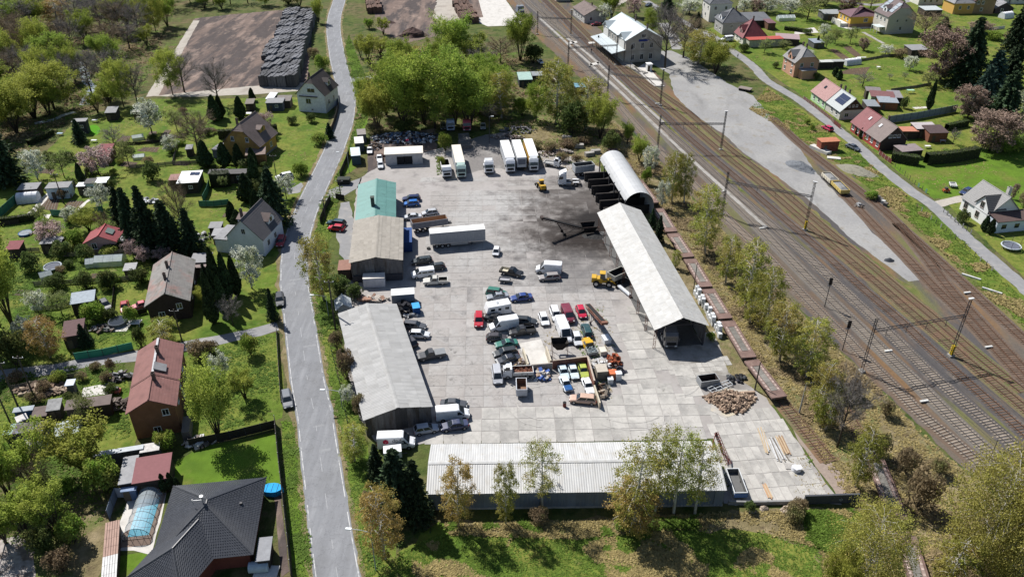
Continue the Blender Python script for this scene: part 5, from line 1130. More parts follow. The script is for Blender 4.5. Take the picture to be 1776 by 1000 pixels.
dl=thing('tipper_lorry','cream tipper lorry half under the white roofed shed','lorry',*pose((1086,470),(1068,478),1.5)[:2]);tipper_body(dl,-3,1.2,1.2,1.1,2.3,plain((.4,.4,.36)),plain((.05,.05,.05)));truck_cab(dl,3.2,(.5,.5,.45),2.3,2.8,.9,1.8,False);wheels(dl,(2.2,-1,-2.2),1.2,.48)
tractor_unit((1162,592),(1157,575),(.1,.1,.11),'dark lorry parked in the deep shade of the open shed')
# caravan and box trailers
cv=thing('caravan','white caravan with two side windows in the car cluster','caravan',*pose((842,538),(885,531),1.3)[:2]);m=MB()
pr=[(-2.5,.45),(2.2,.45),(2.6,1.2),(2.2,2.5),(-2.4,2.6),(-2.55,1.5)];m.add([(x,-1.1,z) for x,z in pr]+[(x,1.1,z) for x,z in pr],[tuple(range(6)),tuple(range(11,5,-1))]+[(i,6+i,6+(i+1)%6,(i+1)%6) for i in range(6)]);O('body',m,cv,mat=paint((.68,.69,.7)))
for x,w in ((1.3,.45),(-.1,.3),(-1.6,.4)):
 for s in (-1,1):m=MB();m.box(x-w,x+w,s*1.11-.01,s*1.11+.01,1.45,2.0);O('window',m,cv,mat=GLASS)
m=MB();m.box(-1.0,-.45,1.105,1.12,.55,2.2);O('door',m,cv,mat=plain((.6,.6,.6)));m=MB();m.box(2.4,3.6,-.05,.05,.45,.55);m.box(3.5,3.6,-.1,.1,.1,.6);O('drawbar',m,cv,mat=STEEL);m=MB();m.box(-.2,.3,-.3,.3,2.55,2.65);O('roof_hatch',m,cv,mat=CHROME);wheels(cv,(0,),1.05,.32,.2)
bt=thing('box_trailer','tall open grey trailer box empty but for a plank','trailer',*pose((905,684),(904,664),1)[:2]);tipper_body(bt,-1.9,1.4,.95,.5,1.9,plain((.44,.46,.5)),plain((.2,.12,.08)),'box');wheels(bt,(-.3,),.95,.32,.2)
m=MB();m.box(.2,1.1,-.5,.5,.62,.7);O('plank',m,bt,mat=plain((.5,.42,.36)))
ct=thing('car_trailer','low flat trailer beside the black off-road pickup','trailer',*pose((887,486),(864,484),.6)[:2]);tipper_body(ct,-1.3,1.2,.75,.5,.85,plain((.12,.12,.12)),plain((.3,.3,.32)),'bed');wheels(ct,(0,),.8,.3,.2);m=MB();m.box(1.2,2.1,-.04,.04,.5,.58);O('drawbar',m,ct,mat=STEEL)
wt=thing('box_trailer','small white box trailer in front of the courier van','trailer',*pose((693,777.5),(668,780.5),1.6,.03)[:2]);m=MB();m.box(-1.4,1.4,-.85,.85,.5,1.75);O('box',m,wt,mat=paint((.7,.71,.73)));wheels(wt,(0,),.9,.32,.2);m=MB();m.box(1.4,2.3,-.04,.04,.45,.53);O('drawbar',m,wt,mat=STEEL)
ut=thing('utility_trailer','white utility trailer on the lawn by the gabled house','trailer',*pose((1655,325),(1651,315),.6,.03)[:2]);tipper_body(ut,-1.2,1.2,.8,.45,.8,plain((.6,.6,.6)),plain((.3,.3,.3)),'bed');wheels(ut,(0,),.85,.3,.2)
# wheel loaders
YEL=M('worn_yellow_paint',(.5,.3,.03),.6,.15,1.5)
def loader(front,rear,label,s=1.0):
 t=thing('wheel_loader',label,'loader',*pose(front,rear,1)[:2]);m=MB();m.box(-2.6*s,-.3*s,-.75*s,.75*s,.8*s,1.8*s);m.box(-2.6*s,-1.6*s,-.8*s,.8*s,1.7*s,2.0*s);m.box(-.3*s,1.0*s,-.5*s,.5*s,.7*s,1.3*s);O('body',m,t,mat=YEL)
 m=MB();m.loft([[(-.9*s,-.65*s,1.7*s),(.3*s,-.65*s,1.5*s),(.3*s,.65*s,1.5*s),(-.9*s,.65*s,1.7*s)],[(-.8*s,-.6*s,2.9*s),(.1*s,-.6*s,2.9*s),(.1*s,.6*s,2.9*s),(-.8*s,.6*s,2.9*s)]]);c=O('cab',m,t,mat=GLASS);m=MB();m.box(-.95*s,.25*s,-.7*s,.7*s,2.9*s,3.05*s);O('cab_roof',m,c,mat=YEL)
 for q in (-1,1):m=MB();m.tube([(.6*s,q*.5*s,1.4*s),(1.8*s,q*.5*s,1.2*s),(2.6*s,q*.5*s,.5*s)],.13*s,5);O('lift_arm',m,t,mat=YEL)
 m=MB();m.add([(2.4*s,-1.2*s,.9*s),(2.4*s,1.2*s,.9*s),(2.5*s,1.2*s,.1*s),(2.5*s,-1.2*s,.1*s),(3.5*s,-1.2*s,.15*s),(3.5*s,1.2*s,.15*s)],[(0,1,2,3),(3,2,5,4),(0,3,4),(1,5,2)]);O('bucket',m,t,mat=plain((.06,.05,.04)));wheels(t,(1.1*s,-1.6*s),1.15*s,.68*s,.45*s);return t
loader((1062,488),(1033,486),'yellow wheel loader with cab facing the white roofed shed',1.0)
loader((933,313),(944,329),'small yellow loader in front of the parked lorry rows',.85)
# ================================================================ TREES AND PLANTS
LK=1.95
def leafm(n,c,isl=.3,orand=.18,transl=.42,huer=.012,layers=()):
 k=lambda q:tuple(min(.8,v*LK) for v in q)
 return M(n,k(c),.8,.2,.5,spec=.15,island=isl,orand=orand,transl=transl,huer=huer,layers=[(k(l[0]),*l[1:]) for l in layers])
LF=dict(
 birch=leafm('birch_leaf',(.18,.165,.042),layers=[((.125,.15,.028),.18,.42,.6),((.19,.14,.05),.3,.54,.7)]),
 gold_birch=leafm('gold_birch_leaf',(.185,.17,.045),layers=[((.15,.15,.035),.12,.45,.62),((.2,.15,.055),.25,.54,.7)]),
 green_birch=leafm('green_birch_leaf',(.145,.16,.034),layers=[((.18,.17,.04),.2,.45,.62)]),
 rust_birch=leafm('rusty_birch_leaf',(.2,.14,.05),layers=[((.15,.14,.035),.2,.48,.65)]),
 willow=leafm('willow_leaf',(.12,.165,.027),layers=[((.165,.185,.035),.14,.45,.6),((.085,.12,.022),.3,.52,.66)]),
 yellow_willow=leafm('yellow_willow_leaf',(.18,.195,.038),layers=[((.13,.165,.03),.15,.45,.62)]),
 spruce=leafm('spruce_needles',(.022,.036,.017),.5,.3,.1),blue_spruce=leafm('blue_spruce_needles',(.035,.06,.045),.4,.2,.05),
 thuja=leafm('thuja_leaf',(.022,.035,.014),.4,.25,.05),fruit=leafm('fruit_leaf',(.11,.13,.045),layers=[((.16,.16,.09),.4,.5,.65)]),
 blossom=leafm('white_blossom',(.3,.31,.26),.3,.1,.2,0,layers=[((.16,.18,.08),.35,.5,.62)]),pink=leafm('pink_blossom',(.21,.16,.15),.3,.15,.2,.01,layers=[((.2,.13,.12),.3,.5,.65)]),
 copper=leafm('copper_leaf',(.15,.11,.085),.35,.12,.2,layers=[((.12,.085,.07),.2,.48,.62)]),bush=leafm('bush_leaf',(.1,.15,.024),layers=[((.14,.15,.035),.3,.48,.62)]),
 dark_bush=leafm('dark_bush_leaf',(.048,.068,.02),layers=[((.08,.085,.028),.3,.5,.65)]),brown_bush=leafm('brown_bush_twig',(.13,.1,.06),layers=[((.09,.095,.035),.3,.5,.65)]))
TWIG=M('grey_twigs',(.21,.19,.175),.9,.2,1,orand=.2,island=.3);TWIGB=M('brown_twigs',(.23,.175,.11),.9,.2,1,orand=.2,island=.3)
BARK=M('dark_bark',(.06,.05,.04),.9,.25,2);BIRCHB=M('birch_bark',(.5,.48,.44),.8,.2,3,layers=[((.06,.05,.045),2.5,.58,.66,(1,1,.4))])
def rvec(r):
 while True:
  v=V(r.uniform(-1,1),r.uniform(-1,1),r.uniform(-1,1))
  if .05<v.length<1:return v.normalized()
def leaf(vs,fs,p,s,r,d=None,asp=1.5):
 """one small leaf or spray, turned mostly towards the sky; d = direction it hangs along"""
 if d is None:
  n=(rvec(r)+V(0,0,.75)).normalized();u=n.cross(rvec(r)).normalized();w=n.cross(u)
 else:u=(d+rvec(r)*.6).normalized();w=u.cross(rvec(r)).normalized()
 a,b=u*s*asp*.5,w*s*.5
 o=len(vs);vs+=[p-a,p+b,p+a,p-b];fs.append((o,o+1,o+2,o+3))
def lmesh(name,vs,fs,mat):
 me=bpy.data.meshes.new(name);me.from_pydata([tuple(v) for v in vs],[],fs);me.materials.append(mat);me.update();return me
def proto_broad(r,H,rad,n,ls,z0=.25,dense=1.0,droop=0.0,shape='round',mat=None,bark=BARK,limbs=6,multi=False):
 """limbs, sub-branches, then leaves in clumps hung along them: uneven outline, gaps between the clumps"""
 tb=MB();vs,fs=[],[];tips=[]
 stems=[(V(0,0,0),V(r.uniform(-.06,.06),r.uniform(-.06,.06),1))] if not multi else [(V(r.uniform(-.3,.3),r.uniform(-.3,.3),0),V(math.cos(k*2*math.pi/limbs+r.random())*.33,math.sin(k*2*math.pi/limbs+r.random())*.33,1).normalized()) for k in range(limbs)]
 top=V(stems[0][1].x*H,stems[0][1].y*H,H*.9)
 if not multi:
  pts=[stems[0][1]*(H*f)+V(r.uniform(-.1,.1)*f,r.uniform(-.1,.1)*f,0) for f in (0,.3,.6,.93)];tb.tube(pts,[.028*H*.5+.05,.022*H*.5+.04,.012*H*.5+.03,.02],6)
  nb=limbs*4
  for k in range(nb):
   f=z0+(1-z0)*(k+r.random())/nb;a=k*2.4+r.uniform(-.4,.4)
   if shape=='birch':R_=rad*(.35+.75*math.sin(math.pi*min(1,(1-f)/(1-z0)*.85+.1)))*r.uniform(.7,1.1)
   else:R_=rad*math.sqrt(max(.05,1-((f-.58)/.45)**2))*r.uniform(.75,1.1)
   p0=V(stems[0][1].x*H*f*.9,stems[0][1].y*H*f*.9,H*f*.9);up=.55 if shape=='birch' else .45+.5*f
   d=V(math.cos(a),math.sin(a),up).normalized();p1=p0+d*R_*.6;p2=p0+V(math.cos(a)*R_,math.sin(a)*R_,R_*(up*.7)-droop*R_)
   tb.tube([p0,p1,p2],[.035+.006*H*(1-f),.025,.008],4,cap=False);tips.append((p0,p1,p2))
 else:
  for o,d in stems:
   ln=H*r.uniform(.8,1.0);q=o+d*ln*.5;e=o+d*ln+V(0,0,-.05*H);tb.tube([o,q,e],[.02*H*.5+.05,.012*H*.5+.03,.02],5)
   for k in range(5):
    f=.35+.62*(k+r.random())/5;p0=o+d*ln*f;a=r.uniform(0,6.28);R_=rad*.62*r.uniform(.7,1.1);dd=(V(math.cos(a),math.sin(a),.5)+d*.5).normalized();p2=p0+dd*R_
    tb.tube([p0,(p0+p2)/2+V(0,0,.1),p2],[.03,.02,.008],4,cap=False);tips.append((p0,(p0+p2)/2,p2))
 per=max(1,n//max(1,len(tips)))
 for p0,p1,p2 in tips:
  cl=[(p1.lerp(p2,r.uniform(-.2,1.15))+rvec(r)*rad*.14,rad*r.uniform(.1,.3)) for _ in range(6)]
  for k in range(per):
   c,cr=cl[k % 6];q=c+rvec(r)*cr*(r.random()**.5)*dense**-.3
   if droop:q.z-=droop*rad*.3*r.random()
   leaf(vs,fs,q,ls*r.uniform(.6,1.3),r)
 return tb.mesh('trunk',bark,True),lmesh('crown',vs,fs,mat)
def proto_bare(r,H,rad,bark,twig,n=1500,multi=False):
 tb=MB();vs,fs=[],[]
 def twigs(p,d,ln,w,k):
  for _ in range(k):
   q=p+d*r.uniform(0,ln);dd=(d*.7+rvec(r)*.75+V(0,0,.25)).normalized();l=ln*r.uniform(.35,.8);s=dd.cross(rvec(r)).normalized()*w;o=len(vs);vs.extend([q-s,q+s,q+dd*l]);fs.append((o,o+1,o+2))
   for _ in range(2):
    q2=q+dd*l*r.uniform(.3,.9);d2=(dd+rvec(r)*.8).normalized();s2=d2.cross(rvec(r)).normalized()*w*.7;o=len(vs);vs.extend([q2-s2,q2+s2,q2+d2*l*.6]);fs.append((o,o+1,o+2))
 tb.tube([V(0,0,0),V(.1,0,H*.35),V(0,.1,H*.7)],[.02*H,.015*H,.007*H],6);nb=14
 for k in range(nb):
  f=.25+.5*k/nb;a=k*2.4;p=V(0,0,H*f);up=.5+1.0*f;R_=rad*r.uniform(.8,1.15);d=V(math.cos(a),math.sin(a),up).normalized();ln=min(R_/max(.35,math.hypot(d.x,d.y)),H*(1.02-f));e=p+d*ln;m=(p+e)/2+V(0,0,-.03*ln);tb.tube([p,m,e],[.008*H,.005*H,.015],4,cap=False)
  for j in range(6):
   g=.25+.75*j/6;q=p.lerp(e,g);d2=(d+rvec(r)*.8+V(0,0,.2)).normalized();l2=ln*.38*r.uniform(.7,1.2);tb.tube([q,q+d2*l2],[.004*H,.012],3,cap=False);twigs(q,d2,l2,.018,max(1,n//(nb*6*3)))
 return tb.mesh('trunk',bark,True),lmesh('crown',vs,fs,twig)
def proto_conifer(r,H,rad,mat,n=3600,ls=.42):
 tb=MB();tb.tube([V(0,0,0),V(0,0,H*.6),V(0,0,H)],[.018*H,.01*H,.01],6);vs,fs=[],[];L_=max(10,int(H*1.6))
 for i in range(L_):
  f=i/L_;z=H*(.06+.93*f);R_=rad*(1-f)**.85+.12;nb=max(5,int(9*(1-f)+5))
  for k in range(nb):
   a=k*2*math.pi/nb+i*.7+r.uniform(-.2,.2);Rb=R_*r.uniform(.55,1.2);d=V(math.cos(a),math.sin(a),0)
   m=max(3,int(n/(L_*nb)))
   for q in range(m):
    g=r.random()**.7;p=V(0,0,z)+d*Rb*g+V(0,0,-.28*Rb*g*g+.06)+rvec(r)*(.1+.12*Rb*(1-g*.5));leaf(vs,fs,p,ls*r.uniform(.6,1.2),r,d-V(0,0,.35),1.9)
 return tb.mesh('trunk',BARK,True),lmesh('crown',vs,fs,mat)
def proto_column(r,H,rad,mat,n=2200,ls=.3):
 tb=MB();tb.tube([V(0,0,0),V(0,0,H*.9)],[.1,.03],6);vs,fs=[],[]
 prof=lambda f:rad*min(1,(f*5)**.6)*(1-max(0,f-.25)/.75)**.6
 for k in range(n):
  f=r.random()**1.1;a=r.uniform(0,6.283);R_=prof(f)*r.uniform(.82,1.05)*(1+.12*math.sin(a*3+f*9));leaf(vs,fs,V(math.cos(a)*R_,math.sin(a)*R_,.1+f*H),ls*r.uniform(.6,1.2),r,V(0,0,1))
 o=len(vs)
 for i in range(9):
  for k in range(8):f=i/8;R_=prof(max(.02,f))*.8;vs.append(V(R_*math.cos(k*.785),R_*math.sin(k*.785),.1+f*H*.97))
 for i in range(8):
  for k in range(8):fs.append((o+i*8+k,o+i*8+(k+1)%8,o+(i+1)*8+(k+1)%8,o+(i+1)*8+k))
 return tb.mesh('trunk',BARK,True),lmesh('crown',vs,fs,mat)
def proto_bush(r,H,rad,mat,n=2600,ls=.17,bark=BARK):
 tb=MB();vs,fs=[],[]
 cl=[]
 for k in range(12):
  a=k*2.4;q=rad*.62*math.sqrt((k+.5)/12);c=V(math.cos(a)*q,math.sin(a)*q,H*r.uniform(.35,.68)*(1-.4*q/rad));tb.tube([V(0,0,0),c*.6,c],[.05,.03,.01],4,cap=False);cl.append((c,rad*r.uniform(.28,.45)))
 for k in range(n):
  c,cr=cl[k % 12];v=rvec(r);p=c+V(v.x*cr,v.y*cr,abs(v.z)*H*.36 if r.random()<.75 else v.z*H*.3)*r.uniform(.7,1.05);p.z=max(.05,p.z);leaf(vs,fs,p,ls*r.uniform(.6,1.3),r)
 return tb.mesh('stem',bark,True),lmesh('foliage',vs,fs,mat)
PROTO={}
def protos(kind):
 if kind in PROTO:return PROTO[kind]
 out=[];r=random.Random(len(kind)*7+ord(kind[0]))
 for v in range(3):
  if kind in ('birch','green_birch','rust_birch'):H,rad=12,2.7;pr=proto_broad(r,H,rad,10500,.135,.14,droop=.35,shape='birch',mat=LF[kind],bark=BIRCHB,limbs=12)
  elif kind=='thin_birch':H,rad=13,3.0;pr=proto_broad(r,H,rad,6500,.125,.25,droop=.3,shape='birch',mat=LF['birch'],bark=BIRCHB,limbs=10)
  elif kind=='thin_green_birch':H,rad=13,3.0;pr=proto_broad(r,H,rad,7000,.125,.3,droop=.3,shape='birch',mat=LF['green_birch'],bark=BIRCHB,limbs=10)
  elif kind in ('willow','yellow_willow'):H,rad=11,5.2;pr=proto_broad(r,H,rad,15000,.2,.2,mat=LF[kind],limbs=9,multi=(v !=1))
  elif kind=='big_birch':H,rad=19,8.0;pr=proto_broad(r,H,rad,34000,.19,.12,droop=.25,shape='birch',mat=LF['gold_birch'],bark=BIRCHB,limbs=22)
  elif kind=='sapling':H,rad=7,2.6;pr=proto_broad(r,H,rad,7000,.14,.1,mat=LF['yellow_willow'],limbs=6,multi=True)
  elif kind=='bare':H,rad=11,3.6;pr=proto_bare(r,H,rad,BARK,TWIG,6500)
  elif kind=='brown_bare':H,rad=11,3.6;pr=proto_bare(r,H,rad,BARK,TWIGB,7500)
  elif kind in ('spruce','blue_spruce'):H,rad=14,3.4;pr=proto_conifer(r,H,rad,LF[kind],8000,.34)
  elif kind=='thuja':H,rad=6,1.0;pr=proto_column(r,H,rad,LF['thuja'])
  elif kind=='fruit':H,rad=5,2.4;pr=proto_broad(r,H,rad,2400,.16,.3,mat=LF['fruit'],limbs=6)
  elif kind=='blossom':H,rad=5.5,2.4;pr=proto_broad(r,H,rad,4000,.17,.22,mat=LF['blossom'],limbs=6)
  elif kind=='pink':H,rad=5.5,2.6;pr=proto_broad(r,H,rad,4000,.17,.22,mat=LF['pink'],limbs=6)
  elif kind=='copper':H,rad=10,4.0;pr=proto_broad(r,H,rad,14000,.19,.12,mat=LF['copper'],limbs=8)
  elif kind=='bush':H,rad=3,2.0;pr=proto_bush(r,H,rad,LF['bush'])
  elif kind=='dark_bush':H,rad=3,2.0;pr=proto_bush(r,H,rad,LF['dark_bush'])
  elif kind=='brown_bush':H,rad=2.6,2.0;pr=proto_bush(r,H,rad,LF['brown_bush'],2200,.15)
  out.append((H,rad,pr))
 PROTO[kind]=out;return out
NAMES=dict(birch='birch_tree',big_birch='birch_tree',green_birch='birch_tree',rust_birch='birch_tree',thin_birch='birch_tree',thin_green_birch='birch_tree',willow='willow_tree',yellow_willow='willow_tree',sapling='young_tree',bare='bare_tree',brown_bare='bare_tree',spruce='spruce_tree',blue_spruce='spruce_tree',thuja='thuja',fruit='fruit_tree',blossom='blossom_tree',pink='blossom_tree',copper='copper_tree',bush='bush',dark_bush='bush',brown_bush='bush')
rt=random.Random(11);TREEN=0
def T(kind,x,yb,yt,w,label,group=None,dark=None):
 """tree standing at ground point (x, yb) whose top shows at row yt and whose crown is w photo pixels wide"""
 global TREEN
 g=G(x,yb);h=HGT(x,yb,yt);H,rad,(tm,cm)=protos(kind)[TREEN % 3];TREEN+=1
 wide=w*SCL(yb-(yb-yt)*.5)/2
 t=thing(NAMES[kind],label,'bush' if 'bush' in kind else 'tree',(g.x,g.y,0),rt.uniform(0,6.28),group)
 sz=h/H;sx=max(.25*sz,min(wide/rad/1.05,sz*2.6));t.scale=(sx,sx,sz)
 bush='bush' in kind
 O('stem' if bush else 'trunk',tm,t);O('foliage' if bush else 'crown',cm,t);return t
# --- the row by the front shed
T('rust_birch',795,912,797,58,'brownish birch nearest the road in front of the white ribbed shed');T('green_birch',877,908,797,42,'slim yellow green birch between the brownish one and the whitest trunk')
T('thin_birch',940,882,755,62,'slender birch with bright white trunk against the white roof')
T('thin_birch',1098,916,770,95,'spreading pale birch in front of the white ribbed roof');T('rust_birch',1102,918,838,88,'low bushy brown birch at the foot of the spreading birch')
T('thin_green_birch',1135,892,742,70,'tall green topped birch overlapping the white ribbed roof');T('thin_green_birch',1168,890,748,75,'tallest green birch in the clump before the white ribbed roof');T('thin_birch',1205,890,765,72,'last thin birch of the clump near the shed end')
T('brown_bush',935,902,880,42,'scrubby bush at the foot of the white trunked birch');T('bush',1080,915,898,40,'yellow green bush below the spreading birch')
T('spruce',690,890,776,100,'dark spruce beside the courier van');T('spruce',722,898,795,70,'shadowy spruce at the end of the white ribbed shed');T('spruce',655,830,768,42,'small spruce between the hedge birch and the courier van')
T('rust_birch',668,968,832,70,'brown birch beside the street lamp');T('birch',615,800,735,48,'olive birch by the grey shed and the road');T('blossom',603,700,672,26,'little white flowering shrub by the grey shed wall')
T('brown_bush',625,720,672,34,'bare brown bush against the grey shed wall');T('brown_bush',603,660,600,40,'straggly bush against the upper grey shed wall');T('brown_bush',585,605,570,34,'olive bush beside the road and the shed');T('birch',562,520,400,56,'hanging yellow birch beside the brown roofed workshop');T('dark_bush',590,505,478,46,'dark bramble heap behind the small greenhouse');T('dark_bush',615,515,490,40,'dark scrub between the two sheds')
T('brown_bush',640,880,848,30,'brown bush under the road side spruce')
# --- birches along the flat wagons
for x,yb,yt,w,k,lb in [
 (1222,440,318,66,'birch','broad golden birch beside the flat wagons'),(1258,490,405,52,'birch','smaller golden birch next to the broad one'),(1292,540,412,72,'green_birch','green gold birch above the long white roof'),(1328,580,462,66,'birch','tall olive birch beside the rails'),
 (1300,560,480,50,'green_birch','fresh green birch between the wagons and the olive birch'),(1352,625,520,70,'birch','leaning olive birch by the wagon end'),(1398,655,552,72,'birch','birch with grey green crown beside the signal post'),(1418,730,622,64,'birch','olive birch over the second row of wagons'),
 (1165,350,258,48,'birch','yellow birch beside the arched coal store'),(1186,352,262,40,'green_birch','green birch next to the yellow one by the rails'),(1148,362,318,30,'blossom','white blossoming tree behind the arched coal store'),(1128,300,258,34,'blossom','bright white blossoming tree by the wagon siding'),(1108,280,240,44,'yellow_willow','rounded yellow bush at the head of the wagon siding'),(1088,250,215,30,'willow','green rounded tree at the head of the siding'),
 (1142,420,372,26,'spruce','small dark spruce behind the arched coal store'),(1130,395,360,22,'spruce','tiny spruce in the gap between vault and wagons'),(1171,465,432,22,'green_birch','sapling between the long white roof and the wagons'),
 (1484,845,738,66,'green_birch','bright green birch beside the retaining wall'),(1452,775,655,80,'bare','pale leafless tree by the second row of wagons'),(1432,745,660,60,'birch','thin birch left of the pale leafless tree'),(1520,790,745,54,'brown_bush','brown bush beyond the leafless tree'),
 (1590,880,810,82,'brown_bush','big olive bush by the lower wagons'),(1570,820,775,60,'brown_bush','brown bush on the bank above the lower wagons'),(1625,820,790,50,'brown_bush','low scrub on the bank below the rails'),(1535,720,690,40,'brown_bush','small scrub beside the rails on the bank'),
 (1692,985,800,180,'big_birch','huge golden birch at the lower corner beside the rails'),(1745,1030,830,150,'big_birch','amber birch at the very corner of the view'),(1490,1040,885,150,'big_birch','large yellow green tree in front of the lower wagons'),(1440,1060,960,80,'yellow_willow','smaller yellow green tree at the lower edge'),(1640,1010,930,90,'birch','golden birch between the lower wagons and the corner'),
 (1384,888,862,40,'brown_bush','tangle of bare scrub at the yard corner'),(1300,885,868,30,'dark_bush','dark bush on the wall at the end of the white ribbed shed'),(1375,900,872,56,'brown_bush','dead scrub on the bank below the wall'),(1480,690,655,45,'brown_bush','olive scrub under the signal gantry'),
 (1232,590,574,24,'bush','small weedy bush under the stacked white cabinets'),(1120,320,285,26,'bush','green bush beside the vault roof')]:T(k,x,yb,yt,w*.84,lb)
# --- thicket north of the yard
for x,yb,yt,w,k,lb in [
 (655,225,150,70,'yellow_willow','yellow green willow beside the road at the thicket edge'),(700,225,110,100,'willow','big round willow at the road end of the thicket'),(755,222,100,110,'willow','largest round willow in the middle of the thicket'),(815,222,130,95,'willow','round willow behind the log stack'),(790,175,98,80,'yellow_willow','bright willow on top of the thicket'),
 (840,165,100,60,'willow','willow at the far side of the thicket'),(690,160,95,60,'yellow_willow','yellowish willow toward the road junction'),(640,110,60,40,'sapling','young yellow green tree by the road junction'),(660,95,65,40,'sapling','young tree beside the dirt heap'),(735,130,80,60,'rust_birch','brownish young tree above the willows'),(785,110,32,78,'willow','tall round willow beside the white concrete apron'),
 (820,118,62,54,'sapling','young willow near the concrete apron'),(902,105,28,56,'willow','vivid green willow beside the railway'),(868,110,66,50,'brown_bare','leafless brown tree beside the vivid willow'),(835,130,85,50,'bare','leafless grey tree in the thicket'),(925,110,75,40,'dark_bush','dark bush beside the railway'),
 (965,215,95,62,'birch','tall golden birch at the thicket end nearest the rails'),(1015,225,130,62,'birch','golden green birch beside the railway siding'),(1040,240,172,56,'yellow_willow','yellow tree between the siding and the rails'),(990,235,170,60,'dark_bush','dark tree behind the rubble'),(930,210,150,40,'willow','slim green tree beside the green shed'),(870,205,120,45,'birch','hanging birch at the shed garden'),
 (905,200,165,40,'bush','bush beside the small green shed'),(850,210,180,36,'bare','grey leafless tree near the lamp mast'),(700,228,205,60,'dark_bush','dark bramble behind the scrap heap'),(650,232,212,40,'brown_bush','dead brown bramble at the scrap heap'),(1060,262,222,40,'dark_bush','dark scrub at the start of the wagons'),(772,262,222,30,'bush','leafy bush between the garage and the lorries'),(766,292,268,18,'bush','small bush beside the white tipper lorry'),
 (665,60,30,26,'sapling','small yellow tree beside the dirt lot and road'),(640,50,28,22,'bush','green bush on the road verge near the dirt lot'),(625,100,70,18,'sapling','thin young tree on the road verge'),(630,190,140,26,'yellow_willow','narrow willow right on the road verge'),(960,150,128,24,'brown_bush','brown bush near the white car on the grass')]:T(k,x,yb,yt,w,lb)
for i,(x,yb,w) in enumerate([(670,200,60),(720,190,70),(770,185,70),(820,195,70),(860,190,60),(700,140,50),(760,145,50),(680,180,50),(735,215,60),(790,215,60)]):T('willow',x,yb,yb-70,w,'willow crown within the dense green thicket north of the yard','willows filling the thicket')
for i,(x,yb,w) in enumerate([(900,262,34),(925,258,40),(955,262,36),(985,255,44),(1010,248,40),(975,280,30),(1000,282,26)]):T('brown_bush',x,yb,yb-16,w,'low brown scrub on the rubble ground behind the parked lorries','scrub on the rubble')
# --- woods beyond the gardens
wl=[(20,130,'yellow_willow',60),(60,205,'yellow_willow',90),(95,190,'yellow_willow',80),(30,230,'yellow_willow',90),(5,205,'willow',80),(100,120,'willow',66),(75,105,'yellow_willow',50),(185,155,'bare',70),(160,165,'bare',50),(190,120,'willow',56),(130,140,'willow',50),(50,100,'brown_bare',50),(20,90,'brown_bare',50),(150,75,'willow',50),(140,60,'bare',60),(175,50,'bare',60),(210,60,'brown_bare',60),(100,45,'rust_birch',50),(60,50,'willow',50),(20,40,'willow',56),(235,35,'bare',50),(120,20,'brown_bare',60),(200,25,'brown_bare',56),(270,55,'yellow_willow',44),(290,45,'willow',40),(240,15,'willow',50),(60,15,'willow',56),(20,5,'bare',60),(90,-10,'willow',60),(160,-5,'bare',60),(215,-8,'brown_bare',60),(300,15,'brown_bare',50),(330,5,'willow',40),(270,0,'bare',50),(190,178,'sapling',46),(215,185,'yellow_willow',50),(170,195,'sapling',36),(240,185,'bare',40),(-20,170,'willow',90),(-40,110,'willow',80),(-30,250,'yellow_willow',80),(50,150,'bare',50),(80,160,'yellow_willow',46),(110,165,'bare',44),(300,165,'yellow_willow',50),(320,160,'bare',50),(380,180,'bare',50),(10,160,'brown_bare',60),(40,60,'bare',50),(130,95,'bare',44),(255,80,'sapling',26),(232,70,'bush',30)]
WLAB=dict(willow='green leaved tree in the spring wood beyond the gardens',yellow_willow='yellow green tree in the spring wood beyond the gardens',bare='grey leafless tree in the wood beyond the gardens',brown_bare='brown leafless tree in the wood beyond the gardens',rust_birch='single russet tree in the wood beyond the gardens',sapling='slim young tree at the edge of the wood beyond the gardens',bush='round bush on the open strip by the dirt lot')
def where(x,y):return 'at the outer edge of the wood' if x<40 else 'at the far end of the wood' if y<40 else 'beside the stream in the wood' if 110<x<205 and y>90 else 'at the wood edge facing the dirt lot' if x>205 else 'at the wood edge facing the gardens' if y>170 else 'in the middle of the wood'
for k in list(WLAB):WLAB[k]=WLAB[k].split(' in the')[0].split(' at the')[0].split(' on the')[0]
for x,y,k,w in wl:
 hh={'willow':62,'yellow_willow':75,'bare':72,'brown_bare':70,'sapling':42,'rust_birch':60,'bush':18}[k]*(.75+.25*max(0,y)/200);T(k,x,y,y-hh,w,WLAB[k]+' '+where(x,y),'trees of the wood beyond the gardens')
for k in range(46):
 x,y=rt.uniform(-60,250),rt.uniform(-40,200)
 if x>150 and y>110:continue
 q=rt.choice(['bare','brown_bare','willow','bare','yellow_willow']);T(q,x,y,y-rt.uniform(40,66),rt.uniform(34,56),WLAB[q]+' '+where(x,y),'trees of the wood beyond the gardens')
for x,y in [(340,-4),(370,0),(400,2),(430,0),(460,4),(355,8),(385,10),(500,2),(520,6)]:T(rt.choice(['bare','willow','dark_bush']),x,y+6,y-22,34,'tree in the far hedge beyond the dirt lot','trees in the far hedge')
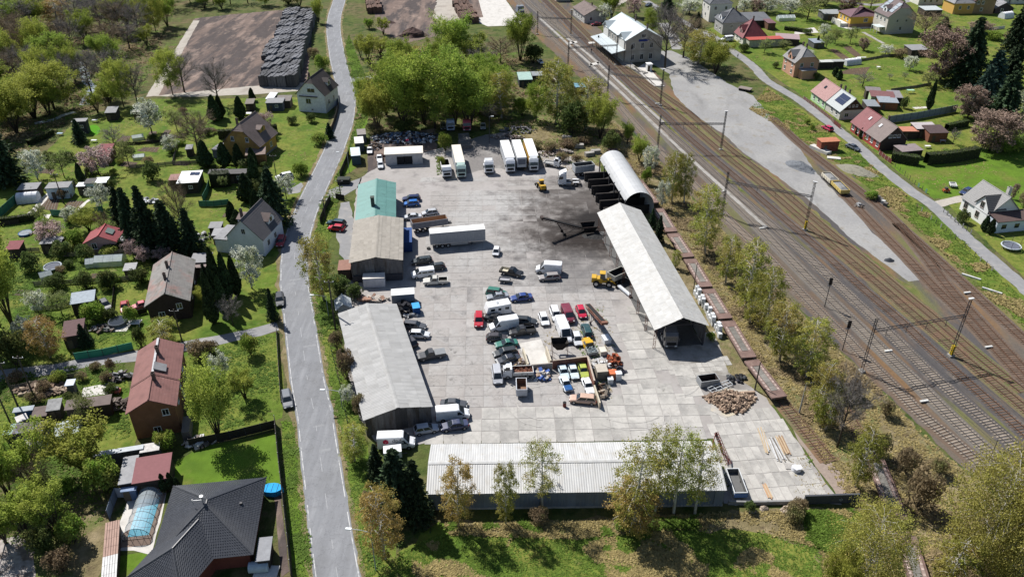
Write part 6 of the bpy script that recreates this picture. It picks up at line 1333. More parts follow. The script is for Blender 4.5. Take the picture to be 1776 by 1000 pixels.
for x,yb,yt,w,k,lb in [
 (10,320,190,75,'spruce','tall black spruce at the picture edge beside the meadow'),(-20,300,170,80,'spruce','black spruce cut by the picture edge'),(140,248,205,30,'spruce','dark spruce below the tarred hut'),(112,308,265,36,'fruit','pale blossoming fruit tree on the meadow') ,(66,312,265,42,'blossom','grey white flowering fruit tree on the meadow'),(172,303,262,56,'pink','wide pink flowering fruit tree by the maroon shed'),(200,258,222,36,'bare','bare fruit tree beside the maroon shed'),(224,288,248,36,'fruit','fruit tree by the cold frame'),(264,232,178,48,'blossom','greyish white blossoming tree by the vegetable beds'),(308,228,195,34,'fruit','small leafy fruit tree by the raised beds'),(345,268,198,64,'brown_bare','olive brown tree in the middle of the gardens'),(298,265,238,32,'blossom','pale shrub beside the little grey hut'),(358,290,245,26,'thuja','black thuja beside the olive brown tree'),(460,228,198,32,'pink','round pale pink blossoming tree on the upper lawn'),
 (142,316,283,14,'thuja','single dark thuja by the white cabin'),(265,312,278,38,'dark_bush','dark round conifer on the middle lawn'),(374,210,166,22,'thuja','tall dark thuja by the A roofed cabin'),(384,205,166,16,'thuja','thuja leaning behind the tall one'),(418,205,168,20,'thuja','bushy dark thuja on the upper lawn'),(438,175,153,12,'thuja','pointed thuja beside the small pavilion'),(391,288,248,24,'thuja','dark thuja before the glazed roof'),(416,290,250,20,'thuja','second dark thuja before the glazed roof'),(440,292,257,18,'thuja','pointed thuja beside the orange shed'),(445,330,270,22,'thuja','tall thuja by the green net fence'),
 (478,390,285,64,'spruce','big spruce right beside the road'),(497,345,308,36,'blossom','white blossoming tree beside the big spruce'),(235,425,322,50,'spruce','spruce in the black clump behind the pink garden house'),(265,440,318,60,'spruce','tallest spruce of the black clump'),(300,442,345,62,'spruce','broad spruce in the black clump'),(335,440,358,50,'spruce','spruce of the black clump nearest the white house'),(213,390,322,40,'spruce','spruce at the back of the black clump'),(320,410,318,44,'brown_bare','olive birch like tree rising from the black clump'),(285,395,345,44,'spruce','spruce hidden in the middle of the black clump'),
 (178,362,325,38,'blossom','silvery flowering tree beside the green net'),(125,385,362,30,'blossom','small white bush by the yellow hedge'),(92,425,390,50,'pink','mauve blossoming tree over the grey flat roof'),(232,448,420,28,'pink','dark pink tree by the red garden shed'),(252,458,432,28,'pink','pale pink tree beside the grey house roof'),(283,455,432,30,'pink','pale pink tree right behind the grey house roof'),(155,400,366,52,'yellow_willow','golden rounded hedge bush above the pink garden house'),(76,405,375,40,'bush','yellow green bush by the paddling pool'),(185,410,370,26,'brown_bare','bare tree in the garden of the pink house'),(130,425,395,44,'bush','leafy bush beside the pink garden house'),
 (437,500,434,50,'blossom','tall white blossoming tree beside the road'),(475,555,498,24,'spruce','slim spruce on the lawn by the road'),(382,525,432,24,'thuja','tallest thuja of the dark row'),(398,520,440,22,'thuja','second thuja of the dark row'),(412,512,445,20,'thuja','third thuja of the dark row'),(372,560,475,24,'thuja','thuja with the long shadow on the lane'),(390,545,480,18,'thuja','short thuja behind the long shadowed one'),(405,565,520,34,'bare','crooked bare fruit tree on the lawn'),(355,525,498,36,'yellow_willow','golden bush by the grey roofed house'),(360,500,455,24,'spruce','dark conifer between house and thuja row'),
 (415,400,365,26,'thuja','dark thuja at the terrace of the white house'),(405,388,350,20,'thuja','thuja behind the white house'),(430,350,302,30,'thuja','dark thuja column by the green net'),(448,375,330,24,'thuja','thuja between spruce and white house'),
 (20,560,420,90,'yellow_willow','large olive tree at the picture edge above the lane'),(-20,620,480,90,'dark_bush','dark tree mass at the picture edge'),(30,635,570,60,'dark_bush','dark thicket beside the lane'),(88,620,545,52,'rust_birch','russet tree beside the maroon roofed shelter'),(52,600,555,36,'blossom','bluish white flowering bush in the dark thicket'),(68,545,508,36,'blossom','white bush at the old blue roofed shed'),(150,600,560,28,'spruce','small dark spruce beside the shelter'),(165,555,520,50,'bush','round green bush below the blue roofed shed'),(108,545,510,40,'fruit','fruit tree beside the blue roofed shed'),(245,600,562,26,'dark_bush','dark bush behind the brick house'),(285,598,556,56,'birch','yellow green bush tree between timber and brick house'),
 (380,760,650,90,'yellow_willow','golden tree on the lawn beside the brick house'),(385,660,618,36,'blossom','white speckled bush on the lawn'),(425,690,640,50,'sapling','thin yellow tree on the lawn'),(435,615,572,36,'bush','round bush on the lane corner'),(345,620,590,44,'brown_bush','low brown hedge bush on the lane'),(365,612,586,36,'brown_bush','brown hedge bush nearer the road'),(290,780,740,44,'bush','grey green bush below the brick house'),(195,645,620,20,'brown_bush','red brown bush beside the brick house'),
 (150,815,735,110,'sapling','yellow green tree over the grey sheet roofs'),(60,850,750,80,'sapling','yellow green tree by the polytunnel'),(15,860,770,70,'sapling','yellow green tree at the lower picture edge'),(185,850,785,70,'bush','dark green bush at the grey roofed shed'),(70,860,790,60,'brown_bare','bare rounded tree in the lower garden'),(100,920,840,80,'sapling','open yellow green tree above the stony ground'),(45,930,860,70,'sapling','loose yellow green tree beside the stony ground'),(10,940,870,70,'sapling','slim yellow green tree at the picture corner'),(130,940,890,60,'bush','bush on the slope by the long shed'),(80,960,910,60,'dark_bush','dark bush in the lower hollow'),(110,990,950,60,'brown_bush','dead scrub near the long shed'),(300,850,820,16,'thuja','small thuja beside the pool enclosure'),(287,852,822,16,'thuja','golden edged thuja beside the pool enclosure'),(310,850,828,14,'thuja','smallest thuja beside the bungalow'),
 (465,240,218,40,'dark_bush','dark hedge bush behind the yellow house'),(523,305,278,34,'bush','round green bush on the road edge'),(572,240,212,22,'spruce','small conifer by the yellow house drive'),(555,250,228,36,'bush','clipped bush beside the yellow house'),(507,215,200,22,'dark_bush','dark bush below the white house'),(540,212,195,22,'dark_bush','dark bush at the white house corner'),(553,40,0,22,'yellow_willow','narrow yellow tree beside the timber piles'),(560,125,90,30,'bush','round green bush beside the road and timber piles'),(545,100,80,24,'brown_bush','brown bush beside the timber piles'),(550,150,130,20,'bush','low bush at the track corner'),
 (230,560,525,30,'bush','hedge bush beside the red old car'),(150,500,470,40,'dark_bush','dark hedge bush above the blue roofed shed'),(190,498,466,40,'dark_bush','dark hedge bush behind the little grey roof'),(245,490,462,40,'dark_bush','dark hedge bush at the grey house'),(100,500,475,44,'dark_bush','dark hedge bush by the small greenhouse'),(55,470,435,40,'dark_bush','dark bush above the trampoline'),(110,445,415,44,'dark_bush','dark bush below the grey flat roof'),(150,450,422,36,'dark_bush','dark bush beside the long greenhouse'),(190,440,425,40,'bush','clipped green hedge by the pink garden house'),(60,340,320,20,'dark_bush','dark bush beside the grey cabin'),(195,330,310,24,'dark_bush','dark bush beside the white roofed cabin'),(110,345,325,20,'brown_bush','rose bush by the vegetable plots'),(85,275,262,24,'dark_bush','clipped dark block hedge on the meadow'),(120,278,262,22,'dark_bush','boxy dark hedge by the maroon shed')]:T(k,x,yb,yt,w,lb)
# --- right-hand side
for x,yb,yt,w,k,lb in [
 (1153,118,8,56,'bare','tall dark leafless tree beside the station gable'),(1185,100,30,60,'brown_bare','olive leafless tree beyond the station'),(1210,112,48,60,'birch','olive tree on the bank by the gravel lot'),(1240,128,75,56,'yellow_willow','round yellow green tree beside the gravel lot'),(1130,60,18,34,'willow','bright green tree behind the station'),(1060,30,-14,46,'willow','large tree on the track side of the station'),(1047,40,10,26,'blossom','pale flowering tree beside the station'),(1100,30,0,30,'pink','pinkish tree behind the station chimney'),(1195,25,0,40,'blossom','white willow shrubs at the upper edge'),(1209,48,20,18,'spruce','small dark spruce by the white villa'),(1155,30,-10,40,'spruce','dark trees at the upper edge beyond the station'),
 (1290,22,0,30,'blossom','silvery bush behind the grey house'),(1330,22,-4,40,'blossom','silver white tree row behind the long roof'),(1310,25,2,24,'copper','copper toned tree behind the grey house'),(1370,25,0,40,'blossom','silver green tree behind the glasshouse'),(1400,35,-6,50,'fruit','broad garden tree beyond the glasshouse'),(1470,18,-10,50,'copper','brownish tree row at the upper edge'),(1430,10,-16,44,'willow','dark green tree at the upper edge'),(1510,14,-8,36,'brown_bare','bare tree behind the yellow bungalow'),(1550,12,-12,36,'bush','green bush behind the large gabled house'),
 (1290,90,75,24,'dark_bush','dark round bush in front of the wine red house'),(1325,92,70,26,'fruit','grey green tree in front of the red extension'),(1360,85,72,24,'fruit','small tree behind the salmon villa'),(1428,65,44,22,'blossom','white flowering tree by the pale drive'),(1432,86,62,22,'fruit','orchard tree with pale leaves'),(1448,76,52,26,'fruit','orchard tree beside the dug beds'),(1474,75,50,26,'fruit','round orchard tree near the yellow bungalow'),(1497,88,68,20,'copper','small pinkish orchard tree on the slope'),(1417,80,62,6,'thuja','thin dark cypress in the orchard'),(1403,100,88,18,'blossom','pale shrub behind the salmon villa'),(1535,95,80,26,'blossom','faint white shrub on the slope'),(1400,60,48,20,'dark_bush','purple dark bush beside the drive'),
 (1600,70,22,56,'brown_bare','olive leafless tree beside the large gabled house'),(1632,66,28,40,'spruce','dark fir behind the copper tree'),(1668,150,26,64,'spruce','very tall black fir beside the copper tree'),(1630,140,55,78,'copper','big rounded copper brown tree on the right hand lawns'),(1715,160,85,62,'blue_spruce','blue green spruce in the fir group'),(1745,150,75,56,'spruce','dark spruce beyond the blue green one'),(1735,210,120,70,'spruce','nearest dark spruce of the fir group'),(1695,195,110,50,'blue_spruce','slim blue green spruce by the fir'),(1690,110,55,40,'spruce','dark spruce at the back of the fir group'),(1610,190,140,12,'thuja','ivy dark column tree by the grey wall'),(1608,150,128,30,'fruit','pale leaved tree over the dark column'),
 (1678,205,155,54,'copper','small copper tree by the grey garden wall'),(1715,262,198,84,'copper','wide copper brown tree above the clipped hedge'),(1772,200,160,36,'blossom','white blossoming tree at the picture edge'),(1578,122,100,24,'blossom','white flowering bush beside the copper tree'),(1560,100,82,30,'brown_bush','bare brown bush on the slope'),(1496,150,128,34,'bare','spreading bare fruit tree by the green row house'),(1542,138,128,10,'bare','small bare fruit tree on the lawn'),(1568,138,126,10,'bare','smallest bare fruit tree on the lawn'),(1652,250,225,18,'bare','young bare tree behind the clipped hedge'),(1740,262,232,60,'bush','green bush mass at the picture edge'),(1770,260,235,50,'dark_bush','dark bush mass at the picture edge'),(1755,90,0,44,'spruce','tall black spruce by the maroon edge house'),(1700,60,40,60,'copper','reddish bushes behind the tall fir'),(1755,75,52,40,'brown_bush','brown bush on the slope by the edge house'),(1720,68,52,40,'bush','green bush on the slope beyond the fir'),
 (1448,132,116,12,'thuja','small round conifer by the salmon villa'),(1455,138,122,12,'thuja','second round conifer by the salmon villa'),(1415,138,124,14,'dark_bush','dark bush at the salmon villa'),(1345,118,106,14,'dark_bush','dark bush in front of the salmon villa'),(1478,225,212,7,'thuja','dark clipped cone before the red row house'),(1486,234,218,8,'thuja','second clipped cone before the red row house'),(1492,240,222,8,'thuja','third clipped cone before the red row house'),(1503,245,232,12,'bush','green shrub before the red row house'),(1567,188,165,16,'dark_bush','dark round bush beside the garden sheds'),(1706,400,375,14,'thuja','clipped dark shrub at the white gabled house'),(1716,405,380,14,'thuja','second clipped dark shrub at the white gabled house'),(1668,385,362,26,'dark_bush','dark garden shrub at the white gabled house'),(1755,345,320,12,'copper','bronze shrub behind the white gabled house'),(1400,215,205,12,'bush','verge bush beside the bright red car'),(1408,226,214,12,'bush','second verge bush beside the bright red car'),(1510,345,328,26,'bush','weeds on the bank below the lane'),(1776,360,330,30,'brown_bush','garden trellis shrub at the picture edge')]:T(k,x,yb,yt,w,lb)
for k in range(70):
 qi=rt.randrange(7);q=[[(60,300),(250,215),(300,290),(60,330)],[(250,200),(370,190),(380,300),(260,300)],[(380,290),(470,270),(470,350),(390,345)],[(0,440),(250,430),(255,540),(0,600)],[(0,640),(215,630),(215,720),(0,760)],[(0,770),(200,745),(190,860),(0,940)],[(60,380),(240,370),(230,430),(60,450)]][qi]
 a,b=rt.random(),rt.random();x=(q[0][0]*(1-a)+q[1][0]*a)*(1-b)+(q[3][0]*(1-a)+q[2][0]*a)*b;y=(q[0][1]*(1-a)+q[1][1]*a)*(1-b)+(q[3][1]*(1-a)+q[2][1]*a)*b
 n=rt.choice(['bush','brown_bush','dark_bush','bush','fruit']);s_=rt.uniform(.6,1.2)*(.6+y/1000)
 T(n,x,y,y-(26 if n=='fruit' else 14)*s_,24*s_,{'bush':'small leafy green shrub among the garden plots','brown_bush':'small twiggy brown shrub among the garden plots','dark_bush':'small dark shrub among the garden plots','fruit':'small pale leaved fruit tree among the garden plots'}[n].replace('among the garden plots',['on the meadow gardens below the wood','around the olive brown tree in the gardens','between the tall thujas and the big spruce','in the gardens beside the timber house','around the ruined barns by the lane','in the wild lower garden by the polytunnel','around the pink garden house'][qi]),'shrubs of the garden plots')
# clipped hedges: each hedge a thing of its own
def hedge(label,pts,h,w,mat,name='hedge'):
 L=GL(pts,.6);r=random.Random(len(L));vs,fs=[],[];b=MB()
 for i in range(len(L)-1):
  t=(L[i+1]-L[i]).normalized();s=V(t.y,-t.x,0)
  for k in range(34):
   q=r.uniform(-1,1);p=L[i].lerp(L[i+1],r.random());
   if r.random()<.45:p=p+s*(q*w/2)+V(0,0,h*(1+.06*noise.noise(p)))
   else:p=p+s*(math.copysign(w/2,q))+V(0,0,r.uniform(.05,h))
   leaf(vs,fs,p+rvec(r)*.07,.24*r.uniform(.6,1.2),r)
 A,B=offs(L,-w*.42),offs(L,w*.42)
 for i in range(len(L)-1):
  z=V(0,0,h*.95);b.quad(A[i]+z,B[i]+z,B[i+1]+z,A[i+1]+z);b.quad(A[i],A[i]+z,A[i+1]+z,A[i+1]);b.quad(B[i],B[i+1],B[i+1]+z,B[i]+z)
 t=thing(name,label,'hedge',(0,0,0));O('foliage',lmesh('foliage',vs,fs,mat),t);O('stems',b,t,mat=plain((.02,.025,.01)),kind='stuff')  # the stems object is a solid core, coloured near-black for the hedge's dark inside
hedge('long dark clipped hedge beside the big lawn',[(1604,284),(1650,280),(1693,272)],3.2,2.2,LF['dark_bush']);hedge('dark clipped hedge beside the red row house',[(1545,278),(1570,283),(1592,286)],2.6,2,LF['dark_bush'])
hedge('low hedge behind the red garden hut',[(1640,226),(1676,218)],2,1.6,LF['dark_bush']);hedge('square block of thuja hedge by the black cabins',[(369,322),(385,322),(401,320)],4,3,LF['thuja']);hedge('dark hedge across the upper gardens',[(380,240),(420,237),(450,234),(482,230)],2.6,1.6,LF['dark_bush']);hedge('low hedge along the wood edge',[(50,252),(72,243),(92,232)],1.6,1.4,LF['dark_bush']);hedge('long dark hedge beside the vegetable plots',[(-20,392),(30,386),(70,380)],1.8,1.2,LF['dark_bush']);hedge('clipped green hedge below the pink garden house',[(182,437),(200,434),(218,431)],1.8,1.4,LF['bush']);hedge('round topped hedge behind the grey house',[(1360,52),(1385,55),(1395,57)],1.5,1.5,LF['dark_bush'])
# --- ground cover: nobody could count it
def tufts(name,polys,n,size,mats,seed=1,hgt=1.0):
 r=random.Random(seed);V_,F_,MI=[],[],[]
 W=[[G(*p) for p in q] for q in polys];tot=[]
 for q in W:
  a=abs(sum(q[i].x*q[(i+1) % len(q)].y-q[(i+1) % len(q)].x*q[i].y for i in range(len(q))))/2;tot.append(a)
 S=sum(tot)
 for q,a in zip(W,tot):
  xs=[p.x for p in q];ys=[p.y for p in q];k=int(n*a/S);done=0;tries=0
  while done<k and tries<k*8:
   tries+=1;p=V(r.uniform(min(xs),max(xs)),r.uniform(min(ys),max(ys)),0)
   dn=noise.noise(p*.12)+.5*noise.noise(p*.4)
   if not inside(p,q) or dn<r.uniform(-.7,.3):continue
   done+=1;s=size*r.uniform(.5,1.5)*(1.2 if dn>.2 else .8)
   for b in range(3):
    a2=r.uniform(0,6.28);d=V(math.cos(a2),math.sin(a2),0);o=len(V_);e=V(-d.y,d.x,0)*s*.3
    V_.extend([p-e,p+e,p+d*s*.7+V(0,0,s*.45*hgt)]);F_.append((o,o+1,o+2));MI.append(0 if dn<.1 else 1 if len(mats)>1 else 0)
 me=bpy.data.meshes.new(name);me.from_pydata([tuple(v) for v in V_],[],F_)
 for m in mats:me.materials.append(m)
 me.polygons.foreach_set('material_index',MI);me.update();return O(name,me,kind='stuff')
GRG=leafm('grass_blade',(.07,.11,.018),.35,0,.4,0);GRY=leafm('dry_grass_blade',(.19,.155,.07),.35,0,.4,0);GRB=leafm('dead_stalk',(.13,.1,.055),.4,0,.3,0);GRD=leafm('dark_weed',(.062,.1,.018),.35,0,.4,0)
tufts('dry_grass',[[(1040,245),(1140,355),(1365,700),(1480,880),(1560,1000),(1660,1100),(1900,1050),(1700,838),(1640,790),(1540,690),(1430,588),(1300,450),(1185,328),(1120,258),(1060,210)]],26000,.55,[GRY,GRB],2,.8)
tufts('bank_grass',[[(770,908),(1000,903),(1290,888),(1480,882),(1560,960),(1540,1080),(1440,1060),(1420,950),(1290,918),(1150,918),(1000,935),(780,928)]],9000,.5,[GRY,GRG],3)
tufts('meadow_grass',[[(690,1050),(690,960),(760,925),(1000,935),(1180,915),(1300,915),(1430,950),(1440,1050)]],16000,.4,[GRG,GRY],4,.7)
tufts('verge_grass',[[(488,728),(510,730),(545,1010),(515,1010),(492,800)],[(540,520),(586,740),(632,1010),(690,1010),(650,850),(600,640),(575,520),(566,440),(600,300),(590,292),(556,350),(538,430)],[(596,90),(614,156),(620,190),(604,262),(640,200),(640,150),(605,60)]],18000,.45,[GRG,GRD],5,.7)
tufts('rough_weeds',[[(1300,190),(1330,152),(1400,200),(1490,268),(1580,345),(1680,425),(1790,535),(1790,580),(1700,505),(1640,444),(1560,370),(1460,288),(1390,243)]],12000,.5,[GRG,GRY],6,.8)
tufts('garden_weeds',[[(0,650),(215,625),(225,760),(0,800)],[(0,800),(200,780),(180,900),(60,950),(0,940)],[(330,610),(478,578),(485,720),(330,760)],[(0,440),(250,440),(250,600),(0,640)]],16000,.4,[GRG,GRD],7,.7)
tufts('lawn_grass',[[(1230,70),(1300,40),(1776,-20),(1776,470),(1640,345),(1540,275),(1450,200),(1330,118)],[(60,300),(120,222),(262,172),(570,170),(560,250),(505,400),(480,440),(0,430),(0,340)]],22000,.35,[GRG,GRY],8,.5)
tufts('brush',[[(612,215),(635,140),(655,60),(700,80),(860,85),(930,95),(960,170),(1055,230),(1050,262),(955,225),(740,215),(655,228)],[(-40,-50),(330,-50),(250,150),(120,210),(0,300)]],22000,.8,[GRD,GRB],9,.9)
tufts('rubble_weeds',[[(890,215),(960,195),(1060,240),(1045,285),(1000,300),(935,285)],[(752,225),(775,215),(772,300),(758,305)],[(985,560),(1045,530),(1070,600),(1060,690),(1040,690)],[(1400,780),(1440,860),(1380,872),(1370,800)],[(1235,765),(1262,800),(1266,870),(1245,800)],[(940,575),(965,570),(975,610),(945,610)]],3600,.45,[GRY,GRG],10,.8)
# ================================================================ RAILWAY STOCK AND MASTS
WRED=M('rust_red_wagon',(.175,.115,.1),.85,.2,.8,layers=[((.14,.09,.075),.5,.48,.66),((.24,.17,.14),.9,.58,.74)]);DECK=M('grey_deck_boards',(.17,.16,.145),.9,.2,1.5,orand=.2)
DECKL=M('pale_pocket_strip',(.38,.3,.27),.85,.2,2)
def wagon_proto():
 t=thing('flat_wagon','x','wagon');L=11.7;X=L/2;m=MB()
 m.box(-X,X,-1.4,-1.22,.95,1.28);m.box(-X,X,1.22,1.4,.95,1.28);m.box(-X,-X+1.9,-1.22,1.22,1.0,1.24);m.box(X-1.9,X,-1.22,1.22,1.0,1.24);m.box(-X+1.9,X-1.9,-1.22,1.22,1.0,1.15);O('frame',m,t,mat=WRED)
 for i in range(6):
  m=MB();x0=-X+2.0+(L-4.0)*i/6;m.box(x0+.02,x0+(L-4.0)/6-.02,-.55,.55,1.15,1.24);O('deck_board',m,t,mat=DECK)
 for s in (-1,1):
  m=MB();m.box(-X+1.95,X-1.95,s*.88-.22,s*.88+.22,1.15,1.2);O('pocket_strip',m,t,mat=M('strip_red',(.24,.18,.16),.85,.2,1))
  for i in range(8):
   m=MB();x0=-X+2.2+(L-4.6)*i/7;m.box(x0-.3,x0+.14,s*.9-.17,s*.9+.17,1.2,1.23);O('stake_pocket',m,t,mat=DECKL)
  for e in (-1,1):
   m=MB();m.cyl((e*(X+.28),s*.87,1.02),.2,.08,10,0,'x');m.cyl((e*(X+.13),s*.87,1.02),.08,.28,6,0,'x');O('buffer',m,t,mat=BLACK)
 for e in (-1,1):
  m=MB();m.box(e*3.6-.08,e*3.6+.08,-.95,.95,.45,.58);
  for s in (-1,1):m.cyl((e*3.6,s*.75,.52),.46,.13,16,0,'y')
  O('wheelset',m,t,mat=STEEL);m=MB();m.box(e*X-.06,e*X+.06,-1.35,1.35,.9,1.27);O('headstock',m,t,mat=WRED)
 return t
ws=[(1051,246),(1100,306),(1140,361),(1166,404),(1195,448),(1226,500),(1260,555),(1301,623),(1354,692)]
WL=['flat wagon at the far end of the rusty red row','flat wagon beside the arched coal store vault','flat wagon behind the gap between vault and white roofed shed','flat wagon next to the broad golden birch','flat wagon alongside the middle of the white roofed shed','flat wagon beside the lower half of the white roofed shed','flat wagon passing the stacked white cabinets','flat wagon at the near end of the long rusty row']
pw=wagon_proto();first=True
def put_wagon(a,b,label,grp,frac=.97):
 global first
 A,B=G(*a,1.2),G(*b,1.2);d=B-A;o=pw if first else copy_tree(pw);first=False
 o.location=((A.x+B.x)/2,(A.y+B.y)/2,.12);o.rotation_euler=(0,0,math.atan2(d.y,d.x));o.scale=(min(1.15,d.length*frac/12.3),1,1);o['label']=label;o['group']=grp
for i in range(8):put_wagon(ws[i],ws[i+1],'rusty red '+WL[i],'flat wagons on the siding')
put_wagon((1418,628),(1460,694),'rusty wagon glimpsed under the birches beside the signal gantry','flat wagons under the trees');put_wagon((1508,772),(1564,916),'shadow striped flat wagon beside the retaining wall end','flat wagons under the trees',.9);put_wagon((1569,924),(1606,1046),'rusty flat wagon cut off by the lower picture edge','flat wagons under the trees',.97)
hw=None
for (a,b,c,lb) in [((1432,302),(1447,316),(.55,.5,.4),'pale trolley wagon of gravel nearest the heap'),((1449,317),(1466,334),(.5,.38,.12),'yellow trolley wagon of gravel behind the pale one')]:
 A,B=G(*a,1),G(*b,1);d=B-A;t=thing('trolley_wagon',lb,'wagon',((A.x+B.x)/2,(A.y+B.y)/2,.15),math.atan2(d.y,d.x),'gravel trolley wagons');l=d.length/2
 tipper_body(t,-l+.1,l-.1,1.25,.7,1.5,plain(c),STEEL,'body');m=MB();m.loft([[(-l+.3,-1.1,1.2),(l-.3,-1.1,1.2),(l-.3,1.1,1.2),(-l+.3,1.1,1.2)],[(-l*.5,-.5,1.75),(l*.5,-.5,1.75),(l*.5,.5,1.75),(-l*.5,.5,1.75)]]);O('gravel_load',m,t,mat=M('grey_stone_load',(.2,.2,.2),.9,.4,4));m=MB();m.box(-l,l,-1.2,1.2,.55,.7);O('frame',m,t,mat=plain(c));wheels(t,(-l*.6,l*.6),.9,.38,.12)
lo=thing('shunting_locomotive','dark grey shunting locomotive standing at the head of the yard tracks','locomotive',*pose((908,24),(896,11),2)[:2]);m=MB();m.box(-5,5,-1.4,1.4,.8,1.2);m.box(-4.6,-1.2,-1,1,1.2,2.7);m.box(1.6,4.6,-1,1,1.2,2.7);O('body',m,lo,mat=plain((.1,.11,.13)));m=MB();m.box(-1.2,1.6,-1.4,1.4,1.2,3.9);O('cab',m,lo,mat=plain((.16,.18,.22)));wheels(lo,(-3.4,-1.8,1.8,3.4),1.0,.5,.2)
HAZ=plain((.6,.42,.02))
def lattice(t,name,p0,p1,w,mat,n=12):
 p0,p1=V(*p0),V(*p1);d=p1-p0;u=d.normalized();a=u.orthogonal().normalized();b=u.cross(a);m=MB()
 cs=[(a*sx+b*sy)*w/2 for sx,sy in ((-1,-1),(1,-1),(1,1),(-1,1))]
 for c in cs:m.tube([p0+c,p1+c*.7],.05,4)
 for i in range(n):
  q0,q1=p0+d*(i/n),p0+d*((i+1)/n)
  for k in range(4):m.tube([q0+cs[k],q1+cs[(k+1) % 4]],.03,3,cap=False)
 return O(name,m,t,mat=mat)
def gantry(L,Rr,h,label,haz=True,heads=True):
 a,b=G(*L),G(*Rr);c=(a+b)/2;d=b-a;t=thing('overhead_line_gantry',label,'gantry',(c.x,c.y,0),math.atan2(d.y,d.x));l=d.length/2
 lattice(t,'mast',(-l,0,0),(-l,0,h-1.0),.42,STEEL);lattice(t,'mast',(l,0,0),(l,0,h),.42,STEEL);lattice(t,'cross_beam',(-l,0,h-3.6),(l,0,h-3.6),.5,STEEL,22)
 for s in (-1,1):m=MB();m.box(s*l-.5,s*l+.5,-.5,.5,0,.35);O('footing',m,t,mat=OLDC)
 if haz:
  for i in range(5):m=MB();m.boxc((l,0,.6+i*.42),(.56,.56,.2));O('hazard_band',m,t,mat=HAZ)
 m=MB();m.box(l-.5,l+.5,-.2,.2,h,h+.18);O('lamp_head',m,t,mat=plain((.6,.6,.6)))
 for k in range(4):
  x=-l+2*l*(k+.7)/4.6;m=MB();m.tube([(x,0,h-3.8),(x,0,h-5.2)],.05,4);m.tube([(x,0,h-5.0),(x+1.0,0,h-5.3)],.03,4);O('wire_drop',m,t,mat=STEEL)
 return t
gantry((1494,644),(1648.5,617),12.6,'overhead line gantry with yellow and black banded mast, nearest the picture edge')
gantry((1252,372),(1395.5,399),12.4,'overhead line gantry with banded mast beside the narrow end of the gravel lot')
gantry((1140,260),(1250,260),11.5,'overhead line gantry beside the widest part of the gravel lot',False)
gantry((1053,170),(1145,183),12,'overhead line gantry nearest the station platform end',False);gantry((985,118),(1068,113),11,'overhead line gantry in front of the station canopy',False);gantry((932,60),(990,62),10.5,'overhead line gantry beyond the station',False)
def pole(x,yb,yt,r,label,name='pole',cat='pole',mat=None,top=None,parts=()):
 g=G(x,yb);h=HGT(x,yb,yt);t=thing(name,label,cat,(g.x,g.y,0));m=MB();m.tube([(0,0,0),(0,0,h)],[r,r*.7],7);O('shaft',m,t,mat=mat or plain((.07,.06,.05)))
 if top:top(t,h)
 return t
def lamp_arm(dx,dy,ln):
 def f(t,h):
  m=MB();m.tube([(0,0,h-.3),(dx*ln*.5,dy*ln*.5,h),(dx*ln,dy*ln,h+.1)],.05,5);O('arm',m,t,mat=plain((.4,.42,.42)));m=MB();m.boxc((dx*(ln+.3),dy*(ln+.3),h+.08),(.8,.32,.16),math.atan2(dy,dx));O('lamp_head',m,t,mat=LAMP)
 return f
def crossarm(t,h):
 m=MB();m.box(-.9,.9,-.06,.06,h-.5,h-.38);O('crossarm',m,t,mat=STEEL)
 for x in (-.8,0,.8):m=MB();m.cyl((x,0,h-.28),.07,.2,6);O('insulator',m,t,mat=LAMP)
GRP=plain((.28,.31,.3))
pole(652,988,920,.08,'street lamp over the near stretch of main road','street_lamp','street lamp',GRP,lamp_arm(-1,.1,2.6));pole(594,708,676,.08,'street lamp beside the middle of the long grey shed','street_lamp','street lamp',GRP,lamp_arm(-1,0,2.6));pole(570,548,512,.08,'street lamp at the upper end of the long grey shed','street_lamp','street lamp',GRP,lamp_arm(-1,0,2.4));pole(606,300,264,.08,'street lamp by the row of site containers','street_lamp','street lamp',GRP,lamp_arm(-1,0,2.2))
pole(582,571,486,.2,'thick dark timber pole behind the small greenhouse','utility_pole','pole',None,crossarm);pole(565,382,345,.16,'timber pole at the workshop gravel','utility_pole','pole',None,crossarm);pole(591,340,312,.14,'timber pole at the yard entrance','utility_pole','pole',None,crossarm)
pole(34,711,626,.17,'tall pole beside the tumbledown blue shed','utility_pole','pole',None,crossarm);pole(60,690,617,.17,'timber pole between the lane and the collapsed fence','utility_pole','pole',None,crossarm);pole(20,738,690,.15,'short leaning pole at the picture edge','utility_pole','pole');pole(316,592,536,.15,'timber pole beside the dark timber house','utility_pole','pole',None,crossarm);pole(110,352,300,.15,'timber pole in front of the white and blue cabin','utility_pole','pole',None,crossarm);pole(480,310,268,.13,'pole beside the big spruce at the road','utility_pole','pole',None,crossarm)
pole(849,248,202,.1,'lamp mast standing in rubble behind the lorries','lamp_mast','mast',STEEL,lamp_arm(1,0,.6));pole(1309,676,628,.14,'leaning dark post beside the last flat wagon','utility_pole','pole');pole(1386,716,664,.14,'grey post under the birches past the wagon end','utility_pole','pole',plain((.3,.3,.28)));pole(1712,806,762,.08,'thin signal post at the near rails','signal_post','post',STEEL);pole(1202,508,456,.1,'thin post between the white roof and the flat wagons','signal_post','post',STEEL)
def signal(x,yb,yt,label):
 def f(t,h):
  m=MB();m.box(-.3,.3,-.12,.12,h-1.6,h);O('signal_head',m,t,mat=BLACK);m=MB();m.box(-.35,.35,.1,.5,h-2,h-1.9);O('platform',m,t,mat=STEEL)
  for z in (h-.4,h-.9):m=MB();m.cyl((0,-.14,z),.11,.04,10,0,'y');O('lens',m,t,mat=GLASS)
 pole(x,yb,yt,.09,label,'railway_signal','signal',STEEL,f)
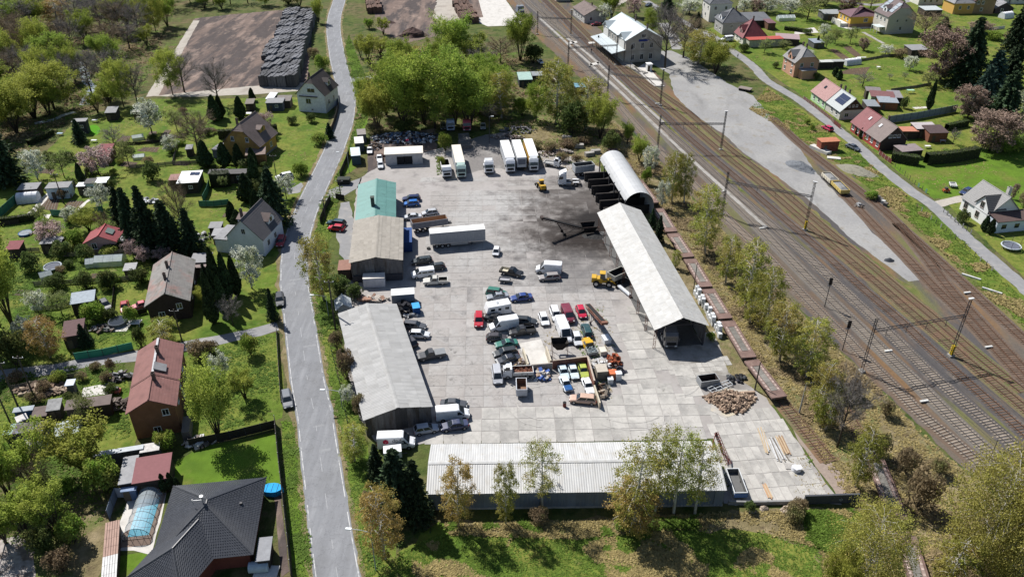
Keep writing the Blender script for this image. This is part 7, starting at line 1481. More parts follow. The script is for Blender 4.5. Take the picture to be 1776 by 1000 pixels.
signal(1461,607,556,'railway signal in front of the nearest gantry');signal(1430,532,482,'railway signal standing between the running lines');signal(1037,84,62,'platform signal near the station canopy');signal(1093,120,78,'lamp post on the platform end by the station')
for i,(x,y) in enumerate([(1602,697),(1714,603),(1677,509),(1540,610),(1322,397),(1257,333),(1140,181)]):
 g=G(x,y);t=tag(O('track_cabinet',MB().box(-.75,.75,-.2,.2,.1,.3),None,(g.x,g.y,.1),.2,mat=plain((.5,.5,.48))),['pale box between the rails below the nearest gantry','pale box between the rails past the nearest gantry','pale box beside the rusty sidings','flat pale box before the railway signal','pale box at the platform tip','pale box beside the running line by the platform','small pale box near the platform strip'][i],'box')
for k,pts in enumerate([[(932,44),(984,91),(1049,156),(1140,258),(1254,373),(1382,502),(1503,625),(1646,760),(1776,878)],[(950,34),(1067,146),(1200,281),(1326,405),(1456,536),(1586,661),(1732,800),(1850,915)],[(965,40),(1062,138),(1187,254),(1328,382),(1456,498),(1573,609),(1742,760),(1850,862)],[(1000,56),(1098,152),(1270,303),(1420,432),(1560,555),(1716,697),(1860,826)]]):
 L=GL(pts,12);t=thing('overhead_wire','overhead contact wire above the '+['rails closest to the birches','second rails from the birches','third rails from the birches','fourth rails from the birches'][k],'wire',(0,0,0))
 for z,nm in ((5.6,'contact_wire'),(7.0,'messenger_wire')):m=MB();m.tube([(p.x,p.y,z) for p in L],.018,3,cap=False);O(nm,m,t,mat=BLACK)
# ================================================================ YARD OBJECTS
def wall_thing(label,pts,h,w,mat,name='partition_wall',cat='wall',cap=None,seg=2.4):
 W=[G(*p) for p in pts];t=thing(name,label,cat,(0,0,0));k=0
 for a,b in zip(W,W[1:]):
  d=b-a;n=max(1,int(d.length/seg));rz=math.atan2(d.y,d.x)
  for i in range(n):
   c=a.lerp(b,(i+.5)/n);m=MB();m.box(-d.length/n/2+.015,d.length/n/2-.015,-w/2,w/2,0,h*(1+.012*((i*7)%3-1)));O('panel',m,t,(c.x,c.y,.04),rz,mat=mat)
   if cap:m=MB();m.box(-d.length/n/2+.015,d.length/n/2-.015,-w/2-.04,w/2+.04,h+.02,h+.1);O('coping',m,t,(c.x,c.y,.04),rz,mat=cap)
 return t
BLK_W=M('weathered_block_wall',(.3,.27,.24),.9,.15,1);REDW=M('rusty_sheet_wall',(.2,.09,.065),.85,.2,1,orand=.15)
wall_thing('grey block wall behind the heap of old furniture',[(921,645),(958,642)],1.7,.25,BLK_W);wall_thing('dark rusty wall at the back of the old saloon bay',[(958,640),(1018,633)],1.9,.2,REDW,cap=plain((.32,.27,.22)));wall_thing('rusty sheet wall alongside the lime green saloon',[(1018,633),(1030,676)],2.0,.2,REDW,cap=plain((.4,.33,.27)));wall_thing('low cream wall continuing the rusty one',[(1030,678),(1040,709)],1.4,.25,M('cream_wall',(.46,.41,.32),.9,.15))
wall_thing('cream stub wall beside the blackish saloon',[(907,612),(916,640)],1.2,.3,MATS['cream_wall']);wall_thing('cream stub wall beside the hopper',[(947,612),(955,637)],1.6,.3,MATS['cream_wall'])
patch('concrete_pad',[(898,596),(938,588),(957,637),(922,640)],.07,CONCW,.05)
hp=thing('hopper','dark steel hopper on legs in front of the long white van','hopper',G(970,613)[:],R(4));m=MB();m.loft([[(-.5,-.5,1.2),(.5,-.5,1.2),(.5,.5,1.2),(-.5,.5,1.2)],[(-1.5,-1.0,2.6),(1.5,-1.0,2.6),(1.5,1.0,2.6),(-1.5,1.0,2.6)],[(-1.5,-1.0,3.0),(1.5,-1.0,3.0),(1.5,1.0,3.0),(-1.5,1.0,3.0)]],cap=False);O('bin',m,hp,mat=plain((.025,.022,.02)))
for sx in (-1,1):
 for sy in (-1,1):m=MB();m.tube([(sx*1.4,sy*.95,0),(sx*1.4,sy*.95,2.6)],.06,4);O('leg',m,hp,mat=RUST)
def conveyor(lo_,hi,hz,label,mat,w=.8,base=None):
 A=G(*lo_,.8);B=G(*hi,hz);d=B-A;rz=math.atan2(d.y,d.x);L=math.hypot(d.x,d.y);t=thing('belt_conveyor',label,'conveyor',(A.x,A.y,0),rz);p0,p1=V(0,0,.8),V(L,0,hz)
 m=MB()
 for s in (-1,1):m.tube([p0+V(0,s*w/2,0),p1+V(0,s*w/2,0)],.1,4);m.tube([p0+V(0,s*w/2,-.5),p1+V(0,s*w/2,-.5)],.06,4)
 for i in range(14):
  q=p0.lerp(p1,i/14);r=p0.lerp(p1,(i+1)/14)
  for s in (-1,1):m.tube([q+V(0,s*w/2,0),r+V(0,s*w/2,-.5)],.04,3)
 O('frame',m,t,mat=mat);m=MB();m.quad(p0+V(0,-w*.45,.06),p1+V(0,-w*.45,.06),p1+V(0,w*.45,.06),p0+V(0,w*.45,.06));m.quad(p0+V(0,-w*.45,.02),p0+V(0,w*.45,.02),p1+V(0,w*.45,.02),p1+V(0,-w*.45,.02));O('belt',m,t,mat=BLACK)
 c=p0.lerp(p1,.55)
 for s in (-1,1):
  m=MB();m.tube([(c.x-.8,s*.9,.3),(c.x+.6,s*.5,c.z-.4)],.07,4);m.tube([(c.x-.8,s*.9,.3),(L*.2,s*.45,p0.lerp(p1,.2).z-.4)],.05,4);O('leg',m,t,mat=mat)
  m=MB();m.cyl((c.x-.8,s*.95,.35),.35,.18,12,0,'y');O('wheel',m,t,mat=BLACK)
 m=MB();m.boxc((L-.2,0,hz-.1),(.6,w+.3,.5));O('head_drum',m,t,mat=mat);return t
DKRUST=plain((.05,.035,.03))
conveyor((1012,395),(938.5,377),5.2,'dark coal conveyor rising from the hopper by the coal heap',DKRUST);conveyor((1019,527),(1049,560),4.6,'rusty red conveyor beside the crimson hatchback',RUST,.9)
cp=thing('coal_hopper','black coal hopper at the foot of the dark conveyor','hopper',G(1021,402)[:],R(10));m=MB();m.loft([[(-1,-1,.3),(1,-1,.3),(1,1,.3),(-1,1,.3)],[(-1.7,-1.4,1.7),(1.7,-1.4,1.7),(1.7,1.4,1.7),(-1.7,1.4,1.7)]],cap=False);O('bin',m,cp,mat=COAL);
for q in (-1.4,1.4):m=MB();m.box(-1.75,1.75,q-.05,q+.05,1.6,2.0);O('side_board',m,cp,mat=DKRUST)
heap('coal_heap','low spread of coal dust beside the coal hopper','heap',1030,410,2.8,1.6,.5,COAL,seed=4)
# appliances stacked by the big shed
APW=M('white_enamel',(.6,.62,.64),.4,.06);rs=random.Random(21)
for i in range(15):
 f=i/14;x,y=1207+42*f,511+74*f;g=G(x,y);up=1 if i % 3 !=2 else 0
 for lv in range(1+up):
  m=MB();m.box(-.36,.36,-.38,.38,0,1.05);t=thing('fridge',['white scrapped fridge standing on the ground in the row along the shed','white scrapped fridge piled on another one along the shed'][lv],'fridge',(g.x+rs.uniform(-.2,.2),g.y,.04+lv*1.07),R(7)+rs.uniform(-.3,.3),'scrapped fridges along the shed');O('cabinet',m,t,mat=APW);m=MB();m.box(-.34,.34,-.43,-.385,.05,1.0);O('door',m,t,mat=APW)
# skip, frame, bags, firewood, planks
sk=thing('skip','open steel skip with rusty inside near the firewood heap','skip',G(1227,665)[:],R(12));sk.location.z=ZY;tipper_body(sk,-1.75,1.75,1.0,.1,1.35,plain((.26,.27,.28)),plain((.05,.035,.03)),'bin')
g=G(1249,671,.3);fr=thing('steel_frame','pale steel frame leaning by the firewood heap','frame',(g.x,g.y,.08),R(28));m=MB()
for y in (-.55,0,.55):m.box(-2.4,2.4,y-.06,y+.06,.35+y*.3,.45+y*.3)
for x in (-2.4,-1.2,0,1.2,2.3):m.box(x,x+.1,-.55,.55,.36,.44)
O('bars',m,fr,mat=plain((.4,.42,.44)))
g=G(1278,657);bg_=thing('rubbish_heap','heap of black bags and tarpaulin between skip and wagons','heap',(g.x,g.y,.05));vsA=MB()
for i in range(16):
 m=MB();r_=rs.uniform(.3,.55);rings=[]
 for k in range(5):
  f=k/4;rings.append([(r_*math.sin(math.pi*max(.06,min(.94,f)))*math.cos(a*1.047)*(1+.2*rs.random()),r_*math.sin(math.pi*max(.06,min(.94,f)))*math.sin(a*1.047),f*r_*1.3) for a in range(6)])
 m.loft(rings);O('bag',m,bg_,(rs.uniform(-1.7,1.5),rs.uniform(-1.2,1.1),0),rs.uniform(0,6),mat=plain([(.015,.015,.017),(.05,.055,.06),(.02,.02,.03)][i%3]))
LOGE=M('cut_log',(.3,.22,.16),.9,.2,3,orand=.5,layers=[((.14,.09,.065),1.2,.46,.62)])
fw=thing('firewood_heap','heap of split firewood logs lying in pale sawdust','firewood',G(1268,697)[:]);fw.location.z=.06
lm=[]
for v in range(4):
 m=MB();l=.24+.06*v;rr=.14+.03*v;m.cyl((0,0,0),rr,2*l,7,0,'x');lm.append(m.mesh('log',LOGE))
for i in range(290):
 a=rs.uniform(0,6.283);q=math.sqrt(rs.random());x,y=3.9*q*math.cos(a)*(1+.25*math.sin(a*3)),3.0*q*math.sin(a);z=max(.12,1.25*(1-q**1.6)*rs.uniform(.75,1.05))
 o=O('log',lm[i%4],fw,(x,y,z));o.rotation_euler=(rs.uniform(-.6,.6),rs.uniform(-.6,.6),rs.uniform(0,6.28))
m=MB()
for i in range(420):
 a=rs.uniform(0,6.283);q=math.sqrt(rs.random())*.97;m.boxc((3.8*q*math.cos(a)*(1+.25*math.sin(a*3)),2.9*q*math.sin(a),max(.08,1.0*(1-q**1.6)*rs.uniform(.4,1))),(rs.uniform(.3,.6),rs.uniform(.12,.25),.16),rs.uniform(0,6),ry=rs.uniform(-.5,.5))
O('small_logs',m,fw,mat=LOGE,kind='stuff')
lg=tag(O('log',MB().cyl((0,0,.28),.28,2.6,9,0,'x'),None,G(1296,683)[:],R(5),mat=LOGE),'single long log lying on the firewood heap edge','log');lg.location.z=.06
def planks(label,a,b,n,w,mats,th=.06,sp=None,fan=.03):
 A,B=G(*a),G(*b);d=B-A;rz=math.atan2(d.y,d.x);c=(A+B)/2;t=thing('plank_stack',label,'planks',(c.x,c.y,.08),rz);r=random.Random(n)
 for i in range(n):l=d.length*r.uniform(.75,1.0);m=MB();m.box(-l/2,l/2,-.1,.1,0,th);O('plank',m,t,(r.uniform(-.2,.2),-w/2+w*(i+.5)/n,.02+r.uniform(0,.12)),r.uniform(-fan,fan),mat=mats[i%len(mats)])
NEWW=plain((.42,.33,.22));GRW=plain((.4,.4,.4));planks('fresh yellow planks beside the grey sheets on the slabs',(1318,741),(1332,788),5,.9,[NEWW,GRW]);planks('grey and white planks spread on the slabs',(1337,757),(1359,803),9,2.0,[GRW,plain((.5,.5,.5)),WOODG],fan=.06);planks('brown planks lying next to the grey ones',(1349,755),(1366,790),6,1.2,[NEWW,plain((.25,.16,.1))]);planks('long rust coloured planks at the slab edge',(1325,839),(1338,868),4,.7,[plain((.4,.24,.14)),NEWW])
g=G(1371,809);pl=thing('pallet','grey pallet beside the white sack on the slabs','pallet',(g.x,g.y,.07),R(-5));
for i in range(6):m=MB();m.box(-.9,.9,-.6+i*.22,-.6+i*.22+.13,.1,.14);O('slat',m,pl,mat=plain((.42,.4,.38)))
g=G(1381,816);sb=thing('bulk_sack','crumpled white sack at the edge of the slabs','sack',(g.x,g.y,.06));m=MB();m.loft([[(.75*math.cos(k)*(1+.2*math.sin(3*k+z)),.7*math.sin(k)*(1+.2*math.cos(2*k)),z*.9+.1*math.sin(4*k)) for k in [i*.628 for i in range(10)]] for z in (0,.45,.8)]);O('sack_body',m,sb,mat=plain((.62,.63,.66)))
# tripod jib crane at the end of the white ribbed shed
cr=thing('jib_crane','red lattice jib crane standing behind the white ribbed shed','crane',G(1262,815)[:]);A,B=G(1266,800,1.0)-cr.location,G(1241.5,751,3.6)-cr.location;A.z,B.z=.4,3.8;lattice(cr,'jib',A[:],B[:],.55,plain((.25,.05,.035)),10);C=G(1253,785)-cr.location;lattice(cr,'stay',(C.x,C.y,.1),B[:],.25,DKRUST,8);m=MB();m.tube([B,B+V(-.9,-1.6,-3.0)],.06,4);O('leg',m,cr,mat=plain((.25,.05,.035)))
fd=thing('feed_trailer','battered white trailer body with blue end beside the white ribbed shed','trailer',*pose((1283,856),(1271,823),.8)[:2]);tipper_body(fd,-2.6,2.4,1.0,.5,1.5,plain((.5,.52,.54)),plain((.12,.12,.12)),'body');m=MB();m.box(2.41,2.5,-1,1,.6,1.3);O('end_board',m,fd,mat=plain((.12,.2,.42)));wheels(fd,(-.6,),.95,.35,.2)
rw=wall_thing('dark retaining wall at the edge of the yard slabs',[(1262,874),(1300,875),(1392,873)],.7,.3,plain((.2,.2,.2)),'retaining_wall');rw2=wall_thing('dark panelled retaining wall with a small diamond emblem',[(1393,873),(1487,870)],1.7,.3,plain((.06,.065,.075)),'retaining_wall',seg=3)
g=G(1456,874);em=MB();ds=[(0,.28),(.28,0),(0,-.28),(-.28,0)];dn=[(0,.2),(.2,0),(0,-.2),(-.2,0)]
for i in range(4):a,b,c,d=ds[i],ds[(i+1)%4],dn[(i+1)%4],dn[i];em.quad(*[(p[0],0,p[1]) for p in (a,b,c,d)])
o=O('diamond_emblem',em,rw2,(g.x,g.y-.02,1.0),mat=plain((.4,.45,.55)))
for i,(x,y,r_,lb) in enumerate([(1366,885,1.1,'rounded boulder below the retaining wall'),(1325,882,.7,'smaller boulder below the slab edge'),(1305,886,.6,'lichen pale stone at the shed corner')]):heap('boulder',lb,'boulder',x,y,r_,r_*.8,r_*.9,plain((.33,.27,.22),var=.25),seed=i*3,rough=.35)
# walled bay odds and ends
def box(name,label,cat,x,y,s,rz,mat,lid=None,z=ZY,group=None):
 g=G(x,y);t=thing(name,label,cat,(g.x,g.y,z),R(rz),group);m=MB();m.box(-s[0]/2,s[0]/2,-s[1]/2,s[1]/2,0,s[2]);O('body',m,t,mat=mat);m=MB();m.box(-s[0]/2-.05,s[0]/2+.05,-s[1]/2-.05,s[1]/2+.05,s[2]+.002,s[2]+.08);O('lid',m,t,mat=lid or mat);return t
box('shed_box','beige roofed hut between the rusty wall and the junk','hut',1042,653,(1.9,2.2,1.9),97-90,plain((.2,.18,.15)),plain((.42,.38,.32)));box('cabinet','white cabinet with dark panel beside the orange machine','cabinet',1072,658,(1.0,.9,1.5),7,APW);box('crate','orange red crate next to the white cabinet','crate',1061,655,(1.5,1.3,1.3),5,plain((.5,.14,.06)));box('crate','small white crate in front of the orange red one','crate',1058,664,(.9,.9,1.0),5,APW);box('bin','white topped bin beside the conveyor shadow','bin',1051,592,(1.3,1.9,.9),15,APW);box('bin','cream topped bin in front of the white topped one','bin',1045,613,(1.1,1.5,.9),10,plain((.55,.52,.45)))
def junk(name,label,cat,x,y,n,rx,ry,hz,cols,s=(.3,1.2),seed=0,ang=0):
 g=G(x,y);t=thing(name,label,cat,(g.x,g.y,.05),R(ang));r=random.Random(seed)
 for c in range(len(cols)):
  m=MB()
  for i in range(n//len(cols)):
   a=r.uniform(0,6.28);q=math.sqrt(r.random());zz=hz*(1-q*q)*r.uniform(.2,1);d=(r.uniform(*s),r.uniform(*s)*.6,r.uniform(.05,.45));m.boxc((rx*q*math.cos(a),ry*q*math.sin(a),zz+.15),d,r.uniform(0,6),ry=r.uniform(-.6,.6),rx=r.uniform(-.4,.4))
  O('debris',m,t,mat=plain(cols[c],var=.25),kind='stuff')
 return t
SCR=[(.5,.52,.55),(.03,.03,.035),(.2,.22,.25),(.1,.06,.045),(.08,.14,.24),(.34,.34,.34),(.06,.065,.07)]
sh_=junk('scrap_heap','long heap of mixed car scrap below the thicket','scrap heap',705,241,560,11,4.2,1.7,SCR,(.3,1.2),3);m=MB();m.boxc((.6,-3,.6),(.8,.7,.7),.3);O('red_panel',m,sh_,mat=plain((.4,.03,.08)))
junk('junk_heap','pale plastic sheets dumped beside the beige roofed hut','junk',1041,634,40,1.8,1.4,.9,[(.55,.55,.54),(.3,.28,.25),(.5,.5,.5)],(.5,1.4),5);junk('rusty_machine','orange red rusty machine parts by the cabinets','machine',1065,628,40,1.3,1.8,1.4,[(.28,.07,.03),(.15,.06,.035)],(.2,1.3),6);junk('junk_heap','dark heap in front of the rusty machine parts','junk',1073,645,26,1.2,1.0,.8,[(.02,.02,.025),(.06,.06,.08)],(.3,.9),7);junk('junk_heap','old cabinet and sofa dumped behind the white dropside lorry','junk',939,652,44,1.6,1.3,1.1,[(.45,.33,.25),(.4,.38,.35),(.05,.1,.3),(.5,.5,.5)],(.4,1.3),8);junk('junk_heap','rags and timber beside the cream stub wall','junk',902,632,30,1.0,1.6,.6,[(.35,.3,.32),(.3,.22,.14),(.1,.08,.07)],(.3,.9),9);junk('junk_heap','splintered timber below the low cream wall','junk',1046,678,34,.9,2.0,.7,[(.1,.06,.04),(.3,.25,.2),(.03,.03,.03)],(.3,1.3),10);junk('junk_heap','engine parts beside the white car at the scrap heap','junk',651,256,50,1.8,2.6,1.2,[(.05,.05,.055),(.2,.2,.21),(.1,.07,.05)],(.3,1.0),12);junk('junk_heap','rusty scrap against the garage block','junk',660,274,30,1.2,1.8,1.0,[(.12,.05,.035),(.05,.05,.05)],(.3,.9),13);junk('tarpaulin_heap','black tarpaulined heap in front of the white roofed container','heap',702,538,40,2.0,2.4,2.2,[(.01,.01,.012),(.02,.02,.025)],(.6,1.8),14);junk('junk_heap','pale planks and frames behind the long grey shed','junk',646,520,24,3.6,.8,.3,[(.4,.36,.32),(.3,.18,.13)],(.6,2.4),15);junk('junk_heap','car wreck pieces by the tractor bin','junk',702,548,24,2.2,.6,.5,[(.45,.46,.48),(.1,.1,.1)],(.5,1.4),16)
junk('rubble_heap','stone rubble behind the yellow sided trailer','rubble',945,268,60,3.6,1.6,.7,[(.3,.25,.22),(.4,.37,.34),(.2,.15,.12)],(.3,1.0),17);junk('rubble_heap','heap of brick rubble beside the lamp mast','rubble',880,240,90,5,1.8,.8,[(.27,.2,.17),(.38,.34,.32),(.16,.13,.11)],(.3,.9),18);junk('rubble_heap','dark gravel and rubble under the golden birch','rubble',900,228,80,6,2.4,1.6,[(.13,.13,.145),(.2,.19,.2)],(.3,1.0),19);junk('rubble_heap','concrete pieces at the end of the rubble ground','rubble',975,265,60,3.2,1.4,.8,[(.3,.26,.23),(.22,.17,.14),(.36,.34,.31)],(.3,1.1),20)
for i,(x,y,lb) in enumerate([(1022,270,'mossy concrete block on the grass by the coal store'),(1033,266,'second mossy concrete block behind the first'),(1004,256,'grey concrete block pile in the scrub'),(956,262,'pale concrete slab in the scrub'),(983,242,'concrete block beside the dark scrub')]):box('concrete_block',lb,'block',x,y,(2.6,1.3,1.0),20-i*9,OLDC,z=.02)
box('container','white roofed container at the end of the long grey shed','container',700,524,(4.6,2.4,2.5),8,CLADB,plain((.68,.69,.68)));box('waste_bin','bright blue bin beside the tarpaulined heap','bin',722,541,(1.4,2.0,1.5),15,plain((.015,.06,.2)),plain((.05,.3,.62)));box('container','long blue container against the brown roofed workshop','container',707,424,(2.2,7.0,2.4),6,plain((.02,.05,.16)),plain((.03,.07,.2)));box('site_cabin','white site cabin below the workshop gable','cabin',650,494,(4.5,2.2,2.2),6,plain((.5,.52,.56)),plain((.62,.58,.54)));box('rusty_shed','rust coloured lean-to at the back of the workshop','shed',600,478,(2.6,4.2,2.6),6,plain((.06,.04,.035)),M('rust_sheet',(.24,.13,.1),.85,.15));box('site_container','bluish white site container nearest the yard gate','container',618,279,(2.5,6,2.7),12,plain((.05,.08,.1)),plain((.5,.58,.62)));box('site_container','white topped site container behind the bluish one','container',624,258,(2.5,5,2.6),12,plain((.07,.08,.09)),plain((.66,.64,.6)));box('site_container','grey site container at the thicket end','container',628,243,(2.5,4.5,2.5),12,plain((.1,.1,.1)),plain((.22,.2,.19)));box('dumpster','dark dumpster at the yard entrance','dumpster',597,318,(3.2,2,1.4),0,plain((.02,.022,.02)),plain((.03,.035,.03)))
gs=house('greenhouse_shed','tiny corrugated gabled shed by the thick dark pole','shed',(0,0),105,3.2,2.4,1.7,2.6,plain((.4,.42,.42)),M('pale_corrugated',(.42,.45,.46),.5,.08));at(gs,592,543,.3,1.2)
g=G(979,705);t=thing('barrel','rusty barrel standing on the slabs near the beige car','barrel',(g.x,g.y,ZY));m=MB();m.cyl((0,0,.45),.3,.9,12);O('drum',m,t,mat=plain((.14,.035,.03)));m=MB();m.cyl((0,0,.92),.31,.05,12);O('rim',m,t,mat=BLACK)
for i,(x,y,lb) in enumerate([(743.5,432,'black tyre lying behind the box trailer'),(724,339,'dark concrete foot near the navy car'),(874,668,'dark tyre mark block near the silver people carrier')][:2]):
 g=G(x,y);t=tag(O('tyre',MB().cyl((0,0,.15),.45,.3,12),None,(g.x,g.y,ZY),mat=BLACK),lb,'tyre')
g=G(1083,505,.3);o=tag(O('pipe',MB().cyl((0,0,.4),.38,4.2,10,0,'x'),None,(g.x,g.y,.1),R(-62),mat=plain((.55,.57,.6))),'white pipe lying at the edge of the open shed','pipe')
for i,(x,y) in enumerate([(1016,318),(1022,330),(1029,342),(1035,355),(1041,364)]):pole(x,y,y-13,.09,'dark timber post in front of the coal bays','fence_post','post')['group']='posts in front of the coal bays'
heap('gravel_heap','blue grey stone heap on the gravel lot','heap',1388,290,5,2.4,1.7,M('blue_grey_stone',(.13,.14,.155),.95,.25,3),-58,.3,seed=2);heap('gravel_heap','small dark stone heap at the narrow end of the gravel lot','heap',1542,452,1.2,.8,.7,M('dark_stone',(.05,.055,.065),.95,.25,3),seed=3);heap('gravel_heap','flat weedy ballast heap between siding and lane','heap',1486,296,5.5,3.2,.8,M('weedy_ballast',(.2,.19,.15),.95,.25,2),-50,.3,seed=5);heap('earth_heap','dark brown earth heap on the far dirt lot','heap',717,62,6.5,4.5,3.4,M('dark_earth',(.075,.045,.04),.95,.3,1.2),seed=6,rough=.35);heap('earth_heap','small earth mound on the far dirt lot','heap',676,40,2.5,1.4,1,MATS['dark_earth'],seed=7)
heap('soil_heap','reddish soil heap near the wagon siding','heap',1006,246,3.2,2,1.3,M('reddish_soil',(.15,.1,.075),.95,.3,1.5),seed=8)
# timber piles beyond the road: bundles of dark sleepers stacked in rows
SLP=M('creosoted_timber',(.1,.102,.112),.9,.3,1.2,orand=.45);SLB=M('brown_timber',(.1,.06,.045),.9,.3,1.2,orand=.3)
def pile(label,quad,nr,nc,h,mat,name='timber_pile',lay=3):
 a,b,c,d=[G(*p,h) for p in quad];t=thing(name,label,'timber',(0,0,0));r=random.Random(nr);me={}
 for i in range(nr):
  for j in range(nc):
   u0,u1,v0,v1=i/nr,(i+1)/nr,j/nc,(j+1)/nc;q=[a.lerp(b,u0).lerp(d.lerp(c,u0),v0),a.lerp(b,u1).lerp(d.lerp(c,u1),v0),a.lerp(b,u1).lerp(d.lerp(c,u1),v1),a.lerp(b,u0).lerp(d.lerp(c,u0),v1)]
   ce=sum(q,V(0,0,0))/4;du=q[1]-q[0];dv=q[3]-q[0];k=(round(du.length,1),round(dv.length,1))
   hh=h*r.uniform(.84,1.06)
   if k not in me:
    m=MB();x,y=du.length/2*.985,dv.length/2*.94
    for s in range(lay):
     xa=-x+2*x*s/lay;m.box(xa+.04,xa+2*x/lay-.04,-y,y,0,1.0+.04*((s*5)%3))
    me[k]=m.mesh('timber_bundle',mat)
   o=O('timber_bundle',me[k],t,(ce.x+r.uniform(-.25,.25),ce.y+r.uniform(-.2,.2),0));o.scale=(1,1,hh);o.rotation_euler=(0,0,math.atan2(du.y,du.x)+r.uniform(-.03,.03))
 return t
pile('long block of grey black railway timbers stacked on the dirt lot',[(450,130),(512,132),(545,14),(494,12)],4,24,4.2,SLP)
pile('small separate row of timbers beside the long block',[(452,96),(462,96),(474,66),(468,66)],1,6,2.0,SLP);pile('brown timber pile on the far dirt lot',[(636,13),(662,12),(656,-8),(634,-8)],3,4,3,SLB);pile('red brown timber pile beside the concrete apron',[(802,30),(830,28),(810,-4),(782,-4)],4,6,3,SLB);pile('grey pole stack behind the cream roofed trailer',[(797,252),(817,250),(813,229),(795,231)],1,9,1.4,M('grey_poles',(.13,.125,.12),.9,.25,1.5,orand=.3),'pole_stack',1)
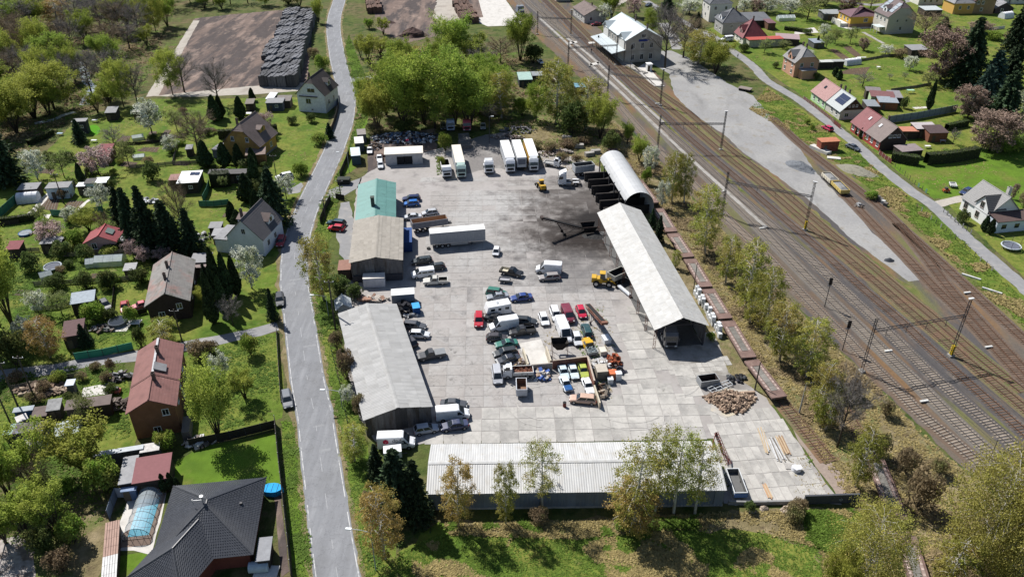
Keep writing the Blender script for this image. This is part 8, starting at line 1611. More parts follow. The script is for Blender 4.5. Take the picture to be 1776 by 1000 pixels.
# ================================================================ GARDENS: huts, fences, small things
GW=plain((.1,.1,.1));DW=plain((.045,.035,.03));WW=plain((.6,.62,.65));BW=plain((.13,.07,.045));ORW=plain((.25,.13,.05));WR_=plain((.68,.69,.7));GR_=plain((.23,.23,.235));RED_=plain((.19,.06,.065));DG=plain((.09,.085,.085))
HUTS=[
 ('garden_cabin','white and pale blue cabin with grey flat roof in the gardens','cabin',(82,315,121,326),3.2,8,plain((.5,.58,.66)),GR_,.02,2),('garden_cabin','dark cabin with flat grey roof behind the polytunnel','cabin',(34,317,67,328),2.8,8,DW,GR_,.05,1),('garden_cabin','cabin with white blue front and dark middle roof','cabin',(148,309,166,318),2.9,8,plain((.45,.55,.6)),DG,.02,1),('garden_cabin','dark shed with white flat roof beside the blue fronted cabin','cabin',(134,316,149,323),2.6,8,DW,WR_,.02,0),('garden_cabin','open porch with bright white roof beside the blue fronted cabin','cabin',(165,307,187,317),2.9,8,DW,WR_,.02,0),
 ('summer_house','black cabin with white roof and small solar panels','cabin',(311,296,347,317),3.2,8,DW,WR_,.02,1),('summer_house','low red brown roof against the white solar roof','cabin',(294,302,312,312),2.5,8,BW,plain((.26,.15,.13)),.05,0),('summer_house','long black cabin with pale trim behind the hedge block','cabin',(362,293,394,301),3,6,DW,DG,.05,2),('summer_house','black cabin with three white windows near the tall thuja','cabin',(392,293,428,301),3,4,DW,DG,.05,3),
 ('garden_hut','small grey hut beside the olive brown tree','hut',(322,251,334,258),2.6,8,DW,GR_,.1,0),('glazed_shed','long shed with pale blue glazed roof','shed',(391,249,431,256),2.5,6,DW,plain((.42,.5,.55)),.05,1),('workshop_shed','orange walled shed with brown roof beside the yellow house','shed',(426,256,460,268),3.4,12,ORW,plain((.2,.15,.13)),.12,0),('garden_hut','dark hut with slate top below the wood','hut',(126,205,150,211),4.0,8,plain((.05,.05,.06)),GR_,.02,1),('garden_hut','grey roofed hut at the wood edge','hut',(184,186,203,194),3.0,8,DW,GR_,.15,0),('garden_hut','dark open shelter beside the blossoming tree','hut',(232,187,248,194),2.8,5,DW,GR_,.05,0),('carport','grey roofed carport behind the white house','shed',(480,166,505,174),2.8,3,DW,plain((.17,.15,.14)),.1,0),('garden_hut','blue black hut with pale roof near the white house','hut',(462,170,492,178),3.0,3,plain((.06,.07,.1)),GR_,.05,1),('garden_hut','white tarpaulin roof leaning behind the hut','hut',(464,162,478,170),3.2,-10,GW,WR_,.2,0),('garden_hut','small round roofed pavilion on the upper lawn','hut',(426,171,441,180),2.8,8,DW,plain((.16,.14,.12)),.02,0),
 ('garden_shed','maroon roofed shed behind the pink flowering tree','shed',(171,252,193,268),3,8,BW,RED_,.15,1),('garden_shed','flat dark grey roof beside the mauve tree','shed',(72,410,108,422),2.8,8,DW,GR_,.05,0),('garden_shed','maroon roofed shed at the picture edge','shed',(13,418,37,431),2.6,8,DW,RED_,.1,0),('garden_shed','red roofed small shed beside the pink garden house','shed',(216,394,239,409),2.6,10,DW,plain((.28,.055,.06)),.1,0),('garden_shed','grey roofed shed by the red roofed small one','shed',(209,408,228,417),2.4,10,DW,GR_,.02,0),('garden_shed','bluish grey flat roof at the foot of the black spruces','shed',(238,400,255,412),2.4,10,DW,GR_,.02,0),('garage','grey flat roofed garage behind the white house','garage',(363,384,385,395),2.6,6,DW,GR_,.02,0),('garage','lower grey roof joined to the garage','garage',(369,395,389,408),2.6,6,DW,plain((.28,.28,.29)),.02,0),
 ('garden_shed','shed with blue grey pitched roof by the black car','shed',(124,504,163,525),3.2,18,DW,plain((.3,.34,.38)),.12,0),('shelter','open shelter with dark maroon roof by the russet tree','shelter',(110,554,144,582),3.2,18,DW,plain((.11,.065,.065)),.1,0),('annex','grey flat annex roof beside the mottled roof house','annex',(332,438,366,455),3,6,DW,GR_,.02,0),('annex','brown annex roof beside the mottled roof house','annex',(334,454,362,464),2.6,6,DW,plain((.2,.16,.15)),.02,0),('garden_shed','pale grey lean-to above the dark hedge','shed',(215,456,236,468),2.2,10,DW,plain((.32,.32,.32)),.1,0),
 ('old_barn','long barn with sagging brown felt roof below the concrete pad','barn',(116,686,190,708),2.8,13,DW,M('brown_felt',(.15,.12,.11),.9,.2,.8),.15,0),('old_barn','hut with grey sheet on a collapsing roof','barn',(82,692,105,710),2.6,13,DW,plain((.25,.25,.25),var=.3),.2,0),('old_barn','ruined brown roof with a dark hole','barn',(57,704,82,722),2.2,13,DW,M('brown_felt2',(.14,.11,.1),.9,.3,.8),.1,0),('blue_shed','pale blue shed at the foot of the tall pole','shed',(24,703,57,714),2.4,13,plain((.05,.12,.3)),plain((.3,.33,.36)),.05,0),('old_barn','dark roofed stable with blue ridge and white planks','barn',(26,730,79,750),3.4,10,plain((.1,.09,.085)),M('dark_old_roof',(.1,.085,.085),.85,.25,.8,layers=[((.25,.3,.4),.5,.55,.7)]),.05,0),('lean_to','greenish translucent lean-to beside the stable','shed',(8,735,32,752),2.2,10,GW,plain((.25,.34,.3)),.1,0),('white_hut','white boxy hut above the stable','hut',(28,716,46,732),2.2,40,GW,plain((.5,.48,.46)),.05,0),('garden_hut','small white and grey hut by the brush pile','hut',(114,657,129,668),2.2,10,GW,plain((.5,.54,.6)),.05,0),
 ('annex','maroon flat roofed annex beside the pool enclosure','annex',(234,786,294,836),3.0,14,DW,M('dull_maroon_felt',(.2,.085,.09),.85,.08),.03,0),('annex','grey sheet roof joined to the maroon annex','annex',(210,790,236,838),2.9,14,DW,plain((.27,.27,.28)),.03,0),('blue_shed','small bluish store at the end of the grey sheet roof','shed',(210,842,236,852),2.2,10,plain((.1,.15,.26)),plain((.2,.26,.38)),.02,0),('lean_to','pale corrugated roof running behind the maroon annex','shed',(160,772,246,790),2.6,14,GW,M('pale_corrugated2',(.36,.39,.42),.6,.1),.05,0),('annex','white plastered lean-to with debris on its roof','annex',(244,766,276,784),2.4,14,GW,plain((.45,.43,.42),var=.3),.02,0),('lean_to','flat grey roof beside the bungalow wall','shed',(446,930,470,972),2.4,98-90,DW,plain((.24,.245,.26)),.02,0),
 ('container_hut','orange red hut with open front beside the lane','hut',(1420,238,1455,246),3.2,8,plain((.22,.06,.035)),plain((.4,.16,.09)),.03,0),('garden_shed','shed with dark red pitched roof and pale green gable','shed',(1510,158,1550,168),3.2,-12,plain((.35,.45,.28)),plain((.17,.08,.08)),.1,0),('garden_shed','dark grey roofed shed behind the pale green gable','shed',(1502,151,1527,158),3.2,-12,DW,plain((.18,.16,.16)),.1,0),('garden_shed','small grey roofed shed at the end of the garden sheds','shed',(1541,158,1563,168),2.8,-8,DW,plain((.22,.21,.22)),.1,0),('garden_shed','orange brown shed with bluish lean-to roof','shed',(1523,168,1556,177),2.8,-8,plain((.2,.08,.04)),plain((.25,.28,.31)),.1,0),('carport','flat dark grey roof between the row houses','shed',(1500,173,1522,184),2.6,-5,DW,plain((.2,.22,.24)),.02,0),('garden_shed','barn with dark brown pitched roof and orange front','shed',(1605,218,1640,229),3.2,4,plain((.2,.08,.05)),plain((.08,.055,.055)),.1,0),('garden_shed','shed with pale metal lean-to roof behind the brown barn','shed',(1584,213,1623,222),3.2,4,DW,plain((.4,.36,.36)),.1,0),('terrace_roof','small orange canopy behind the red row house','canopy',(1562,220,1590,227),2.6,0,DW,plain((.42,.18,.12)),.05,0),('carport','taupe carport roof next to the dark hedge','carport',(1555,250,1597,262),2.6,12,DW,plain((.22,.18,.18)),.05,0),
 ('garden_shed','low dark sheds with pale edge behind the salmon villa','shed',(1409,104,1444,108),2.6,4,DW,plain((.45,.46,.43)),.02,0),('garden_shed','dark shed with grey roof joining the white tent','shed',(1432,103,1464,107),2.6,4,DW,plain((.3,.31,.3)),.02,0),('long_store','long grey roofed store behind the wine red house','shed',(1288,23,1333,34),3.4,6,DW,SLATE,.1,0),('garden_shed','maroon box shed beside the long grey roofed store','shed',(1327,33,1342,40),3,6,BW,plain((.15,.08,.09)),.02,0),('garage','garage with pink and grey roof beside the red extension','garage',(1346,58,1386,68),2.8,-14,DW,plain((.3,.22,.23)),.03,0),('long_store','grey roofed store beside the yellow bungalow','shed',(1424,17,1458,24),2.8,3,GW,plain((.25,.26,.26)),.03,1),('garden_shed','blue grey shed in the orchard','shed',(1406,67,1427,74),2.4,10,GW,plain((.22,.25,.29)),.05,0),('garden_shed','grey shed with flat roof behind the copper tree','shed',(1574,78,1606,86),2.8,5,DW,GR_,.05,0),('long_store','pale roofed store by the olive trees at the upper edge','shed',(1598,11,1630,17),2.8,4,DW,plain((.4,.43,.43)),.05,0),
 ('garden_hut','green roofed hut at the allotment beside the thicket','hut',(898,126,922,137),3.0,6,plain((.03,.04,.045)),plain((.3,.42,.38)),.1,0),('garden_hut','grey roofed hut next to the green roofed one','hut',(922,124,943,131),2.8,6,DW,plain((.22,.24,.25)),.05,0),('garden_hut','hut with turquoise roof half hidden by the birch','hut',(996,144,1014,151),2.6,6,DW,plain((.12,.25,.32)),.05,0),('trailer_hut','white kiosk box on the grass beside the station','kiosk',(1121,108,1131,112),2.6,10,plain((.6,.6,.6)),WR_,.0,0)]
for h in HUTS:hut(h[0],h[1],h[2],h[3],h[4],h[5],h[6],h[7],h[8],wins=h[9])
# solar panels on the white roofed cabin
c0=G(338,301,3.3)
for i in range(2):tag(O('solar_panel',MB().box(-.55,.55,-.8,.8,0,.06),None,(c0.x-.6+i*1.25,c0.y,3.3),R(8),mat=MATS['solar_cell']),['small solar panel on the white cabin roof','second small solar panel on the white cabin roof'][i],'solar panel')
def fence(label,pts,h,mat,name='fence',cat='fence',pw=2.2,gap=.03,post=None,slats=0,z=0.0):
 L=[G(*p) for p in pts];t=thing(name,label,cat,(0,0,0));pm=MB();pm.box(-.05,.05,-.05,.05,0,h+.1);pme=pm.mesh('post',post or STEEL)
 for a,b in zip(L,L[1:]):
  d=b-a;n=max(1,round(d.length/pw));w=d.length/n;rz=math.atan2(d.y,d.x)
  if slats:
   m=MB();k=int(w/.16)
   for i in range(k):m.box(-w/2+i*w/k+.02,-w/2+(i+1)*w/k-.03,-.02,.02,.08,h)
   m.box(-w/2,w/2,-.05,-.022,.3,.4);m.box(-w/2,w/2,-.05,-.022,h-.4,h-.3)
  else:m=MB();m.box(-w/2+gap,w/2-gap,-.03,.03,.05,h)
  me=m.mesh('panel',mat)
  for i in range(n):
   c=a.lerp(b,(i+.5)/n);O('panel',me,t,(c.x,c.y,0),rz);q=a.lerp(b,i/n);O('post',pme,t,(q.x,q.y,0),rz)
 return t
GRN=M('green_shade_net',(.03,.13,.09),.8,.15,1);GRL=M('pale_green_net',(.07,.2,.15),.8,.2,1);DKF=plain((.03,.025,.02));GYF=plain((.2,.22,.25))
fence('tall green netting fence at the picture edge garden',[(-8,385),(32,350)],2.2,GRN);fence('green net fence below the vegetable plots',[(90,374),(112,375),(135,373)],1.7,GRL);fence('green net fence beside the silvery tree',[(141,372),(160,371),(180,368)],1.7,GRL);fence('green net fence below the small lawn',[(346,358),(372,358),(398,355)],1.6,GRL);fence('dark green curved fence of the small lawn',[(353,352),(361,336),(364,322)],2.0,GRN);fence('bright green netting fence along the lane',[(131,624),(180,617),(232,605)],1.6,M('bright_green_net',(.04,.26,.16),.7,.15));fence('dark board fence along the lane by the timber house',[(232,548),(256,542)],1.2,DKF)
fence('dark board wall along the verge beside the bungalow garden',[(478,735),(484,800),(492,870),(500,940),(507,1010)],1.9,plain((.06,.05,.045)),pw=2.5,post=plain((.3,.3,.28)));fence('dark board fence in shade above the bungalow lawn',[(330,776),(400,762),(480,742)],1.8,DKF);fence('dark fence of the white house by the road',[(585,165),(588,185),(584,203)],1.7,DKF);fence('dark fence bend of the white house toward the yellow house',[(584,203),(578,222),(572,236)],1.7,DKF);fence('black gate fence in front of the workshop',[(556,388),(566,362),(574,348)],1.8,DKF);fence('black fence beside the yard entrance',[(583,345),(598,348)],1.6,DKF);fence('dark fence along the road by the site containers',[(590,308),(600,285),(606,268)],1.8,DKF)
fence('blue grey panel fence beside the pool enclosure',[(190,902),(197,880),(204,862)],2.0,plain((.12,.15,.2)));fence('pale blue panel at the end of the pool fence',[(203,862),(216,862)],1.9,plain((.4,.44,.5)));fence('long blue grey garden wall beyond the red row house',[(1540,214),(1590,207),(1658,194)],2.4,plain((.2,.24,.29)),'garden_wall','wall',2.5);fence('low fence between the lawns behind the row houses',[(1545,158),(1590,152),(1615,147)],.9,WOODG,pw=3);fence('low fence across the orchard lawn',[(1490,107),(1530,100),(1562,96)],.9,WOODG,pw=3);fence('white fence beyond the fir group',[(1682,52),(1720,52),(1742,50)],1.2,plain((.5,.5,.48)),pw=3);fence('brown picket fence with stone posts before the green row house',[(1393,172),(1412,186),(1440,208),(1446,215)],1.1,plain((.17,.1,.08)),pw=2.2,post=plain((.42,.36,.32)),slats=1);fence('dark red gate before the grey roofed half house',[(1446,215),(1457,224)],1.3,plain((.16,.05,.04)),slats=1);fence('brown picket fence before the red row house',[(1524,268),(1534,276),(1545,284)],1.3,plain((.16,.05,.045)),pw=1.8,post=plain((.5,.4,.36)),slats=1);fence('wire fence of the big lawn along the lane',[(1552,290),(1586,320),(1612,340)],1.2,plain((.1,.2,.13)),pw=3,slats=0,gap=1.42);fence('wire fence of the white gabled house along the lane',[(1636,368),(1662,390),(1690,412)],1.2,plain((.15,.15,.14)),pw=3,gap=1.42);fence('post fence on the bank below the lane',[(1590,360),(1640,402),(1690,444),(1730,478)],1.1,plain((.2,.2,.18)),pw=4,gap=1.94);fence('weathered picket fence along the brick house garden',[(480,575),(484,640),(488,700)],1.2,WOODG,slats=1);fence('fence of the yard along the road verge',[(575,610),(590,670),(604,740),(622,800)],1.4,plain((.1,.12,.1)),pw=3,gap=1.44);fence('weathered fence along the lane and brush pile',[(20,676),(80,664),(140,652)],1.0,WOODG,slats=1);fence('low dark fence under the vegetable beds',[(200,252),(240,251),(290,246)],.9,DKF);fence('long dark fence beyond the raised beds',[(0,392),(35,388)],1.2,DKF)
for lb,pts,h_,mt in [('weathered slat fence between the upper meadow plots',[(40,288),(110,280),(150,276)],1.1,WOODG),('weathered slat fence beside the pink flowering tree',[(150,276),(150,300),(147,322)],1.1,WOODG),('slat fence from the cold frame to the middle lawn',[(225,292),(262,290),(300,286)],1.1,WOODG),('slat fence beside the olive brown tree',[(300,286),(345,284),(372,282)],1.1,WOODG),('slat fence running up to the blossoming tree',[(300,286),(306,262),(312,240)],1.1,WOODG),('slat fence beside the white solar roof cabin',[(292,322),(330,326),(352,324)],1.2,WOODG),('slat fence above the long glasshouse',[(100,446),(150,444),(222,438)],1.1,WOODG),('slat fence between the greenhouse garden and the dark hedges',[(60,496),(130,492),(230,486)],1.1,WOODG),('slat fence beside the fruit tree of the blue roofed shed',[(60,540),(100,536),(122,530)],1.1,WOODG),('dark slat fence beside the black car',[(195,545),(198,520),(200,498)],1.2,DKF),('slat fence below the mauve tree',[(0,440),(40,438),(70,436)],1.1,WOODG),('slat fence between the white cabins',[(124,346),(128,330),(130,318)],1.1,WOODG)]:fence(lb,pts,h_,mt,slats=1)
# pool enclosure
pe=thing('pool_enclosure','arched transparent pool enclosure beside the bungalow','pool enclosure',(0,0,0));A=(G(213,936)+G(263,934))/2;B=(G(237,862)+G(288,856))/2;d=B-A;pe.location=A;pe.rotation_euler=(0,0,math.atan2(d.y,d.x));Lp=d.length;Wp=(G(213,936)-G(263,934)).length
CLEAR=M('clear_polycarbonate',(.75,.85,.9),.12,.05,trans=.0,alpha=.3,spec=.9);BRZ=plain((.1,.07,.05));POOL=M('pool_water',(.12,.42,.55),.05,.1,1.5,spec=.8)
for s in range(5):
 x0,x1=Lp*s/5,Lp*(s+1)/5;w=Wp/2*(1-.025*s);hh=2.1*(1-.0*s)-.05*s;m=MB();fr_=MB();pts=[(w*math.cos(math.pi*k/14),hh*math.sin(math.pi*k/14)) for k in range(15)]
 for p,q in zip(pts,pts[1:]):m.quad((x0,p[0],p[1]),(x1,p[0],p[1]),(x1,q[0],q[1]),(x0,q[0],q[1]))
 O('pane',m,pe,mat=CLEAR)
 for x in (x0+.03,) if s<4 else (x0+.03,x1):fr_.tube([(x,p[0],p[1]+.02) for p in pts],.05,4)
 O('arch_frame',fr_,pe,mat=BRZ)
for k in (4,7,10):m=MB();a=math.pi*k/14;m.tube([(0,Wp/2*math.cos(a),2.12*math.sin(a)),(Lp,Wp/2*.9*math.cos(a),1.92*math.sin(a))],.025,4);O('purlin',m,pe,mat=CHROME)
m=MB();m.poly([(0,Wp/2*math.cos(math.pi*k/14)*.98,2.05*math.sin(math.pi*k/14)) for k in range(15)]);O('end_pane',m,pe,mat=CLEAR);m=MB()
for k in (3,5,7,9,11):a=math.pi*k/14;m.tube([(0,Wp/2*math.cos(a),.05),(0,Wp/2*math.cos(a),2.1*math.sin(a))],.03,4)
m.tube([(0,-Wp/2,.06),(0,Wp/2,.06)],.06,4);O('end_frame',m,pe,mat=BRZ);m=MB();m.box(.6,Lp-.6,-Wp*.36,Wp*.36,.06,.09);O('water',m,pe,mat=POOL);m=MB();m.box(-1.2,Lp+.1,-Wp*.52,Wp*.52,.035,.055);O('pool_edge',m,pe,mat=plain((.25,.18,.14)))
# long narrow shed roof beside the pool
A,B=(G(176,1000,2.2)+G(200,1000,2.2))/2,(G(187,902,2.2)+G(203,902,2.2))/2;A=A+(A-B)*.4;d=B-A;t=thing('narrow_shed','long narrow shed with brown and white striped roof','shed',((A.x+B.x)/2,(A.y+B.y)/2,0),math.atan2(d.y,d.x));L=d.length;n=9
m=MB();m.box(-L/2,L/2,-.7,.7,0,2.0);O('wall',m,t,mat=plain((.06,.05,.045)))
for i in range(n):
 m=MB();x0=-L/2+L*i/n
 for k in range(6):m.box(x0,x0+L/n-.03,-.95+k*.32,-.95+k*.32+.27,2.02,2.1+.02*(k%2))
 O('roof_sheet',m,t,mat=plain((.55,.54,.53)) if i<5 else plain((.33,.22,.18)))
def put(name,label,cat,x,y,parts,rz=0.0,z=.02,group=None):
 g=G(x,y);t=thing(name,label,cat,(g.x,g.y,z),R(rz),group)
 for nm,m,mt in parts:O(nm,m,t,mat=mt)
 return t
def trampoline(x,y,r,label,net=False):
 m=MB();m.cyl((0,0,.78),r*.86,.03,24);ring=MB();ring.tube([(r*math.cos(a*.2618),r*math.sin(a*.2618),.8) for a in range(25)],.16,6,cap=False);parts=[('mat',m,plain((.1,.11,.14))),('frame_pad',ring,plain((.42,.46,.5)))]
 for k in range(6):l=MB();l.tube([(r*math.cos(k*1.047),r*math.sin(k*1.047),0),(r*math.cos(k*1.047),r*math.sin(k*1.047),2.4 if net else .8)],.04,5);parts.append(('leg',l,STEEL))
 return put('trampoline',label,'trampoline',x,y,parts)
trampoline(93,467,1.75,'round trampoline with pale rim in the greenhouse garden');trampoline(1752,431,2.0,'dark trampoline with posts near the white gabled house',True)
def pool(x,y,r,h,label,c,w):
 ring=MB();ring.tube([(r*math.cos(a*.2618),r*math.sin(a*.2618),h) for a in range(25)],.1,6,cap=False);side=MB();side.cyl((0,0,h/2),r,h,24);wt=MB();wt.cyl((0,0,h+.01),r*.93,.02,24);put('paddling_pool',label,'pool',x,y,[('rim',ring,plain(c)),('wall',side,plain(c)),('water',wt,w)])
pool(45,406,1.5,.4,'small blue paddling pool by the yellow bush',(.05,.12,.25),STREAM);pool(432,244,2.4,.5,'white covered round pool behind the glazed roof shed',(.65,.66,.68),plain((.68,.69,.7)));pool(206,562,1.7,.8,'round dark pool with pale deck beside the timber house',(.1,.11,.13),GLASS)
m=MB();m.box(-2.2,2.2,-1.8,1.8,0,.12);put('pool_deck','pale square deck under the round dark pool','deck',206,566,[('boards',m,CONCW)])
def glasshouse(x0,y0,x1,y1,w,h,label,name='greenhouse'):
 A,B=G(x0,y0),G(x1,y1);d=B-A;t=thing(name,label,'greenhouse',((A.x+B.x)/2,(A.y+B.y)/2,0),math.atan2(d.y,d.x));L=d.length;n=max(2,int(L/1.6));GL_=M('greenhouse_glass',(.6,.66,.66),.2,.15,1,alpha=.62,spec=.8)
 for i in range(n):
  xa,xb=-L/2+L*i/n,-L/2+L*(i+1)/n
  for s in (-1,1):
   m=MB();m.quad((xa+.03,s*w/2,h*.6),(xb-.03,s*w/2,h*.6),(xb-.03,0,h),(xa+.03,0,h));O('roof_pane',m,t,mat=GL_);m=MB();m.quad((xa+.03,s*w/2,0),(xb-.03,s*w/2,0),(xb-.03,s*w/2,h*.6),(xa+.03,s*w/2,h*.6));O('side_pane',m,t,mat=GL_)
 fr_=MB()
 for i in range(n+1):
  x=-L/2+L*i/n
  for s in (-1,1):fr_.tube([(x,s*w/2,0),(x,s*w/2,h*.6),(x,0,h)],.03,4)
 fr_.tube([(-L/2,0,h),(L/2,0,h)],.04,4);O('frame',fr_,t,mat=CHROME)
 for e in (-1,1):m=MB();m.poly([(e*L/2,-w/2,0),(e*L/2,w/2,0),(e*L/2,w/2,h*.6),(e*L/2,0,h),(e*L/2,-w/2,h*.6)]);O('end_pane',m,t,mat=GL_)
 return t
glasshouse(168,458,217,455,3.2,2.2,'long glasshouse in the garden above the dark hedges');glasshouse(151,461,167,459,2.6,1.8,'short glasshouse joined to the long one');glasshouse(71,486,92,480,2.2,1.9,'tiny glasshouse below the trampoline');glasshouse(232,276,252,274,2.4,1.4,'low cold frame by the dug bed');glasshouse(230,243,250,240,2.4,1.5,'glass frame among the raised beds');glasshouse(1348,36,1376,35,3.4,2.4,'glasshouse beyond the pale drive');glasshouse(100,752,142,744,3.6,1.6,'greenish low glass frame beside the ruined roofs')
def polytunnel(x0,y0,x1,y1,w,h,label,mat=None):
 A,B=G(x0,y0),G(x1,y1);d=B-A;t=thing('polytunnel',label,'polytunnel',((A.x+B.x)/2,(A.y+B.y)/2,0),math.atan2(d.y,d.x));L=d.length;m=MB();pts=[(w/2*math.cos(math.pi*k/10),h*math.sin(math.pi*k/10)**.8) for k in range(11)]
 for p,q in zip(pts,pts[1:]):m.quad((-L/2,p[0],p[1]),(L/2,p[0],p[1]),(L/2,q[0],q[1]),(-L/2,q[0],q[1]))
 for e in (-1,1):m.poly([(e*L/2,p[0],p[1]) for p in pts])
 O('cover',m,t,mat=mat or plain((.62,.63,.66)))
 for i in range(5):f=MB();x=-L/2+L*i/4;f.tube([(x,p[0],p[1]+.03) for p in pts],.03,4);O('hoop',f,t,mat=CHROME)
polytunnel(33,350,69,347,3.2,2.4,'white polytunnel below the dark flat roofed cabin');polytunnel(1464,113,1489,110,3,2.2,'white tent like polytunnel beside the dark sheds');polytunnel(1736,32,1752,30,3.6,2.6,'white dome tunnel near the tall black spruce');polytunnel(52,782,86,768,4.2,2.4,'domed greyish tunnel below the stable',plain((.32,.33,.24)))
# small garden objects
def table(x,y,label,c=(.6,.6,.6),s=(1.6,.9,.75)):
 m=MB();m.box(-s[0]/2,s[0]/2,-s[1]/2,s[1]/2,s[2]-.06,s[2]);ps=[('tabletop',m,plain(c))]
 for a in (-1,1):
  for b in (-1,1):l=MB();l.box(a*(s[0]/2-.1)-.04,a*(s[0]/2-.1)+.04,b*(s[1]/2-.1)-.04,b*(s[1]/2-.1)+.04,0,s[2]-.06);ps.append(('leg',l,plain(c)))
 put('garden_table',label,'table',x,y,ps)
table(429,200,'white table tennis table on the upper lawn',(.62,.62,.62),(2.7,1.5,.76));table(235,563,'white table beside the round dark pool',(.62,.6,.58),(2.4,1.6,.7));table(164,247,'white garden table near the round green lawn');table(1608,257,'white tilted table on the far lawn',(.62,.6,.58));table(165,212,'pale bench table under the wood edge',(.45,.47,.5));table(1494,102,'white garden bench on the orchard lawn',(.6,.6,.6),(3.4,.8,.6));table(105,235,'bluish table beside the hedge of the wood',(.3,.4,.5));table(1523,120,'pale garden box table on the lawn',(.6,.6,.58),(1.2,1.2,.9));table(1634,247,'white barrow like table on the lawn by the hedge',(.5,.5,.52));table(1578,162,'mint green garden swing seat on the lawn',(.3,.5,.35),(2.4,1.2,1.2))
m=MB();m.box(-.7,.7,-.45,.45,.25,.75);b2=MB();b2.box(-.2,.5,-.3,.3,.75,1.2);mw=put('garden_mower','pink red ride-on mower beside the brick house','mower',203,681,[('body',m,plain((.5,.16,.15))),('seat',b2,plain((.1,.1,.1)))]);wheels(mw,(-.5,.5),.5,.22,.15)
m=MB();m.box(-.8,.8,-.5,.5,.3,.8);b2=MB();b2.box(-.4,.3,-.35,.35,.8,1.3);mw=put('garden_mower','rusty red mower on the lawn by the gabled house','mower',1640,333,[('body',m,plain((.3,.08,.03))),('seat',b2,plain((.05,.05,.05)))]);wheels(mw,(-.5,.5),.55,.25,.15)
m=MB();m.loft([[(1.6*math.cos(k*.524)*(1+.1*math.sin(5*k)),1.0*math.sin(k*.524),z) for k in range(12)] for z in (0,.6,.95)]);t=put('tarpaulin_cover','bright blue tarpaulin over a stack beside the bungalow','tarpaulin',474,853,[('cover',m,plain((.02,.3,.62)))]);b2=MB()
for x in (-.8,0,.8):b2.tube([(x,-1.0,.4),(x,-.8,.97),(x,.8,.97),(x,1.0,.4)],.03,4)
O('strap',b2,t,mat=plain((.05,.1,.2)),kind='stuff')
m=MB();m.cyl((0,0,.9),.75,2.6,14,0,'x');l1=MB();l1.box(-1,-.8,-.6,.6,0,.4);l2=MB();l2.box(.8,1,-.6,.6,0,.4);put('storage_tank','pale blue horizontal tank below the flat grey lean-to','tank',451,990,[('tank_body',m,plain((.4,.47,.52))),('foot',l1,STEEL),('foot',l2,STEEL)],6)
m=MB();m.box(-1.6,1.6,-.8,.8,.3,.42)
for s in (-1,1):m.box(-1.6,1.6,s*.8-.1,s*.8+.1,0,.4)
put('sand_box','white rimmed box near the bungalow corner','box',463,993,[('frame',m,plain((.5,.5,.48)))])
junk('brush_pile','pile of brown brushwood beside the lane','brush pile',72,676,90,4.5,2,.8,[(.2,.14,.1),(.12,.085,.06),(.28,.22,.16)],(.4,1.8),31);junk('rubbish_heap','heap of tyres and scrap behind the brick house','heap',208,655,50,2.6,1.6,.7,[(.04,.04,.045),(.3,.3,.3),(.1,.08,.07)],(.3,1.0),32);junk('rubbish_heap','clutter below the dark board fence','heap',345,768,50,2.4,1.4,.8,[(.4,.37,.34),(.12,.1,.09),(.5,.5,.5)],(.3,1.3),33);junk('rubbish_heap','clutter beside the timber house pool','heap',178,572,40,2.4,1.4,.7,[(.04,.04,.045),(.2,.2,.2),(.14,.1,.08)],(.3,1.0),34);junk('brush_pile','heaped brushwood behind the sagging barn','brush pile',203,704,70,3.4,1.4,1.2,[(.16,.13,.11),(.1,.08,.07)],(.4,1.6),35);junk('rubbish_heap','clutter at the foot of the black spruces','heap',345,412,40,4,2,.7,[(.4,.4,.4),(.1,.1,.1),(.5,.5,.5)],(.3,1.2),36);junk('rubbish_heap','white clutter among the black spruces','heap',255,350,30,3,1.6,.8,[(.55,.56,.58),(.2,.2,.2)],(.4,1.2),37);junk('rubbish_heap','scattered pale clutter at the stone garden','heap',1652-160,358,0+12,1.5,1,.5,[(.3,.3,.3),(.15,.12,.1)],(.4,1.2),38)
g=G(1696,498,.3)
for i,(x,y,a,lb) in enumerate([(1720,505,-40,'white pole lying on the bank beside the sidings'),(1684,481,-40,'pale beam pile between sidings and bank'),(1516,340,-42,'buffer stop timber by the siding')]):tag(O('beam',MB().box(-1.9,1.9,-.18,.18,0,.35),None,G(x,y)[:],R(a),mat=plain((.55,.55,.54) if i<2 else (.08,.07,.06))),lb,'beam')
for i,(x,y) in enumerate([(1522,345),(1527,349),(1531,353),(1535,357)]):box('concrete_block',['dark concrete block at the head of the four block row','second dark concrete block in the four block row','third pale concrete block in the four block row','last concrete block in the four block row'][i],'block',x,y,(.9,.8,.8),40,plain((.13,.12,.11) if i !=2 else (.4,.4,.38)),z=.03)
m=MB();m.box(-3.2,3.2,-.9,.9,0,.9);put('loading_ramp','pale loading ramp beside the orange red hut','ramp',1422,262,[('ramp',m,plain((.5,.49,.46)))],-60);m=MB();m.box(-1.8,1.8,-.8,.8,0,.3);put('slab_stack','two pale slabs on the grass below the orange red hut','slabs',1446,275,[('slab',m,CONCW)],-15);m=MB();m.box(-2.2,2.2,-1.4,1.4,.7,.9);m2=MB();m2.box(-1.9,-1.5,-1.1,1.1,0,.7);m3=MB();m3.box(1.5,1.9,-1.1,1.1,0,.7);put('picnic_table','dark flat platform on the bank by the gravel lot','platform',1292,157,[('top',m,plain((.2,.17,.15))),('support',m2,DW),('support',m3,DW)],-35)
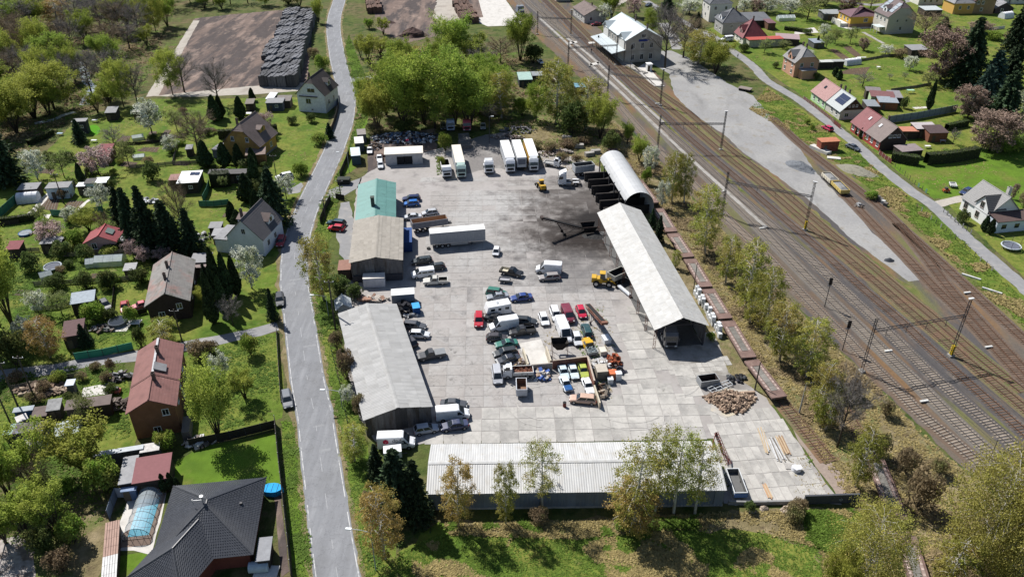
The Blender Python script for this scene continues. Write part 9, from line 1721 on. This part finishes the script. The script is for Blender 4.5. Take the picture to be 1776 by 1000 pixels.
# people on the lane and platform
def person(x,y,label,shirt,legs,rz=0.0,h=1.74):
 g=G(x,y);me=bpy.data.meshes.new('body');k=h/1.74
 vs=[(0,0,.92),(0,0,1.15),(0,0,1.42),(0,0,1.53),(0,.02,1.66),(.19,0,1.4),(.26,.04,1.15),(.27,.16,.92),(-.19,0,1.4),(-.26,-.02,1.15),(-.27,.02,.9),(.1,0,.88),(.11,.12,.48),(.12,.05,.06),(.12,.2,.04),(-.1,0,.88),(-.11,-.02,.48),(-.12,-.16,.08),(-.12,-.02,.04)]
 es=[(0,1),(1,2),(2,3),(3,4),(2,5),(5,6),(6,7),(2,8),(8,9),(9,10),(0,11),(11,12),(12,13),(13,14),(0,15),(15,16),(16,17),(17,18)]
 me.from_pydata([(a*k,b*k,c*k) for a,b,c in vs],es,[]);me.materials.append(plain(shirt));me.materials.append(plain(legs));me.materials.append(plain((.45,.28,.2)))
 o=bpy.data.objects.new('person',me);col.objects.link(o);o.location=(g.x,g.y,.05);o.rotation_euler=(0,0,rz);tag(o,label,'person')
 sk_=o.modifiers.new('skin','SKIN');rad=[.15,.15,.17,.06,.11,.07,.05,.04,.07,.05,.04,.09,.065,.05,.04,.09,.065,.05,.04]
 for i,sv in enumerate(me.skin_vertices[0].data):sv.radius=(rad[i],)*2;sv.use_root=(i==0)
 o.modifiers.new('sub','SUBSURF').render_levels=2;o.modifiers['sub'].levels=2
 bpy.context.view_layer.update();em_=bpy.data.meshes.new_from_object(o.evaluated_get(bpy.context.evaluated_depsgraph_get()));o.modifiers.clear();o.data=em_
 for p in em_.polygons:p.use_smooth=True;p.material_index=2 if p.center.z>1.52*k else (0 if p.center.z>.92*k else 1)
 hm=MB();hm.loft([[(.115*s*math.cos(a*.785),.02+.12*s*math.sin(a*.785),z) for a in range(8)] for s,z in ((1,1.68),(1.02,1.74),(.5,1.79))]);O('hair',hm,o,mat=plain((.04,.03,.02)))
person(1279,101,'person in pale top walking along the lane below the wine red house',(.45,.45,.45),(.03,.03,.04),2.4);person(1033,70,'person in dark clothes standing at the end of the station canopy',(.03,.03,.04),(.03,.03,.04));person(1033.5-8,92,'person waiting on the platform crossing',(.05,.05,.06),(.02,.02,.03));person(1231,59,'person in black standing on the lane by the grey house',(.02,.02,.025),(.02,.02,.03),1)
g=G(1031,92)
